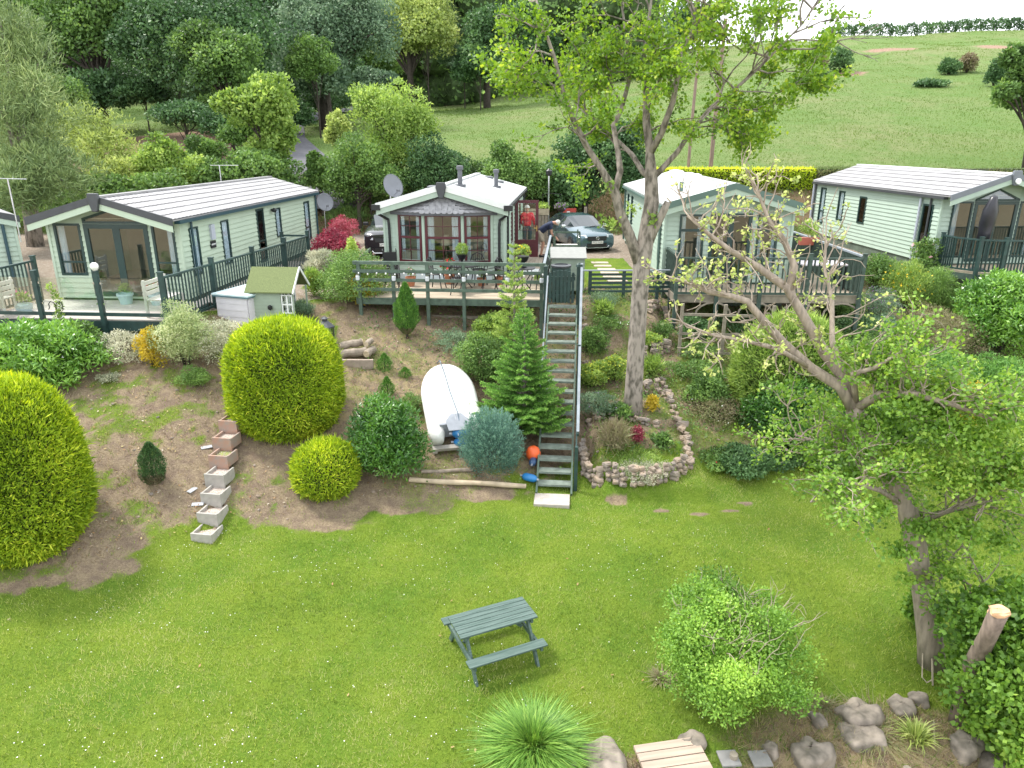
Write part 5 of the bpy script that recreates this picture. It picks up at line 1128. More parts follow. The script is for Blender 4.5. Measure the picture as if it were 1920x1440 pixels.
    for s in 'LR':
        hip, kne, ank, toe_ = sh[s][3:]; n0 = len(J)
        if long: J += [hip, kne, ank.lerp(kne, .08)]; Rd += [.108, .082, .066]; E_ += [(1, n0), (n0, n0+1), (n0+1, n0+2)]
        else: J += [hip, hip.lerp(kne, .88)]; Rd += [.112, .098]; E_ += [(1, n0), (n0, n0+1)]
    skin('trousers' if long else 'shorts', J, E_, Rd, shorts, t)
    for s in 'LR':
        ank, toe_ = sh[s][5:]; m = MB(); d = (toe_-ank); d.z = 0; d.normalize(); b = Vector((ank.x, ank.y, 0)); m.tube([b-d*.07+Vector((0, 0, .045)), b-d*.05+Vector((0, 0, .05)), b+d*.06+Vector((0, 0, .048)), b+d*.15+Vector((0, 0, .035)), b+d*.19+Vector((0, 0, .028))], [.03, .048, .048, .04, .02], 12).build('shoe', M_black, t, smooth=True)
    return t
M_navy = mat('navy_cotton', (.018, .028, .065), .85, .15, 12); M_beige = mat('beige_cotton', (.36, .31, .24), .85, .1, 10); M_redc = mat('red_cotton', (.62, .03, .045), .8, .08, 10); M_hairw = mat('white_hair', (.62, .60, .57), .8, .12, 60); M_dkt = mat('dark_trousers', (.04, .06, .075), .85, .1, 10)
# bending man, seen from his right-hand side, leaning towards the steps (+x)
person('man in navy t-shirt and beige shorts bending over the cream steps', W2(2.82, 4.9), R(-4), dict(pel=(-.08, 0, .92), chest=(.22, -.02, 1.18), neck=(.42, -.03, 1.27), head=(.56, -.04, 1.25), face=(.55, -.15, -.8),
    armL=((.30, .17, 1.20), (.36, .16, .90), (.50, .10, .72)), armR=((.30, -.19, 1.20), (.34, -.18, .90), (.52, -.10, .74)), side=(0, 1, 0), curl=(.2, 0, -1),
    legL=((-.08, .10, .88), (.04, .12, .50), (-.02, .13, .09), (.14, .13, .03)), legR=((-.08, -.10, .88), (.06, -.12, .50), (-.04, -.12, .09), (.12, -.13, .03))), M_navy, M_beige, M_hairw)
person('person in red top and dark trousers standing beyond the open glazed door', W2(2.15, 6.9), R(6), dict(pel=(0, 0, .93), chest=(0, .03, 1.27), neck=(0, .03, 1.46), head=(0, .06, 1.60), face=(0, 1, -.15),
    armL=((-.19, .02, 1.36), (-.25, .02, 1.08), (-.18, .22, .98)), armR=((.19, .02, 1.36), (.27, 0, 1.08), (.30, .16, .92)), side=(1, 0, 0), curl=(0, .3, -1),
    legL=((-.1, 0, .88), (-.11, -.02, .5), (-.11, .03, .09), (-.12, -.12 + .28, .03)), legR=((.1, 0, .88), (.11, -.02, .5), (.11, .03, .09), (.13, .16, .03))), M_redc, M_dkt, M_hairw, True)
bg_ = T('shopping_bag', 'bright red bag standing by the cabin doorway', 'bag', W2(2.1, 5.3), R(5)); MB().poly([(-.2, 0, 0), (.2, 0, 0), (.23, 0, .42), (-.22, 0, .44)], (0, .18, 0)).build('bag_body', M_redc, bg_, bev=.02)
for q in (.02, .15): MB().tube([(-.1, q, .42), (-.07, q, .56), (.07, q, .56), (.1, q, .42)], .01, 5).build('strap', M_redc, bg_)
# ================= plants
def U_(v): return v/np.maximum(np.linalg.norm(v, axis=1, keepdims=True), 1e-9)
def kites(C, D, N, L, W, wp=.45):
    """leaf quads: base C, along D, facing N"""
    n = len(C); L = np.broadcast_to(L, n)[:, None]; W = np.broadcast_to(W, n)[:, None]
    D = U_(D); S = U_(np.cross(N, D)); M = C+D*L*wp
    return np.stack([C, M+S*W/2, C+D*L, M-S*W/2], 1).reshape(-1, 3), np.arange(4*n).reshape(-1, 4)
def rsph(n):
    return U_(rng.standard_normal((n, 3)))
def wtint(P, s, amp=.22, base=.45, rnd=.14, zr=None, za=0.0):
    x, y, z = P.T
    t = base+amp*wob(x+z*.7, y+z*.4, s, 3)+rng.normal(0, rnd, len(P))
    return np.clip(t, 0, 1)
def cloud(name, blobs, n, L, W, mt, par, ts=2.0, shell=.55, up=.35, out=.6, tamp=.22, flat=.3, base=.45, droop=0, lowcut=-.75, rnd=.14, jit=.35):
    """leaves spread over many ellipsoidal clumps; blobs: list of (centre, (rx,ry,rz))"""
    B = np.array([b[0] for b in blobs]); Rr = np.array([b[1] for b in blobs]); a = (Rr[:, 0]*Rr[:, 1]+Rr[:, 0]*Rr[:, 2])
    k = rng.choice(len(B), n, p=a/a.sum()); d = rsph(n); d[:, 2] = np.where(d[:, 2] < lowcut, -d[:, 2], d[:, 2])
    r_ = 1-(1-shell)*rng.random(n)**1.4; r_ = r_*(1+.14*rng.standard_normal(n)*jit*2)
    P = B[k]+d*Rr[k]*r_[:, None]
    Nn = U_(d*out+np.array([0, 0, up])+rng.standard_normal((n, 3))*.45)
    Dd = U_(d*out+rng.standard_normal((n, 3))*.8+np.array([0, 0, up-droop])); Dd = Dd-Nn*np.sum(Dd*Nn, 1, keepdims=True)*flat
    V, F = kites(P, Dd, Nn, L*rng.uniform(.6, 1.25, n), W*rng.uniform(.7, 1.2, n))
    bt = rng.normal(0, .10, len(B))[k]
    return npmesh(name, V, F, mt, par, np.clip(wtint(P, ts, tamp, base, rnd)+bt, 0, 1))
def clumps(c, r, K, cr, lo=-.5, inner=.25):
    """K clump centres over an ellipsoid (c, r) with relative clump radius cr"""
    out = []
    for i in range(K):
        z = lo+(1-lo)*((i+.5)/K); a = i*2.39996+random.uniform(-.3, .3); q = math.sqrt(max(0, 1-z*z))
        f = random.uniform(1-inner*1.6, 1.0)-cr*.55; s = cr*random.uniform(.75, 1.3)
        out.append(((c[0]+r[0]*f*q*math.cos(a), c[1]+r[1]*f*q*math.sin(a), c[2]+r[2]*f*z), (r[0]*s, r[1]*s, r[2]*s*.85)))
    return out
# leaf palettes, dark to light (real leaf reflectances, kept modest)
LF = lambda n, c, g=1.9, **k: leafmat(n, [tuple(min(.8, v*g) for v in q) for q in c], **k)
P_mid = LF('leaf_mid_green', [(.02, .042, .012), (.046, .088, .024), (.088, .155, .04), (.17, .25, .07)])
P_dark = LF('leaf_dark_green', g=2.5, c=[(.009, .022, .009), (.02, .045, .016), (.04, .08, .028), (.08, .13, .045)], trans=.25)
P_blue = LF('leaf_grey_green', g=2.2, c=[(.02, .04, .026), (.045, .078, .045), (.085, .13, .075), (.16, .21, .13)], trans=.3)
P_lime = LF('leaf_lime', [(.042, .078, .016), (.09, .15, .032), (.165, .235, .058), (.29, .36, .11)], trans=.42)
P_yel = LF('leaf_pale_yellow_green', [(.06, .085, .025), (.13, .175, .05), (.23, .28, .085), (.38, .40, .17)], trans=.4)
P_pine = LF('pine_needles', [(.035, .06, .022), (.08, .12, .045), (.15, .20, .075), (.26, .30, .13)], trans=.2)
P_top = LF('clipped_golden_conifer', g=2.0, c=[(.035, .07, .007), (.105, .165, .013), (.20, .27, .02), (.38, .40, .045)], trans=.3, spec=.2)
P_laur = LF('glossy_laurel', [(.012, .04, .010), (.03, .085, .016), (.06, .14, .022), (.14, .25, .045)], trans=.25, rough=.3, spec=.6)
P_var = LF('variegated_leaf', g=1.6, c=[(.08, .13, .06), (.18, .24, .10), (.34, .37, .19), (.55, .54, .36)], trans=.3)
P_varw = LF('silver_variegated', g=1.45, c=[(.10, .13, .09), (.25, .27, .19), (.42, .41, .30), (.60, .57, .44)], trans=.3)
P_gold = LF('golden_leaf', g=1.0, c=[(.22, .20, .02), (.45, .36, .03), (.62, .47, .05), (.70, .55, .12)], trans=.35, flower=True)
P_red = LF('purple_red_leaf', g=1.2, c=[(.07, .012, .022), (.17, .025, .045), (.30, .05, .08), (.42, .14, .17)], trans=.35, flower=True)
P_jun = LF('blue_juniper', [(.02, .048, .038), (.045, .095, .075), (.085, .16, .125), (.16, .25, .19)], trans=.15)
P_spr = LF('spruce_needles', [(.02, .055, .014), (.045, .11, .022), (.09, .19, .035), (.20, .31, .07)], trans=.2)
P_heath = LF('brownish_heath', g=1.25, c=[(.10, .075, .05), (.19, .15, .10), (.20, .20, .09), (.12, .17, .06)], trans=.25)
P_ald = LF('alder_leaf', [(.03, .07, .012), (.07, .14, .02), (.13, .22, .035), (.26, .33, .07)], trans=.4, spec=.4)
P_syc = LF('sycamore_leaf', [(.03, .065, .01), (.07, .135, .016), (.13, .215, .028), (.28, .33, .05)], trans=.42, spec=.4)
P_flo = {k: LF('flower_'+k, g=1, c=[c, tuple(min(1, x*1.15) for x in c)], trans=.2, flower=True) for k, c in dict(white=(.75, .75, .70), pink=(.70, .16, .35), red=(.55, .02, .03), yellow=(.70, .50, .03), purple=(.30, .16, .36), orange=(.72, .16, .05), palepink=(.72, .42, .50), lime=(.50, .52, .06)).items()}
M_trk = mat('grey_bark_tree', (.30, .26, .225), .9, .3, 7, .04, 14, c2=(.10, .088, .07), thr=(.36, .56), stretch=(1.5, 1.5, .6)); M_trk2 = mat('dark_bark', (.055, .045, .036), .95, .3, 6, .03, 12); M_twig = mat('pale_twig', (.34, .29, .22), .9, .25, 9); M_trk3 = mat('brown_furrowed_bark', (.20, .155, .125), .95, .32, 7, .03, 14, stretch=(2.5, 2.5, .5))
def pl(cx, yb, wpx, yt, k=.8):
    """ground position, radius and height of a plant from its outline in the photograph"""
    g = gp(cx, yb); d = g.y*math.cos(PITCH)+(CAMH-g.z)*math.sin(PITCH); r_ = wpx/2*d/FPX; y = g.y+r_*k
    x = g.x*((y*math.cos(PITCH)+(CAMH-g.z)*math.sin(PITCH))/d); z0 = gz(x, max(g.y, y-.65*r_))-.02; return Vector((x, y, z0)), r_, Yp(cx, yt, y).z-z0
def stems(par, top, r0, n, m, sp=.6, name='stems', base=(0, 0, 0)):
    mb = MB()
    for i in range(n):
        a = random.uniform(0, 2*PI); q = random.uniform(.3, 1)*sp; b = Vector(base); t_ = Vector((math.cos(a)*q, math.sin(a)*q, top*random.uniform(.6, .95)))+b
        mb.tube([b-Vector((0, 0, .05)), b.lerp(t_, .5)+Vector((random.uniform(-.05, .05), random.uniform(-.05, .05), top*.08)), t_], [r0, r0*.65, r0*.25], 6)
    return mb.build(name, m, par, smooth=True)
def bush(nm, label, cat, cx, yb, w_, yt, n, L, W, mt, K=14, cr=.42, group=None, flowers=None, k=.8, pos=None, par_kw={}, stem=M_trk2, rsy=1.0, **kw):
    g, r_, h = pos if pos else pl(cx, yb, w_, yt, k)
    t = T(nm, label, cat, g, 0, group); c = (0, 0, h*.5); rr_ = (r_, r_*rsy, h*.52)
    bl = clumps(c, rr_, K, cr, **(par_kw or dict(lo=-.85)))+[(c, (r_*.62, r_*.62*rsy, h*.42))]
    cloud('foliage', bl, n, L, W, mt, t, **kw); stems(t, h*.6, max(.006, min(.028, r_*.03)), 8, stem, r_*.5)
    if flowers:
        fm, fn, fs = flowers; top = [b for b in bl if b[0][2] > h*.35]
        cloud('blossoms', [(b[0], tuple(q*1.05 for q in b[1])) for b in top], fn, fs, fs, P_flo[fm], t, shell=.93, up=.9, tamp=0, lowcut=0)
    return t
# ---- clipped golden topiary
def topiary(label, cx, yb, w_, yt, n, k=.92, ex=2.6, sz=.085, pos=None, grp='clipped golden conifer domes', hz=.5, mt=None, flat=1.0):
    g, r_, h = pos if pos else pl(cx, yb, w_, yt, k)
    g = Vector((g.x, g.y, g.z-.07*h)); h *= 1.07; t = T('clipped_conifer', label, 'topiary bush', g, 0, grp)
    d = rsph(n); d[:, 2] = np.where(d[:, 2] < -.85, -d[:, 2], d[:, 2])
    e = ex; s = (np.abs(d[:, 0])**2+np.abs(d[:, 1])**2)**.5
    f = (s**e+np.abs(d[:, 2])**e)**(-1/e); P0 = d*f[:, None]
    zz = P0[:, 2]*.5+.5                                         # 0 foot, 1 top
    pr = np.interp(zz, [0, .12, .3, .62, .85, 1], [.78, .92, 1, .97, .93, .9])
    nrm = U_(np.stack([np.sign(d[:, 0])*np.abs(P0[:, 0])**(e-1), np.sign(d[:, 1])*np.abs(P0[:, 1])**(e-1), np.sign(d[:, 2])*np.abs(P0[:, 2])**(e-1)], 1))
    dis = 1+.03*wob(P0[:, 0]*1.2+P0[:, 2], P0[:, 1]*1.2-P0[:, 2]*.6, 1.3, r_+1)+.02*wob(P0[:, 0]*3+P0[:, 2]*2, P0[:, 1]*3-P0[:, 2], 1.5, r_)+.04*np.minimum(0, wob(P0[:, 0]*7+P0[:, 2]*5, P0[:, 1]*7-P0[:, 2]*4, 2.2, 2)+.1)
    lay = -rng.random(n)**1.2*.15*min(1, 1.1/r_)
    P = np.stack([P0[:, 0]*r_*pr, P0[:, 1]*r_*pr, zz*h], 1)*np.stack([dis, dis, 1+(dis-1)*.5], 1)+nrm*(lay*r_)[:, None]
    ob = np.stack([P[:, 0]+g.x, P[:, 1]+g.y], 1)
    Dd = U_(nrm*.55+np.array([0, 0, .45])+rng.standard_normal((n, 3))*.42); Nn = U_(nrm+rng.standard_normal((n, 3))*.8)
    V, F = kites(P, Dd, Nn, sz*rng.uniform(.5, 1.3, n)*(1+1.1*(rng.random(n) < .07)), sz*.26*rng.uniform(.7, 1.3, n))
    ti = np.clip(.52+.24*wob(P[:, 0]*2+P[:, 2]*1.5, P[:, 1]*2-P[:, 2], 1.6, 5)+rng.normal(0, .18, n)+2.4*lay+.04, 0, 1)  # deeper sprays tinted darker: shade of the gaps put into the colour
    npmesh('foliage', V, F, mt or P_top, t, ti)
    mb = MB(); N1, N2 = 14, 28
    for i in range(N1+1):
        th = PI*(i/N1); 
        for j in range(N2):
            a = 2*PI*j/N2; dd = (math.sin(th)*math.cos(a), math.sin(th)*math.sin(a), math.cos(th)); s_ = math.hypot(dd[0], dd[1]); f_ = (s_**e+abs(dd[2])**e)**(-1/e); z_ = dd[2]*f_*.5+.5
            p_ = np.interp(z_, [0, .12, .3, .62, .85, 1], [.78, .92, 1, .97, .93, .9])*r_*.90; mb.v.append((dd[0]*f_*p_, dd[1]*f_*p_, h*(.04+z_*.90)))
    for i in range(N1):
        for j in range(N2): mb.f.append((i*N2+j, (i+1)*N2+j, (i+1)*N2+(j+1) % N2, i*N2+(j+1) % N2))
    mb.build('shade_core', mat('core_shade', (.022, .032, .008), .95, .4, 14), t, smooth=True); return t  # solid dark core; its colour paints the shade between sprays
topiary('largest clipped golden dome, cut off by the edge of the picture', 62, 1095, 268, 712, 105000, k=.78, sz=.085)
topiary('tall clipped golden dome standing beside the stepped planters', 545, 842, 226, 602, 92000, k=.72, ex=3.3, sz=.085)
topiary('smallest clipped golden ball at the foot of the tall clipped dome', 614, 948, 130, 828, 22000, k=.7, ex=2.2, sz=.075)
# ---- conifers
def conifer(label, cx, yb, w_, yt, n, mt, pos=None, clear=.05, sz=.07, nm='dwarf_conifer', grp=None, prof=None, brown=0, upn=.9, kk=.8):
    g, r_, h = pos if pos else pl(cx, yb, w_, yt, kk)
    t = T(nm, label, 'conifer', g, 0, grp); u = rng.random(n)**.9; a = rng.uniform(0, 2*PI, n)
    pr = np.interp(u, *(prof or ([0, .15, .4, .8, 1], [.5, .9, 1, .4, .04])))
    lob = 1+.10*np.sin(a*5+u*9)+.10*np.sin(a*3-u*14)
    rad = pr*r_*lob*(1-.5*rng.random(n)**2); P = np.stack([np.cos(a)*rad, np.sin(a)*rad, (clear+(1-clear)*u)*h], 1)
    o = np.stack([np.cos(a), np.sin(a), 0*a], 1); Dd = U_(o*.5+np.array([0, 0, upn])+rng.standard_normal((n, 3))*.3)
    V, F = kites(P, Dd, U_(o+rng.standard_normal((n, 3))*.6), sz*rng.uniform(.6, 1.3, n), sz*.28)
    ti = np.clip(.42+.25*np.sin(a*6+u*15)*.5+rng.normal(0, .16, n), 0, 1)
    fo = npmesh('foliage', V, F, mt, t, ti); MB().tube([(0, 0, -.1), (.0, .0, h*.5), (0, 0, h*.9)], [max(.02, r_*.12), r_*.08, .005], 7).build('trunk', M_trk2, t)
    if brown:
        m_ = int(n*brown); q = np.argsort(u)[:m_]; V2, F2 = kites(P[q]*np.array([1.02, 1.02, 1]), Dd[q], o[q], sz, sz*.25); npmesh('dead_foliage', V2, F2, P_heath, t, rng.random(m_)*.4)
    return t
G_ = 'small conifers planted on the bank'
conifer('slender green columnar conifer in front of the old deck', 764, 645, 46, 532, 9000, P_spr, nm='columnar_conifer', brown=.10, grp=None, prof=([0, .1, .3, .55, .85, 1], [.25, .6, 1, .85, .35, .03]), clear=.12)
conifer('dark young conifer with browned base standing alone on the bank', 292, 925, 46, 832, 6000, P_dark, nm='columnar_conifer', brown=.22, prof=([0, .1, .4, .75, 1], [.4, .8, 1, .75, .1]), clear=.1, sz=.05)
conifer('tiny conical conifer, upper one of three beside the tall clipped dome', 722, 702, 30, 664, 1800, P_spr, grp=G_, sz=.05); conifer('tiny conical conifer, lower one of three beside the tall clipped dome', 727, 748, 28, 708, 1800, P_spr, grp=G_, sz=.05); conifer('tiniest conical conifer nearest the bow of the dinghy', 760, 713, 24, 690, 1200, P_spr, grp=G_, sz=.045)
bush('juniper_bush', 'low dull green shrub touching the side of the dinghy', 'shrub', 772, 785, 50, 735, 2500, .05, .015, P_mid, K=8, up=.6)
# blue juniper: plume-like sprays
def plumes(label, cx, yb, w_, yt, K, npl, mt, nm='blue_juniper'):
    g, r_, h = pl(cx, yb, w_, yt, .8); t = T(nm, label, 'shrub', g); Ps, Ds, Ns, Ti = [], [], [], []
    for i in range(K):
        z = -.35+1.33*(i+.5)/K; a = i*2.39996; q = math.sqrt(max(0, 1-min(1, abs(z))**2)); tip = np.array((r_*q*math.cos(a)*random.uniform(.85, 1.08), r_*q*math.sin(a)*random.uniform(.85, 1.08), h*(.5+.5*z*random.uniform(.9, 1.1))))
        bs = np.array((tip[0]*.35, tip[1]*.35, max(0, tip[2]-.42*h))); ax_ = tip-bs; m_ = npl; u = rng.random(m_); wd_ = .10*r_*(1-u)**.7+.008
        off = rng.standard_normal((m_, 3))*wd_[:, None]; p = bs+ax_*(.25+.75*u)[:, None]+off; Ps.append(p); Ds.append(U_(ax_/np.linalg.norm(ax_)+off*6+rng.standard_normal((m_, 3))*.25)); Ns.append(rng.standard_normal((m_, 3))); Ti.append(np.clip(.25+.5*u+rng.normal(0, .12, m_)+random.uniform(-.1, .1), 0, 1))
    P = np.concatenate(Ps); V, F = kites(P, np.concatenate(Ds), np.concatenate(Ns), .055*rng.uniform(.6, 1.3, len(P)), .014); npmesh('foliage', V, F, mt, t, np.concatenate(Ti)); stems(t, h*.6, .02, 8, M_trk2, r_*.5); return t
plumes('bushy blue-green juniper hiding the stern corner of the dinghy', 922, 912, 122, 768, 230, 110, P_jun)
# spruces
def spruce(label, x_, y_, h, rb, mt, n_wh=20, seed=1, nl=.05, upw=.15, dens=1.0, top=.0):
    random.seed(seed); z0 = gz(x_, y_); t = T('spruce_tree', label, 'spruce', (x_, y_, z0-.05), 0, 'young spruces beside the stairs'); tk = MB(); tk.tube([(0, 0, 0), (.01, 0, h*.5), (0, 0, h)], [.05, .03, .006], 8); tk.build('trunk', M_trk, t); br = MB(); Ps, Ds, Ns, Ti = [], [], [], []
    def needles(a, b, m_, w_, tb):
        u = rng.random(m_); p = a+(b-a)*u[:, None]+rng.standard_normal((m_, 3))*.006; ax_ = (b-a)/max(1e-6, np.linalg.norm(b-a)); r0 = rsph(m_); D = U_(ax_*.8+r0*.8+np.array([0, 0, .15])); Ps.append(p); Ds.append(D); Ns.append(rng.standard_normal((m_, 3))); Ti.append(np.clip(tb+.3*(u-.4)+rng.normal(0, .1, m_), 0, 1))
    for i in range(n_wh):
        f = (i+.5)/n_wh; z = h*(.04+.93*f); ln = rb*(1-f)**.85*random.uniform(.9, 1.1)+.08; nb = max(4, int(9-4*f))
        for k in range(nb):
            a = 2*PI*k/nb+i*1.1+random.uniform(-.2, .2); l_ = ln*random.uniform(.75, 1.12); d = np.array((math.cos(a), math.sin(a), upw+.5*f*f)); b0 = np.array((0, 0, z)); b1 = b0+d*l_*.55-np.array((0, 0, .04*l_)); b2 = b0+d*l_+np.array((0, 0, .06*l_))
            br.tube([tuple(b0), tuple(b1), tuple(b2)], [.012*(1-f)+.004, .007, .003], 4, False); sd_ = np.array((-math.sin(a), math.cos(a), 0))
            needles(b0+(b1-b0)*.3, b2, int(50*dens*l_/.5)+12, 0, .5); m_ = max(2, int(l_/.075))
            for j in range(m_):
                u = .22+.75*(j+.5)/m_; bp = b0+(b1-b0)*min(1, u/.55) if u < .55 else b1+(b2-b1)*((u-.55)/.45)
                for s in (-1, 1):
                    sl_ = l_*.42*(1-u*.75)*random.uniform(.8, 1.15); e = bp+(sd_*s*.75+d*.62+np.array((0, 0, random.uniform(-.18, .08))))*sl_; needles(bp, e, int(34*dens*sl_/.2)+4, 0, .35+.35*u)
    br.build('branches', M_trk, t); P = np.concatenate(Ps); V, F = kites(P, np.concatenate(Ds), np.concatenate(Ns), nl*rng.uniform(.7, 1.2, len(P)), nl*.32); npmesh('needles', V, F, mt, t, np.concatenate(Ti)); return t
spruce('dense bright green spruce with bare leader, next to the lower stairs', .28, 15.75, 3.05, 1.08, P_spr, 21, 3, dens=1.5)
spruce('taller thin spruce rising past the deck rail behind the dense one', .05, 17.6, 3.55, .62, P_lime, 18, 5, dens=.8, nl=.055)
# shrubs between dinghy and spruce
bush('shrub', 'tangled green shrub under the deck between the dinghy and the spruces', 'shrub', 905, 745, 110, 620, 9000, .07, .035, P_mid, K=18, cr=.34, flowers=None)
bush('shrub', 'leafy green sapling growing up through the deck posts', 'shrub', 925, 650, 90, 585, 5000, .09, .06, P_lime, K=12, cr=.36); bush('weeds', 'pale straggly weeds below the deck, above the bow of the dinghy', 'weeds', 850, 672, 90, 618, 2600, .07, .02, P_blue, K=12, cr=.3, up=.8)
bush('weeds', 'dark ivy and weeds in the shade under the old deck', 'weeds', 800, 612, 200, 580, 5000, .06, .03, P_dark, K=16, cr=.3, rsy=.3)
# laurels
bush('laurel_bush', 'rounded glossy laurel between the golden ball and the dinghy', 'laurel', 732, 940, 150, 742, 17000, .105, .034, P_laur, K=26, cr=.36, k=.85, up=.5, tamp=.25)
bush('laurel_bush', 'wide leafy shrub with white flowers below the glass-fronted deck', 'shrub', 70, 775, 290, 598, 26000, .13, .042, P_laur, K=34, cr=.3, k=.75, up=.6, base=.8, flowers=('white', 60, .07), rsy=.8)
bush('laurel_bush', 'leafy shrub at the foot of the climber below the glass-fronted deck', 'shrub', 165, 690, 80, 600, 6000, .09, .035, P_mid, K=14, cr=.34, k=.5, flowers=('white', 14, .08))
bush('variegated_bush', 'rounded variegated holly standing in front of the white store', 'shrub', 352, 712, 112, 566, 17000, .045, .022, P_var, K=26, cr=.36, k=.7, up=.4)
bush('variegated_bush', 'little variegated sucker growing at the holly foot', 'shrub', 368, 742, 62, 690, 3500, .045, .022, P_mid, K=10, base=.65)
bush('variegated_bush', 'silvery white shrub between the holly and the tall clipped dome', 'shrub', 425, 705, 105, 590, 8000, .05, .022, P_varw, K=16, cr=.34); bush('variegated_bush', 'silvery white shrub under the middle deck post', 'shrub', 245, 695, 120, 618, 6000, .05, .022, P_varw, K=16, cr=.32); bush('golden_shrub', 'golden leaved shrub tucked between silvery and variegated bushes', 'shrub', 288, 702, 54, 612, 3600, .05, .028, P_gold, K=8)
bush('variegated_bush', 'small silvery shrub low on the bank beside the white flowers', 'shrub', 205, 725, 50, 700, 1200, .05, .022, P_varw, K=6)
# climber on the iron support
p = W1(-.1, -2.6, 0); t = T('climber', 'slim white-flowered climber on the iron support', 'climber', (p[0], p[1], gz(p[0], p[1])))
cloud('foliage', [((random.uniform(-.06, .06), random.uniform(-.06, .06), z), (.09+.02*math.sin(z*9), .09, .12)) for z in np.linspace(.2, 1.45, 9)], 900, .06, .03, P_lime, t); cloud('blossoms', [((.06, -.08, .75), (.08, .05, .1))], 6, .08, .08, P_flo['white'], t, shell=.9)
# between the cabins
bush('acer', 'purple-red acer at the fence end beside the parked grey car', 'acer', 628, 500, 92, 428, 9000, .10, .035, P_red, K=20, cr=.34, k=.6, up=.2, droop=.5); bush('acer', 'pinker top of a red acer just behind the darker one', 'acer', 640, 462, 66, 405, 3500, .12, .03, P_red, K=12, cr=.34, base=.75)
bush('golden_shrub', 'yellow-green shrub at the side of the red acer', 'shrub', 664, 505, 30, 446, 2200, .08, .04, P_lime, K=8, base=.85); bush('golden_shrub', 'yellow-flowered shrub at the corner of the old deck', 'shrub', 684, 590, 62, 512, 5200, .06, .035, P_gold, K=14, cr=.33)
bush('shrub', 'rounded green shrub behind the golden one at the deck corner', 'shrub', 662, 600, 150, 470, 20000, .06, .03, P_mid, K=26, cr=.36, k=.9, base=.6); bush('perennials', 'feathery pale perennials by the picket fence end', 'perennials', 606, 525, 70, 470, 4500, .14, .02, P_varw, K=14, cr=.34, up=1.2, base=.35)
bush('perennials', 'strappy lilies with an orange flower beside the playhouse', 'perennials', 590, 560, 46, 508, 1500, .22, .03, P_lime, K=8, up=1.0, flowers=('orange', 7, .12)); bush('lavender', 'clump of green lavender in front of the playhouse', 'perennials', 556, 608, 84, 566, 4200, .12, .012, P_blue, K=14, cr=.3, up=1.6, out=.5)
# pot plants
def potplant(loc, r_, label, mt, fl=None, n=500, L=.06):
    t = T('potted_plant', label, 'potted plant', loc); bl = clumps((0, 0, r_*.8), (r_, r_, r_), 7, .45); cloud('foliage', bl, n, L, L*.5, mt, t)
    if fl: cloud('blossoms', bl, fl[1], fl[2], fl[2], P_flo[fl[0]], t, shell=.9, up=.9, lowcut=0)
a_ = W2(.75, -1.5, 4.12); g_ = Vector(a_); t = T('topiary_ball', 'round bright green topiary growing in the footed urn', 'potted plant', g_); cloud('foliage', [((0, 0, .14), (.17, .17, .17))], 1600, .035, .02, P_lime, t, shell=.8)
potplant(W2(2.55, -2.0, 4.15), .19, 'yellow flowers spilling from the black footed urn', P_lime, ('yellow', 26, .06)); potplant(W2(.25, -.75, 3.42), .26, 'tall red geraniums below the bay window', P_mid, ('red', 46, .09), 700)
potplant(W2(-.85, -1.2, 3.38), .16, 'pink flowers in the terracotta pot nearest the wheelchair', P_mid, ('palepink', 22, .05), 350, .05); potplant(W2(1.25, -1.0, 3.34), .14, 'green plant in the pot behind the table leg', P_mid, None, 300, .05); potplant(W2(1.75, -.8, 3.34), .15, 'leafy plant in the pot below the downpipe', P_mid, None, 300)
potplant(W2(2.95, -.6, 3.15), .2, 'green bushy plant on the side deck next to the mat', P_lime, None, 500)
potplant(W1(1.2, -.5, 3.36), .26, 'red geraniums reflected in the french doors', P_mid, ('red', 30, .07), 600); potplant(W1(.3, -.45, 3.34), .2, 'clipped greenery in the pale bowl by the french doors', P_mid, None, 700, .04); potplant(W1(-1.7, -1.6, 3.3), .2, 'trailing plant in the pale blue round pot', P_lime, ('pink', 8, .07), 350)
p = gp(18, 610); t = T('roses', 'bright pink roses at the end of the glass-fronted deck', 'roses', (-12.1, 16.9, 2.0)); cloud('foliage', [((0, 0, .5), (.3, .3, .5))], 700, .07, .04, P_mid, t); cloud('blossoms', [((0, -.1, .95), (.2, .1, .1))], 40, .09, .09, P_flo['pink'], t, shell=.2)
potplant(W3(3.2, 2.2, 4.2), .32, 'bushy green plants in the red trough', P_lime, ('palepink', 10, .06), 900, .08)
for x_, l in ((1.35, 'hanging basket left of the lamp post, green'), (2.15, 'hanging basket beside the lamp post with purple flowers')):
    t = T('hanging_basket', l.replace('left of', 'on the cabin side of'), 'hanging basket', (x_-.05, 31.5, 4.35)); MB().lathe((0, 0, 0), [(.05, 0), (.2, .14), (.22, .2), (.18, .19)], 12).build('basket', M_trk2, t); MB().tube([(0, 0, .2), (0, 0, .75), (1.6-x_, .08, .8)], .01, 5).build('hanger', M_iron, t)
    bl = clumps((0, 0, .24), (.3, .3, .2), 7, .45); cloud('foliage', bl, 500, .08, .04, P_lime if x_ < 2 else P_mid, t)
    if x_ > 2: cloud('blossoms', bl, 120, .07, .07, P_flo['purple'], t, shell=.9)
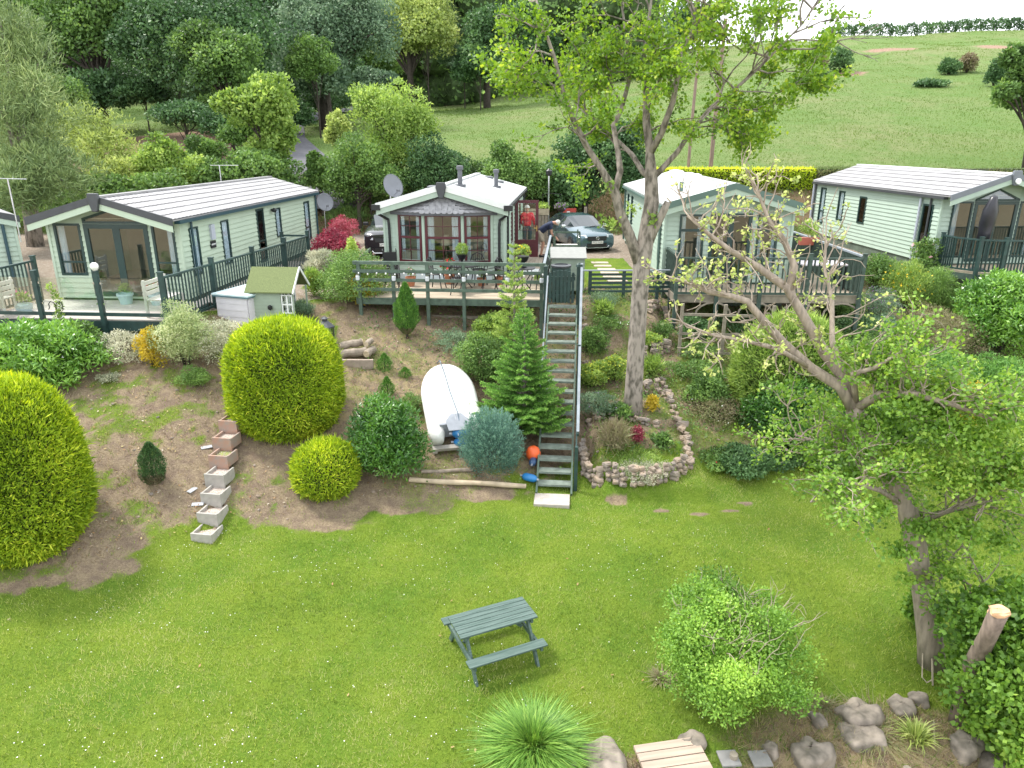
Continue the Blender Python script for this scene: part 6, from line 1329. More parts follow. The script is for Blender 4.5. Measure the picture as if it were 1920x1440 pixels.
# ---- rockery
M_rock = mat('warm_stone', (.34, .26, .19), .9, .3, 4, .02, 18, c2=(.20, .175, .155), thr=(.35, .65)); M_rock2 = mat('pale_boulder', (.27, .23, .19), .92, .25, 5, .05, 9, c2=(.12, .105, .085), thr=(.36, .6))
def stone(mb, c, s, seed=None):
    n1, n2 = 6, 9; o = len(mb.v); e = Euler((random.uniform(-.3, .3), random.uniform(-.3, .3), random.uniform(0, 6.3))).to_matrix(); ph_ = [random.uniform(0, 6) for _ in range(4)]
    for i in range(n1+1):
        th = PI*i/n1
        for j in range(n2):
            a = 2*PI*j/n2; d = Vector((math.sin(th)*math.cos(a), math.sin(th)*math.sin(a), math.cos(th))); d = Vector([math.copysign(abs(v)**.5, v) for v in d])
            r_ = 1+.13*math.sin(3*a+ph_[0]+th*2)+.10*math.sin(5*a-th*3+ph_[1])+random.uniform(-.05, .05); p = e @ Vector((d.x*s[0]*r_, d.y*s[1]*r_, d.z*s[2]*r_)); mb.v.append(tuple(p+Vector(c)))
    for i in range(n1):
        for j in range(n2): mb.f.append((o+i*n2+j, o+(i+1)*n2+j, o+(i+1)*n2+(j+1) % n2, o+i*n2+(j+1) % n2))
def wall_(label, pts, h, sz=.12, thick=1):
    mb = MB(); P = [gp(*q) for q in pts]; 
    seg = [(a, b) for a, b in zip(P, P[1:])]; o0 = P[0].copy()
    for a, b in seg:
        n = max(1, int((b-a).length/(sz*1.25)))
        for i in range(n):
            p = a.lerp(b, i/n); rows = max(1, int(h/(sz*.8)))
            for r_ in range(rows):
                s = sz*random.uniform(.6, 1.15); stone(mb, (p.x-o0.x+random.uniform(-.04, .04), p.y-o0.y+r_*.045+random.uniform(-.03, .03), gz(p.x, p.y)-o0.z+sz*.3+r_*sz*.82), (s*random.uniform(.55, .95), s*.6, s*random.uniform(.34, .5)))
    o = mb.build('dry_stone_wall', M_rock, loc=o0); return tag(o, label, 'stone wall')
wall_('low curved dry stone wall round the bottom rockery bed', [(1092, 858), (1098, 893), (1125, 912), (1170, 915), (1220, 912), (1262, 900), (1290, 882)], .46, .12)
wall_('dry stone wall climbing the side of the rockery beds', [(1292, 880), (1290, 845), (1278, 808), (1262, 775), (1250, 745), (1240, 715)], .22, .13)
wall_('short dry stone wall just beside the tall tree trunk', [(1196, 742), (1212, 738), (1232, 734), (1248, 728)], .34, .13); wall_('dry stone edging behind the lime flowers', [(1096, 690), (1120, 696), (1150, 702), (1172, 706)], .2, .12); wall_('rocks stacked on the bank above the trunk base', [(1208, 672), (1228, 668), (1250, 662), (1262, 655)], .34, .14)
wall_('heap of mossy rocks on the bank top by the trunk', [(1216, 585), (1232, 578), (1246, 590), (1256, 612)], .3, .15); wall_('few stones edging the rockery beside the stairs', [(1092, 600), (1096, 615), (1094, 655)], .12, .12); wall_('inner row of stones above the grassy bottom bed', [(1105, 800), (1180, 790), (1215, 800), (1245, 808)], .2, .11)
RK = [('heather', 'low dark heather on the bank top by the slatted fence', 1130, 578, 80, 545, 2600, .05, .015, P_blue, None), ('fern', 'bright fern in the upper rockery', 1132, 596, 40, 566, 500, .18, .04, P_lime, None), ('perennials', 'mixed green cover in the upper rockery with white flowers', 1140, 625, 90, 590, 3200, .06, .03, P_mid, ('white', 60, .035)),
      ('perennials', 'green leafy mound beside the upper stairs', 1112, 672, 70, 610, 3600, .07, .035, P_mid, None), ('perennials', 'lime flowered mound between the stairs and the trunk', 1112, 735, 72, 678, 3400, .06, .045, P_lime, ('lime', 420, .04)), ('perennials', 'lime flower heads close to the tall trunk', 1150, 722, 50, 665, 2600, .06, .045, P_lime, ('lime', 380, .04)),
      ('lavender', 'silvery lavender mound below the lime flowers', 1118, 790, 72, 735, 3600, .07, .015, P_blue, ('purple', 40, .03)), ('perennials', 'broad leaved plants at the trunk foot', 1160, 792, 46, 758, 900, .12, .06, P_mid, None), ('ornamental_grass', 'reddish green grass tuft in the bottom bed', 1150, 850, 66, 796, 1800, .26, .012, P_heath, None), ('heather', 'purple red heather in the bottom bed', 1193, 838, 34, 800, 900, .05, .03, P_red, None),
      ('perennials', 'low green plant at the end of the inner stones', 1240, 842, 44, 812, 900, .08, .05, P_mid, None), ('ground_cover', 'pale silvery mat hanging over the bottom stone wall', 1205, 903, 120, 868, 4200, .05, .014, P_varw, None), ('ornamental_grass', 'short grass filling the bottom bed', 1190, 875, 110, 846, 2600, .09, .014, P_lime, None),
      ('perennials', 'variegated yellow sprig in front of the trunk-side wall', 1222, 775, 26, 740, 700, .06, .035, P_gold, None), ('fern', 'arching green strap leaves beside the trunk', 1222, 712, 50, 672, 500, .26, .03, P_lime, None), ('perennials', 'yellow-green sprays behind the trunk', 1222, 662, 46, 622, 1500, .06, .04, P_lime, ('lime', 90, .04)), ('perennials', 'green cover below the arched deck brace', 1240, 640, 50, 600, 1500, .06, .03, P_mid, None),
      ('weeds', 'leafy weeds at the trellis foot', 1300, 720, 130, 676, 3800, .07, .035, P_mid, None), ('weeds', 'weedy green cover inside the trellis', 1310, 680, 110, 640, 3000, .06, .03, P_mid, None), ('ground_cover', 'greyish trailing cover with white flowers beside the stone wall', 1345, 805, 120, 745, 4200, .06, .018, P_heath, ('white', 40, .03)), ('weeds', 'ivy creeping over the lawn edge by the stone wall', 1340, 880, 130, 845, 3200, .06, .045, P_mid, ('red', 8, .04)), ('weeds', 'shaded ground ivy under the dark laurel', 1450, 880, 160, 840, 3800, .06, .045, P_dark, None), ('weeds', 'dark growth under the picket-rail deck', 1400, 640, 200, 585, 4500, .08, .04, P_dark, None)]
for nm, lb, cx, yb, w_, yt, n, L_, W_2, mt, fl in RK: bush(nm, lb, 'plants', cx, yb, w_, yt, n, L_, W_2, mt, K=14, cr=.34, flowers=fl, up=1.0 if 'grass' in nm or nm == 'fern' else .5, k=.5)
# ================= trees
def grow(mb, tips, p, d, L_, r_, depth, spread=.6, up=.15, nseg=3, kids=3, shrink=.68, wig=.25, nmin=5):
    p = Vector(p); d = Vector(d).normalized(); pts = [p.copy()]; rs = [r_]
    for i in range(nseg):
        d = (d+Vector((random.gauss(0, wig), random.gauss(0, wig), random.gauss(0, wig)+up*.3))).normalized(); p = p+d*(L_/nseg); pts.append(p.copy()); rs.append(r_*(1-.45*(i+1)/nseg))
    mb.tube(pts, rs, max(nmin, 8-2*(3-depth)) if r_ > .03 else nmin, False)
    if depth <= 0: tips.append((pts[-1], d, pts[-2])); tips.append((pts[1], d, pts[0])); return
    for k in range(kids):
        q = pts[-1] if k == 0 else pts[random.randint(1, nseg)]; dd = (d+Vector((random.gauss(0, spread), random.gauss(0, spread), random.gauss(0, spread)*.7+up))).normalized()
        grow(mb, tips, q, dd, L_*shrink*random.uniform(.8, 1.2), r_*(.55 if k else .62), depth-1, spread, up, nseg, kids, shrink, wig, nmin)
def leaf_tips(name, tips, n_per, rad, L, W, mt, par, org=(0, 0, 0), base=.45, up=.6, ts=1.2, frac=1.0, rnd=.15, hang=0):
    tp = [t_ for t_ in tips if random.random() < frac]; n = len(tp)*n_per; P0 = np.array([tuple(t_[0]) for t_ in tp]); D0 = np.array([tuple(t_[1]) for t_ in tp]); k = np.repeat(np.arange(len(tp)), n_per)
    P = P0[k]-D0[k]*rng.uniform(-.5, 1.2, n)[:, None]*rad+rng.standard_normal((n, 3))*rad*np.array([.6, .6, .42]); Nn = U_(rng.standard_normal((n, 3))*.55+np.array([0, 0, up])); Dd = U_(D0[k]*.5+rng.standard_normal((n, 3))*.7-np.array([0, 0, hang]))
    V, F = kites(P, Dd, Nn, L*rng.uniform(.6, 1.2, n), W*rng.uniform(.7, 1.2, n), .5); bt = rng.normal(0, .12, len(tp))[k]
    return npmesh(name, V-np.array(org), F, mt, par, np.clip(wtint(P, ts, .16, base, rnd)+bt, 0, 1))
def to_local(mb, org):
    o = Vector(org); mb.v = [tuple(Vector(v)-o) for v in mb.v]; return mb
# ---- the tall sycamore in the middle: limbs measured in the photograph at their own distances
random.seed(21)
def limb(pts): return [Yp(x, y, d) for x, y, d in pts]
g0 = gp(1185, 784); D0 = g0.y+.25
t = T('sycamore_tree', 'tall smooth grey trunked sycamore standing in the rockery', 'tree', (g0.x, D0, gz(g0.x, D0)-.1)); org = Vector(t.location)
mb = MB(); tips = []
trunk = limb([(1186, 792, D0), (1188, 730, D0), (1194, 640, D0+.05), (1199, 560, D0+.1), (1203, 500, D0+.15), (1204, 462, D0+.2)]); A = limb([(1200, 500, D0+.15), (1180, 440, D0+.1), (1163, 400, D0), (1153, 360, D0-.1), (1128, 318, D0-.2), (1100, 275, D0-.3), (1075, 225, D0-.5), (1055, 170, D0-.6), (1040, 110, D0-.7), (1020, 50, D0-.9), (1000, -20, D0-1)]); ra = [.13, .12, .11, .10, .072, .063, .055, .046, .038, .028, .015]; mb.tube(A, ra, 10)
A2_ = limb([(1153, 360, D0-.1), (1163, 320, D0), (1158, 280, D0+.2), (1150, 235, D0+.3), (1165, 205, D0+.4), (1180, 150, D0+.5), (1175, 80, D0+.6), (1165, 0, D0+.6)]); mb.tube(A2_, [.075, .07, .06, .055, .05, .045, .035, .02], 8)
B = limb([(1204, 470, D0+.2), (1215, 420, D0+.2), (1222, 380, D0+.25), (1221, 330, D0+.3), (1218, 280, D0+.35), (1212, 230, D0+.4), (1212, 170, D0+.5), (1206, 110, D0+.6), (1215, 50, D0+.8), (1225, -30, D0+1)]); mb.tube(trunk[:-1]+B[1:], [.25, .212, .197, .19, .20]+[.175, .165, .14, .09, .085, .07, .055, .04, .02], 16)
C = limb([(1222, 335, D0+.3), (1240, 318, D0+.3), (1270, 285, D0+.2), (1300, 240, D0), (1335, 200, D0-.2), (1375, 170, D0-.3), (1420, 130, D0-.4), (1460, 90, D0-.5), (1500, 50, D0-.5), (1530, 10, D0-.6)]); mb.tube(C, [.08, .068, .058, .05, .044, .038, .03, .024, .017, .01], 8)
Dl = limb([(1222, 335, D0+.3), (1205, 322, D0+.4), (1185, 290, D0+.7), (1160, 265, D0+1), (1120, 235, D0+1.3), (1090, 205, D0+1.5)]); mb.tube(Dl, [.08, .065, .055, .04, .03, .02], 8)
E2 = limb([(1218, 290, D0+.35), (1240, 250, D0+.1), (1262, 190, D0-.1), (1275, 120, D0-.3), (1300, 50, D0-.5), (1310, -30, D0-.5)]); mb.tube(E2, [.08, .075, .06, .045, .03, .02], 8)
S = limb([(1212, 468, D0+.2), (1228, 430, D0+.1), (1246, 392, D0), (1252, 378, D0)]); mb.tube(S, [.10, .09, .085, .07], 10)
limbs = [(A, 4, 11, (-.7, -.1, .5)), (A2_, 3, 9, (-.2, .3, .8)), (B, 4, 12, (0, .3, .6)), (C, 3, 16, (.7, 0, .35)), (Dl, 2, 6, (-.7, .4, .4)), (E2, 2, 12, (.4, -.2, .7))]
for Lm, i0, n_, bias in limbs:
    for k in range(n_):
        u = i0+(len(Lm)-1-i0)*(k+.5)/n_; i = int(u); p = Lm[i].lerp(Lm[min(i+1, len(Lm)-1)], u-i); d = Vector(bias)*.8+Vector((random.gauss(0, .75), random.gauss(0, .75), random.gauss(0, .4)))
        grow(mb, tips, p, d, random.uniform(.6, 1.0), .026, 2, .55, .05, 3, 3, .66, .22, 4)
for Lm, *_ in limbs: grow(mb, tips, Lm[-1], Lm[-1]-Lm[-2], .75, .018, 2, .5, .1, 3, 3, .66, .2, 4)
# long drooping spray to the side, low in the crown
for p, d in ((C[3], (1, -.2, .05)), (C[4], (1, .1, -.1)), (C[5], (1, -.3, .1)), (C[6], (.9, .3, .15))): grow(mb, tips, p, d, .85, .024, 3, .42, .02, 3, 3, .68, .2, 4)
to_local(mb, org).build('trunk', M_trk, t, smooth=True)
def topx(p): d = p[1]*math.cos(PITCH)-(p[2]-CAMH)*math.sin(PITCH); return 960+FPX*p[0]/d
tips = [q for q in tips if q[0].z > 5.4 and 885 < topx(q[0]) < 1585+random.gauss(0, 12)]
leaf_tips('leaves', tips, 27, .15, .088, .075, P_syc, t, org, base=.5, frac=.76, up=.5)
lt = [(Yp(1185, 392, D0), Vector((0, 0, 1)), None), (Yp(1150, 415, D0-.2), Vector((0, 0, 1)), None), (Yp(1225, 410, D0), Vector((0, 0, 1)), None), (Yp(1130, 410, D0-.3), Vector((-.3, 0, 1)), None), (Yp(1140, 345, D0-.2), Vector((0, 0, 1)), None)]
leaf_tips('foliage', lt, 40, .12, .1, .08, P_lime, t, org, base=.6)
m = MB(); q = Yp(1254, 376, D0); m.tube([q-org, q-org+Vector((.012, 0, .012))], .072, 12); m.build('sawn_end', M_cut, t)
# ---- leaning alder in the near corner
random.seed(5)
g1 = gp(1745, 1248); y1 = g1.y; t = T('alder_tree', 'leaning alder with half bare spreading branches at the lawn edge', 'tree', (g1.x, y1, gz(g1.x, y1)-.1)); org = Vector(t.location)
mb = MB(); tips = []; bare = []
trunk = limb([(1748, 1265, y1), (1744, 1200, y1), (1733, 1120, y1+.05), (1722, 1060, y1+.1), (1712, 990, y1+.2), (1690, 930, y1+.3), (1660, 860, y1+.45), (1625, 800, y1+.6), (1600, 765, y1+.7)]); mb.tube(trunk, [.2, .17, .15, .145, .14, .135, .125, .12, .12], 12)
def br(pts, r0, r1, n=8):
    L_ = limb(pts); k = len(L_); mb.tube(L_, [r0+(r1-r0)*i/(k-1) for i in range(k)], n); return L_
yb_ = y1+.7
b1 = br([(1600, 768, yb_), (1575, 725, yb_), (1520, 690, yb_+.1), (1470, 645, yb_+.1), (1430, 600, yb_), (1400, 565, yb_), (1370, 555, yb_-.1), (1330, 548, yb_-.1), (1290, 530, yb_-.2), (1255, 520, yb_-.2)], .085, .018)
b2 = br([(1600, 768, yb_), (1585, 710, yb_+.1), (1545, 660, yb_+.2), (1505, 590, yb_+.3), (1475, 540, yb_+.3), (1420, 500, yb_+.3), (1370, 470, yb_+.3), (1330, 440, yb_+.2), (1290, 405, yb_+.2)], .10, .016)
b3 = br([(1478, 545, yb_+.3), (1490, 500, yb_+.4), (1470, 450, yb_+.5), (1440, 410, yb_+.6), (1425, 370, yb_+.7), (1415, 345, yb_+.7)], .06, .012)
b4 = br([(1520, 690, yb_+.1), (1460, 655, yb_-.2), (1400, 640, yb_-.4), (1340, 630, yb_-.5), (1290, 610, yb_-.6)], .035, .01); b5 = br([(1605, 760, yb_), (1600, 700, yb_-.2), (1640, 690, yb_-.3), (1690, 660, yb_-.4)], .05, .02)
b6 = br([(1600, 768, yb_), (1650, 740, yb_-.3), (1720, 740, yb_-.6), (1790, 760, yb_-.8), (1870, 790, yb_-1)], .07, .02); b7 = br([(1700, 950, y1+.3), (1650, 920, y1), (1600, 905, y1-.3), (1545, 890, y1-.4)], .04, .01); b8 = br([(1712, 985, y1+.2), (1770, 960, y1), (1840, 940, y1-.2), (1920, 930, y1-.3)], .05, .015)
b9 = br([(1722, 1055, y1+.1), (1790, 1080, y1), (1860, 1120, y1-.2), (1800, 1010, y1)], .03, .008, 6); b10 = br([(1660, 860, y1+.45), (1600, 850, y1+.6), (1540, 830, y1+.8), (1490, 815, y1+.9)], .04, .012)
b11 = br([(1585, 712, yb_+.1), (1560, 640, yb_+.5), (1560, 560, yb_+.8), (1545, 500, yb_+1), (1550, 450, yb_+1.1)], .05, .012)
for Lm, n_, ln, bias, leafy in ((b1, 28, .38, (-.5, 0, .6), 0), (b2, 34, .42, (-.3, .1, .7), 0), (b3, 22, .4, (-.2, .1, .8), 0), (b4, 18, .36, (-.5, -.1, .2), 0), (b11, 16, .55, (.4, .1, .7), 0), (b5, 10, .5, (.6, 0, .5), 2), (b6, 26, .5, (.4, .1, .6), 2), (b7, 16, .5, (-.3, -.2, .3), 2), (b8, 24, .55, (.3, -.1, .3), 2), (b9, 12, .45, (.3, 0, -.3), 2), (b10, 16, .5, (-.3, .1, .5), 2)):
    for k in range(n_):
        u = (len(Lm)-1)*(.15+.85*(k+.5)/n_); i = int(u); p = Lm[i].lerp(Lm[min(i+1, len(Lm)-1)], u-i); d = Vector(bias)+Vector((random.gauss(0, .6), random.gauss(0, .6), random.gauss(0, .45)))
        grow(mb, tips if leafy else bare, p, d, ln*random.uniform(.7, 1.2), .014, 1 if not leafy else 2, .6, .05, 3, 3, .62, .3, 4)
    if leafy:
        for k in range(n_//4): tips.append((Lm[min(len(Lm)-1, 1+int(random.random()*(len(Lm)-1)))]+Vector((random.gauss(0, .25), random.gauss(0, .25), random.gauss(0, .2))), Vector((0, 0, 1)), None))
to_local(mb, org).build('trunk', mat('pale_furrowed_bark', (.30, .25, .20), .95, .32, 7, .03, 14, stretch=(2.5, 2.5, .5)), t, smooth=True)
leaf_tips('leaves', tips, 10, .10, .058, .05, P_ald, t, org, base=.5, up=.9, ts=2.2)
leaf_tips('sparse_leaves', bare, 9, .05, .06, .05, P_yel, t, org, base=.6, up=.7, frac=.32, ts=3)
# mass of alder foliage round the stem, filling the corner
cl = []
for (px_, py_, dy, r_) in ((1600, 770, 1.6, .32), (1560, 810, 1.7, .28), (1590, 835, 1.2, .35), (1640, 800, .5, .42), (1700, 760, .2, .4), (1760, 800, 0, .42), (1700, 860, 0, .38), (1600, 900, .2, .25), (1820, 840, -.2, .42), (1880, 800, 0, .45), (1780, 900, -.2, .38), (1860, 920, -.3, .40), (1910, 880, -.3, .4), (1650, 960, -.3, .22), (1730, 1000, -.2, .28), (1690, 1040, -.3, .24), (1800, 1000, -.4, .30), (1870, 1020, -.3, .25), (1650, 700, .6, .22), (1740, 730, .3, .26), (1800, 760, .1, .3), (1780, 1080, -.3, .2), (1700, 1090, -.2, .16)):
    q = Yp(px_, py_, y1+dy); cl.append((tuple(q-org), (r_, r_, r_*.55)))
cloud('crown', cl, 14500, .06, .052, P_ald, t, ts=2.5, up=.9, out=.4, shell=.15, base=.6, lowcut=-.4)
# ---- general broadleaf tree for the land behind
def tree(nm, label, x_, y_, H, blobs, n, L, W, mt, group=None, tr=.2, bark=M_trk2, cat='tree', inner=True, z0=None, **kw):
    """blobs: (dx, dy, height of centre, rx, ry, rz) masses; each is broken into clumps"""
    z0 = gz(x_, y_)-.2 if z0 is None else z0; t = T(nm, label, cat, (x_, y_, z0), 0, group); bl = []
    for dx, dy, hz, rx, ry, rz in blobs: bl += clumps((dx, dy, hz), (rx, ry, rz), max(8, int(10+rx*4)), .36, lo=-.8)
    if inner: bl += [((b[0], b[1], b[2]), (b[3]*.6, b[4]*.6, b[5]*.6)) for b in blobs]
    cloud('crown', bl, n, L, W, mt, t, ts=kw.pop('ts', .5), **kw); mb = MB(); top = Vector((blobs[0][0]*.5, blobs[0][1]*.5, blobs[0][2]))
    mb.tube([(0, 0, -.3), top*.3, top*.65, top], [tr*1.2, tr, tr*.7, tr*.3], 8)
    for b in bl[::3]: mb.tube([top*random.uniform(.3, .7), (Vector(b[0])+top*.5)*.62+Vector((0, 0, -.2)), b[0]], [tr*.35, tr*.2, tr*.06], 5, False)
    mb.build('trunk', bark, t, smooth=True); return t
def ptree(nm, label, cx, cy, rpx, rpy, y_, n, L, W, mt, extra=(), H=None, base=None, **kw):
    """crown centre and half-sizes in photograph pixels, at distance y_"""
    c = Yp(cx, cy, y_); d = y_*math.cos(PITCH)+(CAMH-c.z)*math.sin(PITCH); rx = rpx*d/FPX; rz = rpy*d/FPX*1.03; gx_ = c.x if base is None else Yp(base, cy, y_).x; z0 = gz(gx_, y_)-.2; bl = [(c.x-gx_, 0, c.z-z0, rx, rx*.85, rz)]
    for ex, ey, erx, ery, dy in extra:
        e = Yp(ex, ey, y_+dy); bl.append((e.x-gx_, dy, e.z-z0, erx*d/FPX, erx*d/FPX*.85, ery*d/FPX))
    return tree(nm, label, gx_, y_, None, bl, n, L, W, mt, z0=z0, **kw)
# first the row just behind the cabins
G1 = 'bushes and small trees behind the cabins'
ptree('pine_tree', 'big grey-green pine at the picture edge beyond the cut-off cabin', 45, 215, 95, 120, 31, 26000, .34, .035, P_pine, ((20, 80, 75, 80, 1), (80, 330, 90, 70, -1), (30, 370, 60, 50, -2)), tr=.3, up=.8, out=.9, bark=M_trk, base=15, ts=.7)
ptree('willow_bush', 'pale yellow-green willow spreading beside the pine', 190, 285, 80, 75, 36, 12000, .24, .06, P_yel, ((130, 240, 60, 50, 1), (230, 330, 70, 45, -1)), tr=.12, group=G1, up=.4)
ptree('hazel_bush', 'rounded yellow-green bush below the brown slope', 300, 305, 55, 48, 35.5, 7000, .17, .12, P_lime, ((360, 325, 45, 35, 0),), tr=.1, group=G1); ptree('hazel_bush', 'darker bush directly behind the tiled roof ridge', 200, 360, 80, 45, 33.5, 8000, .17, .12, P_mid, ((100, 400, 70, 45, -.5), (300, 350, 60, 32, 0)), tr=.1, group=G1)
ptree('field_maple', 'bright yellow-green maple standing above the tiled roof', 495, 205, 62, 68, 37, 12000, .19, .15, P_lime, ((440, 190, 50, 35, 0), (540, 260, 50, 50, 0), (410, 200, 35, 22, .5), (500, 300, 60, 45, 0)), tr=.14, group=G1, base_t=None) if False else ptree('field_maple', 'bright yellow-green maple standing above the tiled roof', 495, 205, 62, 68, 37, 13000, .19, .15, P_lime, ((435, 195, 45, 28, 0), (525, 255, 38, 40, 0), (500, 290, 50, 40, 0)), tr=.14, group=G1)
ptree('hazel_bush', 'dense mid green bush under the bright maple', 480, 320, 80, 45, 35.5, 10000, .16, .12, P_mid, ((400, 330, 50, 35, 0), (545, 345, 30, 25, 0)), tr=.1, group=G1)
ptree('ash_tree', 'light green feathery tree behind the dark satellite dish', 735, 225, 75, 70, 37.5, 15000, .19, .075, P_lime, ((690, 190, 45, 38, 0), (790, 235, 40, 45, 0), (725, 290, 85, 40, 0)), tr=.13, group=G1, base=740)
ptree('hawthorn_bush', 'dense green bush on the dish side of the bay cabin roof', 668, 315, 62, 55, 35.5, 11000, .13, .09, P_mid, ((640, 345, 42, 40, 0), (720, 340, 50, 40, 0)), tr=.1, group=G1); ptree('hawthorn_bush', 'dark green bush above the flues of the bay cabin', 815, 305, 58, 48, 36.5, 10000, .13, .09, P_dark, ((850, 320, 35, 40, 0), (790, 340, 55, 35, 0)), tr=.1, group=G1)
ptree('hawthorn_bush', 'pale topped bush behind the corner of the white roof', 950, 325, 62, 48, 36.8, 12000, .14, .1, P_mid, ((1000, 345, 55, 42, 0), (940, 285, 26, 25, 0)), tr=.1, group=G1, base=970)
ptree('holly_tree', 'broad dark evergreen over the parked teal car', 1100, 290, 75, 50, 38, 18000, .17, .12, P_dark, ((1060, 350, 80, 50, -.4), (1150, 270, 65, 45, 0), (1180, 250, 45, 30, 0)), tr=.16, group=G1)
# then the wood beyond the lane
G2 = 'large trees of the wood beyond the lane'
ptree('oak_tree', 'huge dark oak with a gap to the bright meadow beneath it', 400, 70, 150, 100, 58, 38000, .26, .2, P_dark, ((330, 130, 70, 60, 0), (450, 180, 75, 50, -2), (300, 20, 90, 60, 2), (250, 90, 60, 60, 1), (380, 150, 60, 50, -3)), tr=.5, group=G2); ptree('sycamore_tree', 'lighter grey-green tree rounded in front of the dark oak', 425, 120, 75, 75, 53, 17000, .25, .19, P_blue, ((370, 80, 50, 40, 1), (440, 200, 70, 35, 1)), tr=.3, group=G2, base_=0) if False else ptree('sycamore_tree', 'lighter grey-green tree rounded in front of the dark oak', 425, 120, 75, 75, 52, 20000, .22, .16, P_mid, ((370, 80, 50, 40, 1), (440, 200, 70, 35, 1)), tr=.3, group=G2)
ptree('oak_tree', 'big grey-green tree shading the bend of the lane', 600, 60, 105, 85, 66, 34000, .25, .18, P_blue, ((560, 130, 55, 50, 0), (690, 70, 60, 60, 0), (650, 20, 90, 50, 2)), tr=.5, group=G2); ptree('ivy_tree', 'dark ivy-clad trunk at the edge of the lane', 628, 170, 30, 48, 72, 6000, .22, .17, P_dark, ((640, 120, 40, 30, 0),), tr=.4, group=G2)
ptree('willow_tree', 'pale weeping willow high above the lane bend', 765, 40, 75, 62, 84, 16000, .42, .12, P_yel, ((720, 80, 35, 35, 0), (810, 30, 50, 55, 0)), tr=.35, group=G2, droop=.6); ptree('oak_tree', 'dark round tree at the top corner of the field', 912, 70, 55, 55, 82, 12000, .3, .22, P_dark, ((890, 110, 40, 30, 0), (980, 40, 50, 50, 2)), tr=.35, group=G2)
ptree('ash_tree', 'sunlit yellow-green tree deep in the wood behind the pine', 150, 60, 110, 90, 62, 24000, .27, .2, P_lime, ((220, 30, 70, 55, 0), (90, 110, 60, 50, 0)), tr=.4, group=G2, base_=0) if False else ptree('ash_tree', 'sunlit yellow-green tree deep in the wood behind the pine', 165, 45, 100, 80, 62, 22000, .27, .2, P_mid, ((220, 30, 70, 55, 0), (90, 110, 60, 50, 0)), tr=.4, group=G2)
ptree('fir_tree', 'dark fir filling the shade between pine and oak', 160, 140, 75, 50, 66, 14000, .3, .1, P_dark, ((230, 150, 50, 30, 0), (110, 180, 50, 40, -3)), tr=.35, group=G2); ptree('oak_tree', 'far tree closing the top of the wood above the oak', 480, -30, 160, 80, 84, 22000, .34, .26, P_dark, (), tr=.5, group=G2); ptree('oak_tree', 'far tree behind the crown of the pine', 60, -20, 150, 90, 84, 20000, .34, .26, P_mid, (), tr=.5, group=G2)
ptree('oak_tree', 'tall tree behind the weeping willow', 850, -30, 90, 70, 98, 12000, .36, .28, P_mid, (), tr=.5, group=G2); ptree('oak_tree', 'distant tree behind the top of the sycamore', 1080, 20, 90, 60, 100, 12000, .36, .28, P_mid, ((1180, 30, 80, 50, 0),), tr=.4, group=G2); ptree('oak_tree', 'distant dark tree at the start of the ridge line', 1290, 45, 60, 35, 118, 6000, .4, .3, P_dark, (), tr=.4, group=G2)
ptree('sycamore_tree', 'green tree reaching in from the picture edge over the field', 1925, 165, 55, 75, 44, 9000, .22, .17, P_mid, ((1900, 110, 25, 22, 0), (1885, 175, 25, 18, -1)), tr=.25, group=None, base=1960)
# shrubs under the wood edge, by the lane
ptree('holly_bush', 'dark shrubs at the foot of the big oak', 345, 215, 75, 28, 50, 8000, .2, .15, P_dark, ((420, 240, 50, 30, -1),), tr=.1, group=G1); ptree('bramble_bush', 'ivy bank along the shaded lane', 600, 195, 50, 22, 68, 6000, .2, .15, P_dark, ((650, 185, 40, 20, 2),), tr=.1, group=G1)
# ---- field hedges, gorse, clipped hedge
def hedge(nm, label, pts, h, th, n, L, mt, group=None, kw={}):
    P = [Vector((x_, y_, gz(x_, y_))) for x_, y_ in pts]; tot = sum((b-a).length for a, b in zip(P, P[1:])); bl = []; o = P[0].copy()
    for a, b in zip(P, P[1:]):
        m_ = max(2, int((b-a).length/(th*.9)))
        for i in range(m_):
            q = a.lerp(b, i/m_); q.z = gz(q.x, q.y)+h*random.uniform(.42, .55); bl.append((tuple(q-o), (th*.75, th*.6, h*random.uniform(.5, .62))))
    t = T(nm, label, 'hedge', o, 0, group); cloud('foliage', bl, n, L, L*.7, mt, t, ts=.5, **kw); m = MB()
    for b in bl[::4]: m.tube([(b[0][0], b[0][1], b[0][2]-h*.6), (b[0][0]+.1, b[0][1], b[0][2]+h*.2)], [.05, .02], 5)
    m.build('stems', M_trk2, t); return t
def gfar(px, py): q = gp(px, py); return (q.x, q.y)
hedge('field_hedge', 'thick hawthorn hedge along the top of the small field', [gfar(600, 178), gfar(680, 172), gfar(780, 170), gfar(880, 166), gfar(960, 162), gfar(1010, 155), gfar(1080, 150)], 2.6, 2.0, 16000, .26, P_blue); hedge('field_hedge', 'second pale hedge running behind the first one', [gfar(730, 140), gfar(800, 132), gfar(860, 128)], 2.0, 2.0, 6000, .28, P_yel)
rx_ = [(x_, 142.5+.02*x_) for x_ in range(48, 135, 6)]
hedge('ridge_hedge', 'long dark hedge along the skyline of the hill', [(x_, 124+.0*x_) for x_ in range(50, 150, 4)], 1.7, 1.8, 26000, .3, P_dark)
Gg = 'gorse bushes on the hillside'
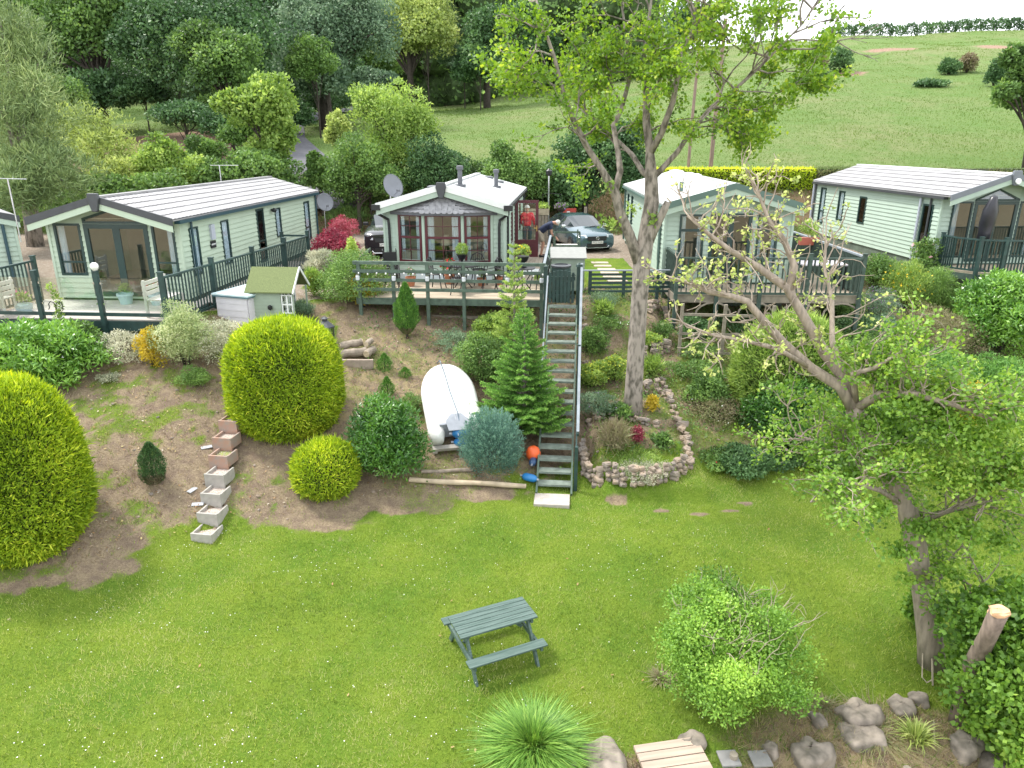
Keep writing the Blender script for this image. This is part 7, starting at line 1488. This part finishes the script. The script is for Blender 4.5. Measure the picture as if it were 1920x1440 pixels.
for px_, py_, w_, yt, lb in ((1575, 138, 52, 92, 'largest dark gorse bush on the hillside'), (1528, 140, 34, 98, 'brownish gorse bush on the tree side of the largest one'), (1550, 152, 16, 138, 'tiny gorse tuft below the largest gorse bush'), (1778, 142, 34, 112, 'round green gorse bush high on the hill'), (1812, 138, 38, 98, 'brown-topped gorse bush next to the round green one'), (1862, 165, 34, 110, 'wispy grey-green shrub near the hillside edge'), (1745, 165, 60, 150, 'low tussock under the round green gorse')):
    bush('gorse_bush', lb, 'gorse', px_, py_, w_, yt, 2600, .3, .14, P_heath if 'brown' in lb else P_dark, K=10, cr=.42, group=Gg, ts=.6, k=.5)
# flat-topped clipped hedge on the brown bank behind the cabins
t = T('clipped_hedge', 'flat-topped golden clipped hedge on the bank behind the cabins', 'hedge', (6.5, 40.4, 4.85)); n = 52000
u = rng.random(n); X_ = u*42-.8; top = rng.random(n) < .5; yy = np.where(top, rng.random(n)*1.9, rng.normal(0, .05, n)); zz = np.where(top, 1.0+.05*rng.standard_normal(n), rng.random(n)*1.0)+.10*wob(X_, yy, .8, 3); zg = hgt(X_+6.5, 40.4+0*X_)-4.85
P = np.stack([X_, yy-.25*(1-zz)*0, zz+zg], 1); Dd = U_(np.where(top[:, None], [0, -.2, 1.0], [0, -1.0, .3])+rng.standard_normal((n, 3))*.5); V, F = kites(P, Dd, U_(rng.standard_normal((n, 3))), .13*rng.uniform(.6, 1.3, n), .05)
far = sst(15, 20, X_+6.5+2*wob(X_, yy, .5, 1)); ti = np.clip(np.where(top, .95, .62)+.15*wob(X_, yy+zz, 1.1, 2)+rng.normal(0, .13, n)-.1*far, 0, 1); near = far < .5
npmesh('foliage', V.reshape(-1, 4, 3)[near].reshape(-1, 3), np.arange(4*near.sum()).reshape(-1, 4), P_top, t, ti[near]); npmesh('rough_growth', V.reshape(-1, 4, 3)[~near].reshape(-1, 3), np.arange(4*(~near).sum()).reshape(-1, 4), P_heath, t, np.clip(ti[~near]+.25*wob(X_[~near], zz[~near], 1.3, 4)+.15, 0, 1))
m = MB()
for i in range(42): zc = gz(6.2+i, 41.2)-4.85; m.bb((i-.6, .12, -.7+zc), (i+.4, 1.7, .86+zc))
m.build('shade_core', mat('core_shade', (.035, .05, .012), .95, .4, 14), t)  # solid dark core behind the leaves, inner shade put into its colour
# ---- shrubs of the near bank, on the side of the leaning alder
topiary('golden conifer mound behind the dark laurel under the trellis side', 1470, 830, 232, 590, 52000, k=.8, ex=2.1, sz=.11, grp=None, mt=P_lime)
bush('laurel_bush', 'dark glossy laurel spreading in front of the golden conifer mound', 'laurel', 1475, 868, 215, 700, 22000, .12, .038, P_laur, K=30, cr=.3, k=.7, base=.38, up=.5)
bush('laurel_bush', 'big bright glossy laurel below the parasol deck', 'laurel', 1862, 690, 190, 500, 20000, .14, .05, P_laur, K=30, cr=.32, k=.7, base=.75, up=.6, tamp=.25)
bush('juniper_bush', 'mid green spreading juniper under the heather', 'shrub', 1760, 760, 210, 655, 16000, .10, .02, P_spr, K=26, cr=.3, base=.45, up=.8); bush('juniper_bush', 'green bush low at the end of the bank under the laurel', 'shrub', 1860, 770, 110, 665, 8000, .10, .025, P_spr, K=16, base=.55)
bush('golden_shrub', 'orange-yellow topped shrub among the alder leaves', 'shrub', 1800, 815, 130, 722, 9000, .06, .03, P_gold, K=18, cr=.32, k=.6, base=.3); bush('heather_mound', 'brownish pink heather mound under the rose bed', 'shrub', 1745, 690, 190, 575, 14000, .08, .016, P_heath, K=26, cr=.3, base=.5, up=.7)
bush('perennials', 'grey-purple catmint below the rose bed', 'perennials', 1640, 618, 90, 540, 6000, .07, .02, P_blue, K=14, flowers=('purple', 260, .035)); bush('perennials', 'tall green perennials with yellow spires beside the rose', 'perennials', 1690, 600, 90, 488, 7000, .12, .022, P_lime, K=16, up=1.2, flowers=('yellow', 130, .06)); bush('perennials', 'tall narrow-leaved perennials to the parasol side of the rose', 'perennials', 1745, 610, 80, 498, 5200, .14, .02, P_mid, K=14, up=1.1, base=.65)
bush('rose_bush', 'tall rose with large pink flowers in front of the far cabin', 'rose', 1722, 560, 62, 438, 4200, .08, .05, P_mid, K=12, cr=.36, base=.6, flowers=('palepink', 9, .19)); bush('perennials', 'green plants with one magenta flower beside the deck corner', 'perennials', 1640, 560, 90, 470, 4500, .10, .045, P_mid, K=14, flowers=('pink', 3, .14))
bush('shrub', 'shady green shrubs behind the alder fork', 'shrub', 1620, 720, 150, 620, 9000, .09, .05, P_mid, K=20, base=.5); bush('weeds', 'leafy growth between the cabins behind the slatted fence', 'weeds', 1250, 560, 60, 525, 1500, .09, .04, P_lime, K=8)
# bottom shrub with dead twigs
random.seed(9); b_ = bush('shrub', 'large loose green shrub with dead twigs above the boulders', 'shrub', 1352, 1440, 370, 1118, 42000, .045, .028, LF('fresh_shrub_leaf', [(.025, .055, .01), (.06, .125, .02), (.12, .215, .035), (.22, .33, .06)]), K=52, cr=.24, k=.9, base=.55, up=.6, tamp=.25, shell=.3)
g, r_, h = pl(1352, 1440, 370, 1118, .9); m = MB()
for k in range(46):
    a = random.uniform(0, 2*PI); q = random.uniform(.1, .8); zt = h*random.uniform(.82, 1.06); p0 = Vector((q*r_*.4*math.cos(a), q*r_*.4*math.sin(a), h*.3)); p2 = Vector((q*r_*math.cos(a)+random.uniform(-.1, .35), q*r_*math.sin(a), zt)); grow(m, [], p0.lerp(p2, .6), p2-p0, .3, .006, 1, .5, .1, 3, 3, .7, .3, 4)
m.build('dead_twigs', M_twig, b_)
bush('alder_bush', 'large round-leaved green bush in the near corner behind the stump', 'shrub', 0, 0, 0, 0, 36000, .075, .066, P_ald, K=60, cr=.27, pos=(Vector((6.45, 7.35, gz(6.4, 6.4)-.1)), 1.2, Yp(1885, 1095, 7.35).z-gz(6.4, 6.4)+.1), base=.42, up=.7, out=.9, shell=.6)
# sawn stump
q = Yp(1862, 1190, 6.98); st_ = T('tree_stump', 'sawn reddish tree stump sticking out of the round-leaved bush', 'tree stump', (q.x, 6.98, gz(q.x, 6.98))); zt = Yp(1862, 1148, 6.98).z-gz(q.x, 6.98)
MB().tube([(.3, .6, -.3), (.24, .5, zt*.5), (.08, .17, zt*.8), (0, 0, zt)], [.12, .11, .095, .10], 12).build('bark', M_trk3, st_, smooth=True); m = MB(); stone(m, (0, 0, zt+.01), (.095, .095, .04)); m.build('sawn_top', mat('fresh_sawn_wood', (.62, .38, .22), .8, .25, 9, .01), st_)
# iris clump: arching strap leaves
def strap(label, cx, yb, w_, yt, n, Lf, Wd, mt, cat='ornamental grass', nm='iris_clump', k=.9):
    g, r_, h = pl(cx, yb, w_, yt, k); t = T(nm, label, cat, g); a = rng.uniform(0, 2*PI, n); q = rng.random(n)**.6; base = np.stack([np.cos(a)*q*r_*.55, np.sin(a)*q*r_*.55, 0*a], 1); d = np.stack([np.cos(a), np.sin(a), 0*a], 1)+rng.standard_normal((n, 3))*np.array([.55, .55, 0]); l_ = Lf*rng.uniform(.6, 1.15, n)
    s = U_(np.cross(d, np.array([0, 0, 1.0]))); out = (.25+.75*q)*r_*.75; Vs = []; seg = 4
    for i in range(seg+1):
        u = i/seg; c = base+d*(out*u**1.8)[:, None]*1.0+np.array([0, 0, 1.0])*(l_*(u-.42*u*u*(.5+q)) )[:, None]; wd = Wd*(1-u)**.6*.5+.0008; Vs += [c-s*wd, c+s*wd]
    V = np.stack(Vs, 1); V = V.reshape(-1, 3); o = (np.arange(n)*2*(seg+1))[:, None]; F = np.concatenate([o+np.array([2*i, 2*i+1, 2*i+3, 2*i+2]) for i in range(seg)], 1).reshape(-1, 4); npmesh('leaves', V, F, mt, t, np.clip(np.repeat(rng.normal(.58, .17, n), seg), 0, 1)); return t
strap('big clump of arching iris leaves at the near edge of the lawn', 1000, 1470, 150, 1275, 5600, .60, .015, LF('iris_leaf', [(.02, .05, .012), (.05, .115, .022), (.11, .20, .035), (.22, .31, .07)]))
for i, (a, b, w_, c, l) in enumerate(((1405, 1375, 0, 0, ''),)): pass
strap('small tuft of yellow-green strap leaves among the boulders', 1715, 1420, 70, 1352, 220, .38, .018, P_yel, nm='sedge_tuft')
strap('straggly dry grass between the cracked slab and the loose shrub', 1545, 1340, 50, 1290, 200, .15, .012, P_heath, nm='dry_tuft'); strap('pale dry grass beside the loose shrub on the lawn side', 1240, 1290, 50, 1245, 260, .13, .012, P_heath, nm='dry_tuft'); strap('dry sedge trailing over the corner rocks', 1640, 1425, 130, 1385, 420, .14, .012, P_heath, nm='dry_tuft')
# rope hanging from the alder
q = gp(1750, 1400); m = MB(); a = Yp(1748, 1235, y1-.2); m.tube([a, Yp(1749, 1300, y1-.5), (q.x, q.y, q.z+.05)], .014, 6); a2 = Yp(1730, 1225, y1-.25); m.tube([a2, Yp(1729, 1270, y1-.45), Yp(1738, 1280, y1-.5), Yp(1747, 1275, y1-.5)], .009, 6); tag(m.build('rope', M_twig), 'pale rope tied round the leaning alder and hanging to the rocks', 'rope')
# ---- boulders and planks on the shore edge
bd = [(1600, 1400, 40, 26, 'boulder'), ] 
BL = [(1298, 1395, 62, 48, 'grey boulder beside the loose shrub, above the planks'), (1130, 1425, 110, 40, 'flat pinkish boulder next to the iris clump'), (1520, 1425, 90, 62, 'big angular boulder right of the loose shrub foot'), (1532, 1355, 46, 34, 'small pale boulder behind the big angular one'), (1612, 1345, 95, 52, 'cracked slab boulder above the dark hollow'), (1612, 1385, 90, 32, 'brown flat boulder under the cracked slab'), (1690, 1330, 60, 44, 'rusty coloured boulder at the lawn edge by the rope'), (1722, 1318, 44, 40, 'pale upright rock next to the alder foot'), (1810, 1400, 74, 46, 'smooth boulder under the round-leaved bush'), (1880, 1440, 150, 60, 'large sandy boulder in the very corner'), (1900, 1385, 80, 54, 'grey boulder against the picture edge'), (1445, 1405, 40, 30, 'small stone at the foot of the loose shrub'), (1060, 1440, 60, 30, 'low stone half hidden by iris leaves')]
for cx, cy, w_, h_, lb in BL:
    q = gp(cx, cy); d = q.y*math.cos(PITCH)+(CAMH-q.z)*math.sin(PITCH); s = d/FPX; m = MB(); stone(m, (0, 0, 0), (w_/2*s*.92, w_/2*s*.75, h_/2*s*.95)); lb = lb.replace('right of', 'next to')
    o = m.build('boulder', M_rock2, loc=(q.x, q.y, q.z-h_*.10*s), smooth=True); md = o.modifiers.new('s', 'SUBSURF'); md.levels = md.render_levels = 2; dt = bpy.data.textures.new('c', 'VORONOI'); dt.noise_scale = .16; dm = o.modifiers.new('d', 'DISPLACE'); dm.texture = dt; dm.strength = .09; dm.mid_level = .5; tag(o, lb, 'boulder', 'boulders along the shore edge')
q0 = gp(1170, 1438); zs = max(gz(1.2, 6.0), -.5)
M_plk = mat('pinkish_weathered_plank', (.37, .29, .23), .9, .2, 4, .005, 40, stretch=(.3, 4, 4))
tb = T('timber_landing', 'weathered plank walkway cut off at the bottom of the picture', 'landing', (gp(1256, 1428).x, gp(1256, 1428).y, gp(1256, 1428).z+.12), R(10))
for k in range(4): MB().bb((-.42, .05-k*.13, -.03), (.40, .165-k*.13, .012+.002*(k % 2))).build('plank', M_plk, tb)
MB().bb((-.3, -.4, -.12), (.3, .1, -.035)).build('bearer', M_oldwood, tb)
for cx, cy, l in ((1375, 1425, 'weathered round post top beside the slate slabs'), (1703, 1436, 'round post top among the sedge')):
    q = Zp(cx, cy, .0); tag(MB().tube([(0, 0, -.8), (0, 0, 0), (0, 0, .015)], [.05, .05, .035], 12).build('mooring_post', M_oldwood, loc=(q.x, q.y, gz(q.x, q.y)+.15)), l, 'post')
for cx, cy, l in ((1365, 1436, 'grey slab under the round post top'), (1424, 1432, 'grey slab next to the round post top')):
    q = gp(cx, cy)+Vector((0, 0, .07)); o = MB().box((0, 0, 0), (.24, .24, .03)).build('paving_slab', mat('slab_grey', (.22, .215, .21), .85, .12, 8), loc=q, bev=.006); o.rotation_euler = (0, 0, R(4)); tag(o, l, 'paving slab')

# far wood behind everything: one mass of crowns
t = T('far_woodland', 'dense wood closing the view behind the lane and the small field', None, (0, 0, 0), kind='stuff'); bl = []
for i in range(150):
    x_ = -95+i*.86+random.uniform(-2, 2); y_ = 104+random.uniform(-5, 9)-.10*abs(x_+30); hh_ = gz(x_, y_)
    if x_ > 14: continue
    k_ = 1.0 if x_ < 5 else .75
    for zz_ in (1.5, 6, 11): bl.append(((x_+random.uniform(-1.5, 1.5), y_+random.uniform(-2, 2), hh_+zz_*k_*random.uniform(.8, 1.2)), (3.6, 3.2, 3.4*k_)))
cloud('crowns', bl, 190000, .62, .46, P_mid, t, ts=.18, base=.42, tamp=.35)
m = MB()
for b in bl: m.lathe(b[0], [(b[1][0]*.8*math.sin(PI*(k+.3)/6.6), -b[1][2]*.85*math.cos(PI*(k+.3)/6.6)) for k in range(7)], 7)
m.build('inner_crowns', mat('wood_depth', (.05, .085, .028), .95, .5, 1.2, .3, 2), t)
G3 = 'undergrowth bushes at the foot of the wood'
for cx, cy, rx_, ry_, d_, mt_, lb in ((540, 215, 50, 30, 62, P_dark, 'dark shrub below the shaded lane bend'), (700, 160, 45, 30, 78, P_blue, 'grey shrub where the hedge meets the lane'), (270, 175, 55, 26, 60, P_dark, 'dark shrub under the gap beside the big oak'), (120, 215, 70, 40, 56, P_dark, 'shadowy shrub behind the willow'), (640, 250, 26, 45, 46, P_yel, 'tall pale grasses and nettles on the lane verge'), (600, 330, 30, 40, 36.5, P_mid, 'small bush at the foot of the lane'), (870, 110, 50, 24, 84, P_blue, 'grey-green shrub above the field hedge'), (1010, 90, 45, 30, 92, P_dark, 'dark bush between field hedge and sycamore crown')):
    ptree('undergrowth_bush', lb, cx, cy, rx_, ry_, d_, 7000, .003*d_+.07, .002*d_+.05, mt_, (), tr=.06, group=G3)

for cx, cy, rx_, ry_, d_, mt_, lb in ((185, 175, 75, 42, 60, P_dark, 'shadowy thicket in front of the sunlit ash'), (610, 140, 55, 50, 64, P_blue, 'grey-green thicket hanging over the lane bend'), (800, 60, 60, 50, 82, P_yel, 'pale thicket hiding the willow stem'), (900, 120, 45, 35, 80, P_dark, 'dark thicket at the end of the field hedge'), (430, 180, 90, 30, 64, P_dark, 'deep shade shrub beneath the pair of big oaks'), (330, 120, 90, 45, 70, P_dark, 'dark thicket between fir and oak'), (520, 150, 80, 45, 74, P_dark, 'dark thicket behind the lighter sycamore'), (690, 120, 60, 40, 90, P_mid, 'green thicket above the lane hedge'), (800, 95, 60, 35, 96, P_yel, 'pale thicket under the weeping willow'), (950, 110, 60, 30, 96, P_mid, 'green thicket at the corner of the small field'), (60, 200, 80, 60, 60, P_mid, 'green thicket behind the pine trunk'), (1120, 80, 70, 30, 104, P_mid, 'green thicket behind the sycamore limbs'), (1220, 75, 60, 25, 110, P_blue, 'grey thicket where the wood thins to the skyline')):
    ptree('undergrowth_bush', lb, cx, cy, rx_, ry_, d_, 8000, .003*d_+.09, .002*d_+.07, mt_, ((cx-30, cy+15, rx_*.6, ry_*.7, 1),), tr=.06, group=G3)
# leafy weeds covering the rockery and the ground under the decks
n = 60000; x = rng.uniform(-4, 15, n); y = rng.uniform(13.5, 23, n); tt = y-toe(x); cl_ = .5+.5*wob(x, y, 4.2, 8)+.3*wob(x, y, 11, 2)
k = (tt > .25) & (tt < 8) & (rng.random(n) < np.where(x > 1.6, 1.15, np.where(tt > 4.2, .6, .06))*cl_); x, y = x[k], y[k]; n = len(x)
hh = rng.random(n)*.16*(1+wob(x, y, 3, 1)*.6); P = np.stack([x, y, hgt(x, y)+hh], 1); V, F = kites(P, rng.standard_normal((n, 3))+[0, 0, .4], U_(rng.standard_normal((n, 3))*.6+[0, 0, 1]), .065*rng.uniform(.5, 1.3, n), .04)
tag(npmesh('bank_weeds', V, F, P_mid, None, np.clip(.45+.3*wob(x, y, 2.5, 6)+rng.normal(0, .16, n), 0, 1)), 'low leafy weeds covering the rockery bank and the ground under the decks', kind='stuff')
# small stones and clods on the bank
m = MB()
for i in range(420):
    x = random.uniform(-10, 9); y = random.uniform(10, 20); t_ = y-float(toe(x))
    if .1 < t_ < 6.5: s = random.uniform(.012, .04)*(1.8 if random.random() < .08 else 1); stone(m, (x, y, gz(x, y)+s*.2), (s, s*.8, s*.55))
tag(m.build('stones', M_rock), 'small stones and clods scattered on the bank', kind='stuff')

for cx, cy, rx_, ry_, d_, mt_, lb in ((110, 175, 65, 40, 52, P_mid, 'sunlit thicket between the pine and the brown slope'), (460, 235, 40, 35, 44, P_mid, 'green thicket between the maple and the shaded lane'), (385, 290, 40, 35, 39, P_mid, 'leafy bush filling the gap below the maple'), (590, 110, 50, 40, 60, P_mid, 'lighter green boughs above the lane bend'), (690, 300, 40, 40, 36.3, P_lime, 'light green bush at the foot of the feathery tree'), (1185, 320, 40, 40, 37.5, P_dark, 'dark bush between the evergreen and the tall tree')):
    ptree('hazel_bush' if d_ < 45 else 'undergrowth_bush', lb, cx, cy, rx_, ry_, d_, 8000, .0025*d_+.06, .002*d_+.03, mt_, ((cx-25, cy+20, rx_*.7, ry_*.7, -.5),), tr=.06, group=G1 if d_ < 45 else G3)
bush('shrub', 'dense dark shrub behind the alder branches below the picket deck', 'shrub', 1600, 680, 150, 590, 10000, .08, .04, P_dark, K=20, base=.55); bush('shrub', 'green shrub between the heather mound and the deck post', 'shrub', 1575, 610, 80, 540, 6000, .08, .04, P_mid, K=14)
bush('shrub', 'leafy shrub on the corner by the rose and the big laurel', 'shrub', 1800, 610, 90, 540, 6000, .09, .04, P_mid, K=14, base=.6)

hedge('hedgerow', 'tangled hedgerow along the top of the bank behind the tiled cabin', [(-30, 36.6), (-24, 36.2), (-17, 36.0), (-11.2, 36.4)], 2.0, 1.5, 26000, .14, P_mid)
hedge('hedgerow', 'tangled hedgerow between the lane and the parked teal car', [(-7.6, 36.8), (-4, 37.2), (0, 38.2), (4.2, 38.8)], 2.1, 1.5, 24000, .14, P_mid, kw=dict(base=.35))
bush('weeds', 'weedy bank of grasses between the two long cabins', 'weeds', 655, 430, 110, 385, 5000, .16, .02, P_mid, K=16, cr=.3, up=1.4, base=.5, k=.4)

n = 80000; x = rng.uniform(-32, 24, n); y = rng.uniform(34.6, 41.5, n); k = rng.random(n) < .35+.5*wob(x, y, 1.1, 4)+.25*(x < 6); x, y = x[k], y[k]; n = len(x)
V, F = kites(np.stack([x, y, hgt(x, y)+rng.random(n)*.22], 1), rng.standard_normal((n, 3))*[.6, .6, .4]+[0, 0, .7], rng.standard_normal((n, 3)), .2*rng.uniform(.5, 1.3, n), .05)
tag(npmesh('bank_undergrowth', V, F, leafmat('rough_bank', [(.22, .15, .08), (.14, .15, .06), (.09, .15, .04), (.16, .25, .07)], .3), None, np.clip(.5+.45*wob(x, y, .6, 9)+rng.normal(0, .2, n), 0, 1)), 'rough weeds and dead bracken on the cut bank behind the cabins', kind='stuff')

bush('alder_bush', 'small leafy alder sucker just behind the leaning trunk', 'shrub', 1722, 1195, 70, 1095, 3200, .075, .066, P_ald, K=10, cr=.4)

for cx, yb, w_, yt, n_, mt_, lb in ((1325, 775, 90, 700, 6000, P_mid, 'green shrub between the trellis and the golden conifer mound'), (1400, 905, 110, 840, 6500, P_dark, 'low dark shrub at the lawn edge under the laurel'), (1560, 900, 150, 800, 9000, P_mid, 'leafy shrub at the lawn edge behind the alder branches'), (1700, 850, 170, 740, 11000, P_mid, 'wide green shrub on the bank behind the alder crown'), (1880, 880, 130, 770, 8000, P_lime, 'bright green shrub beyond the alder at the picture edge'), (1650, 660, 90, 590, 6000, P_blue, 'grey-green shrub between the catmint and the alder fork'), (1300, 650, 80, 590, 4000, P_dark, 'dark shrub in the shade of the picket deck')):
    bush('shrub', lb, 'shrub', cx, yb, w_, yt, n_, .085, .045, mt_, K=18, cr=.36, base=.5, k=.6)
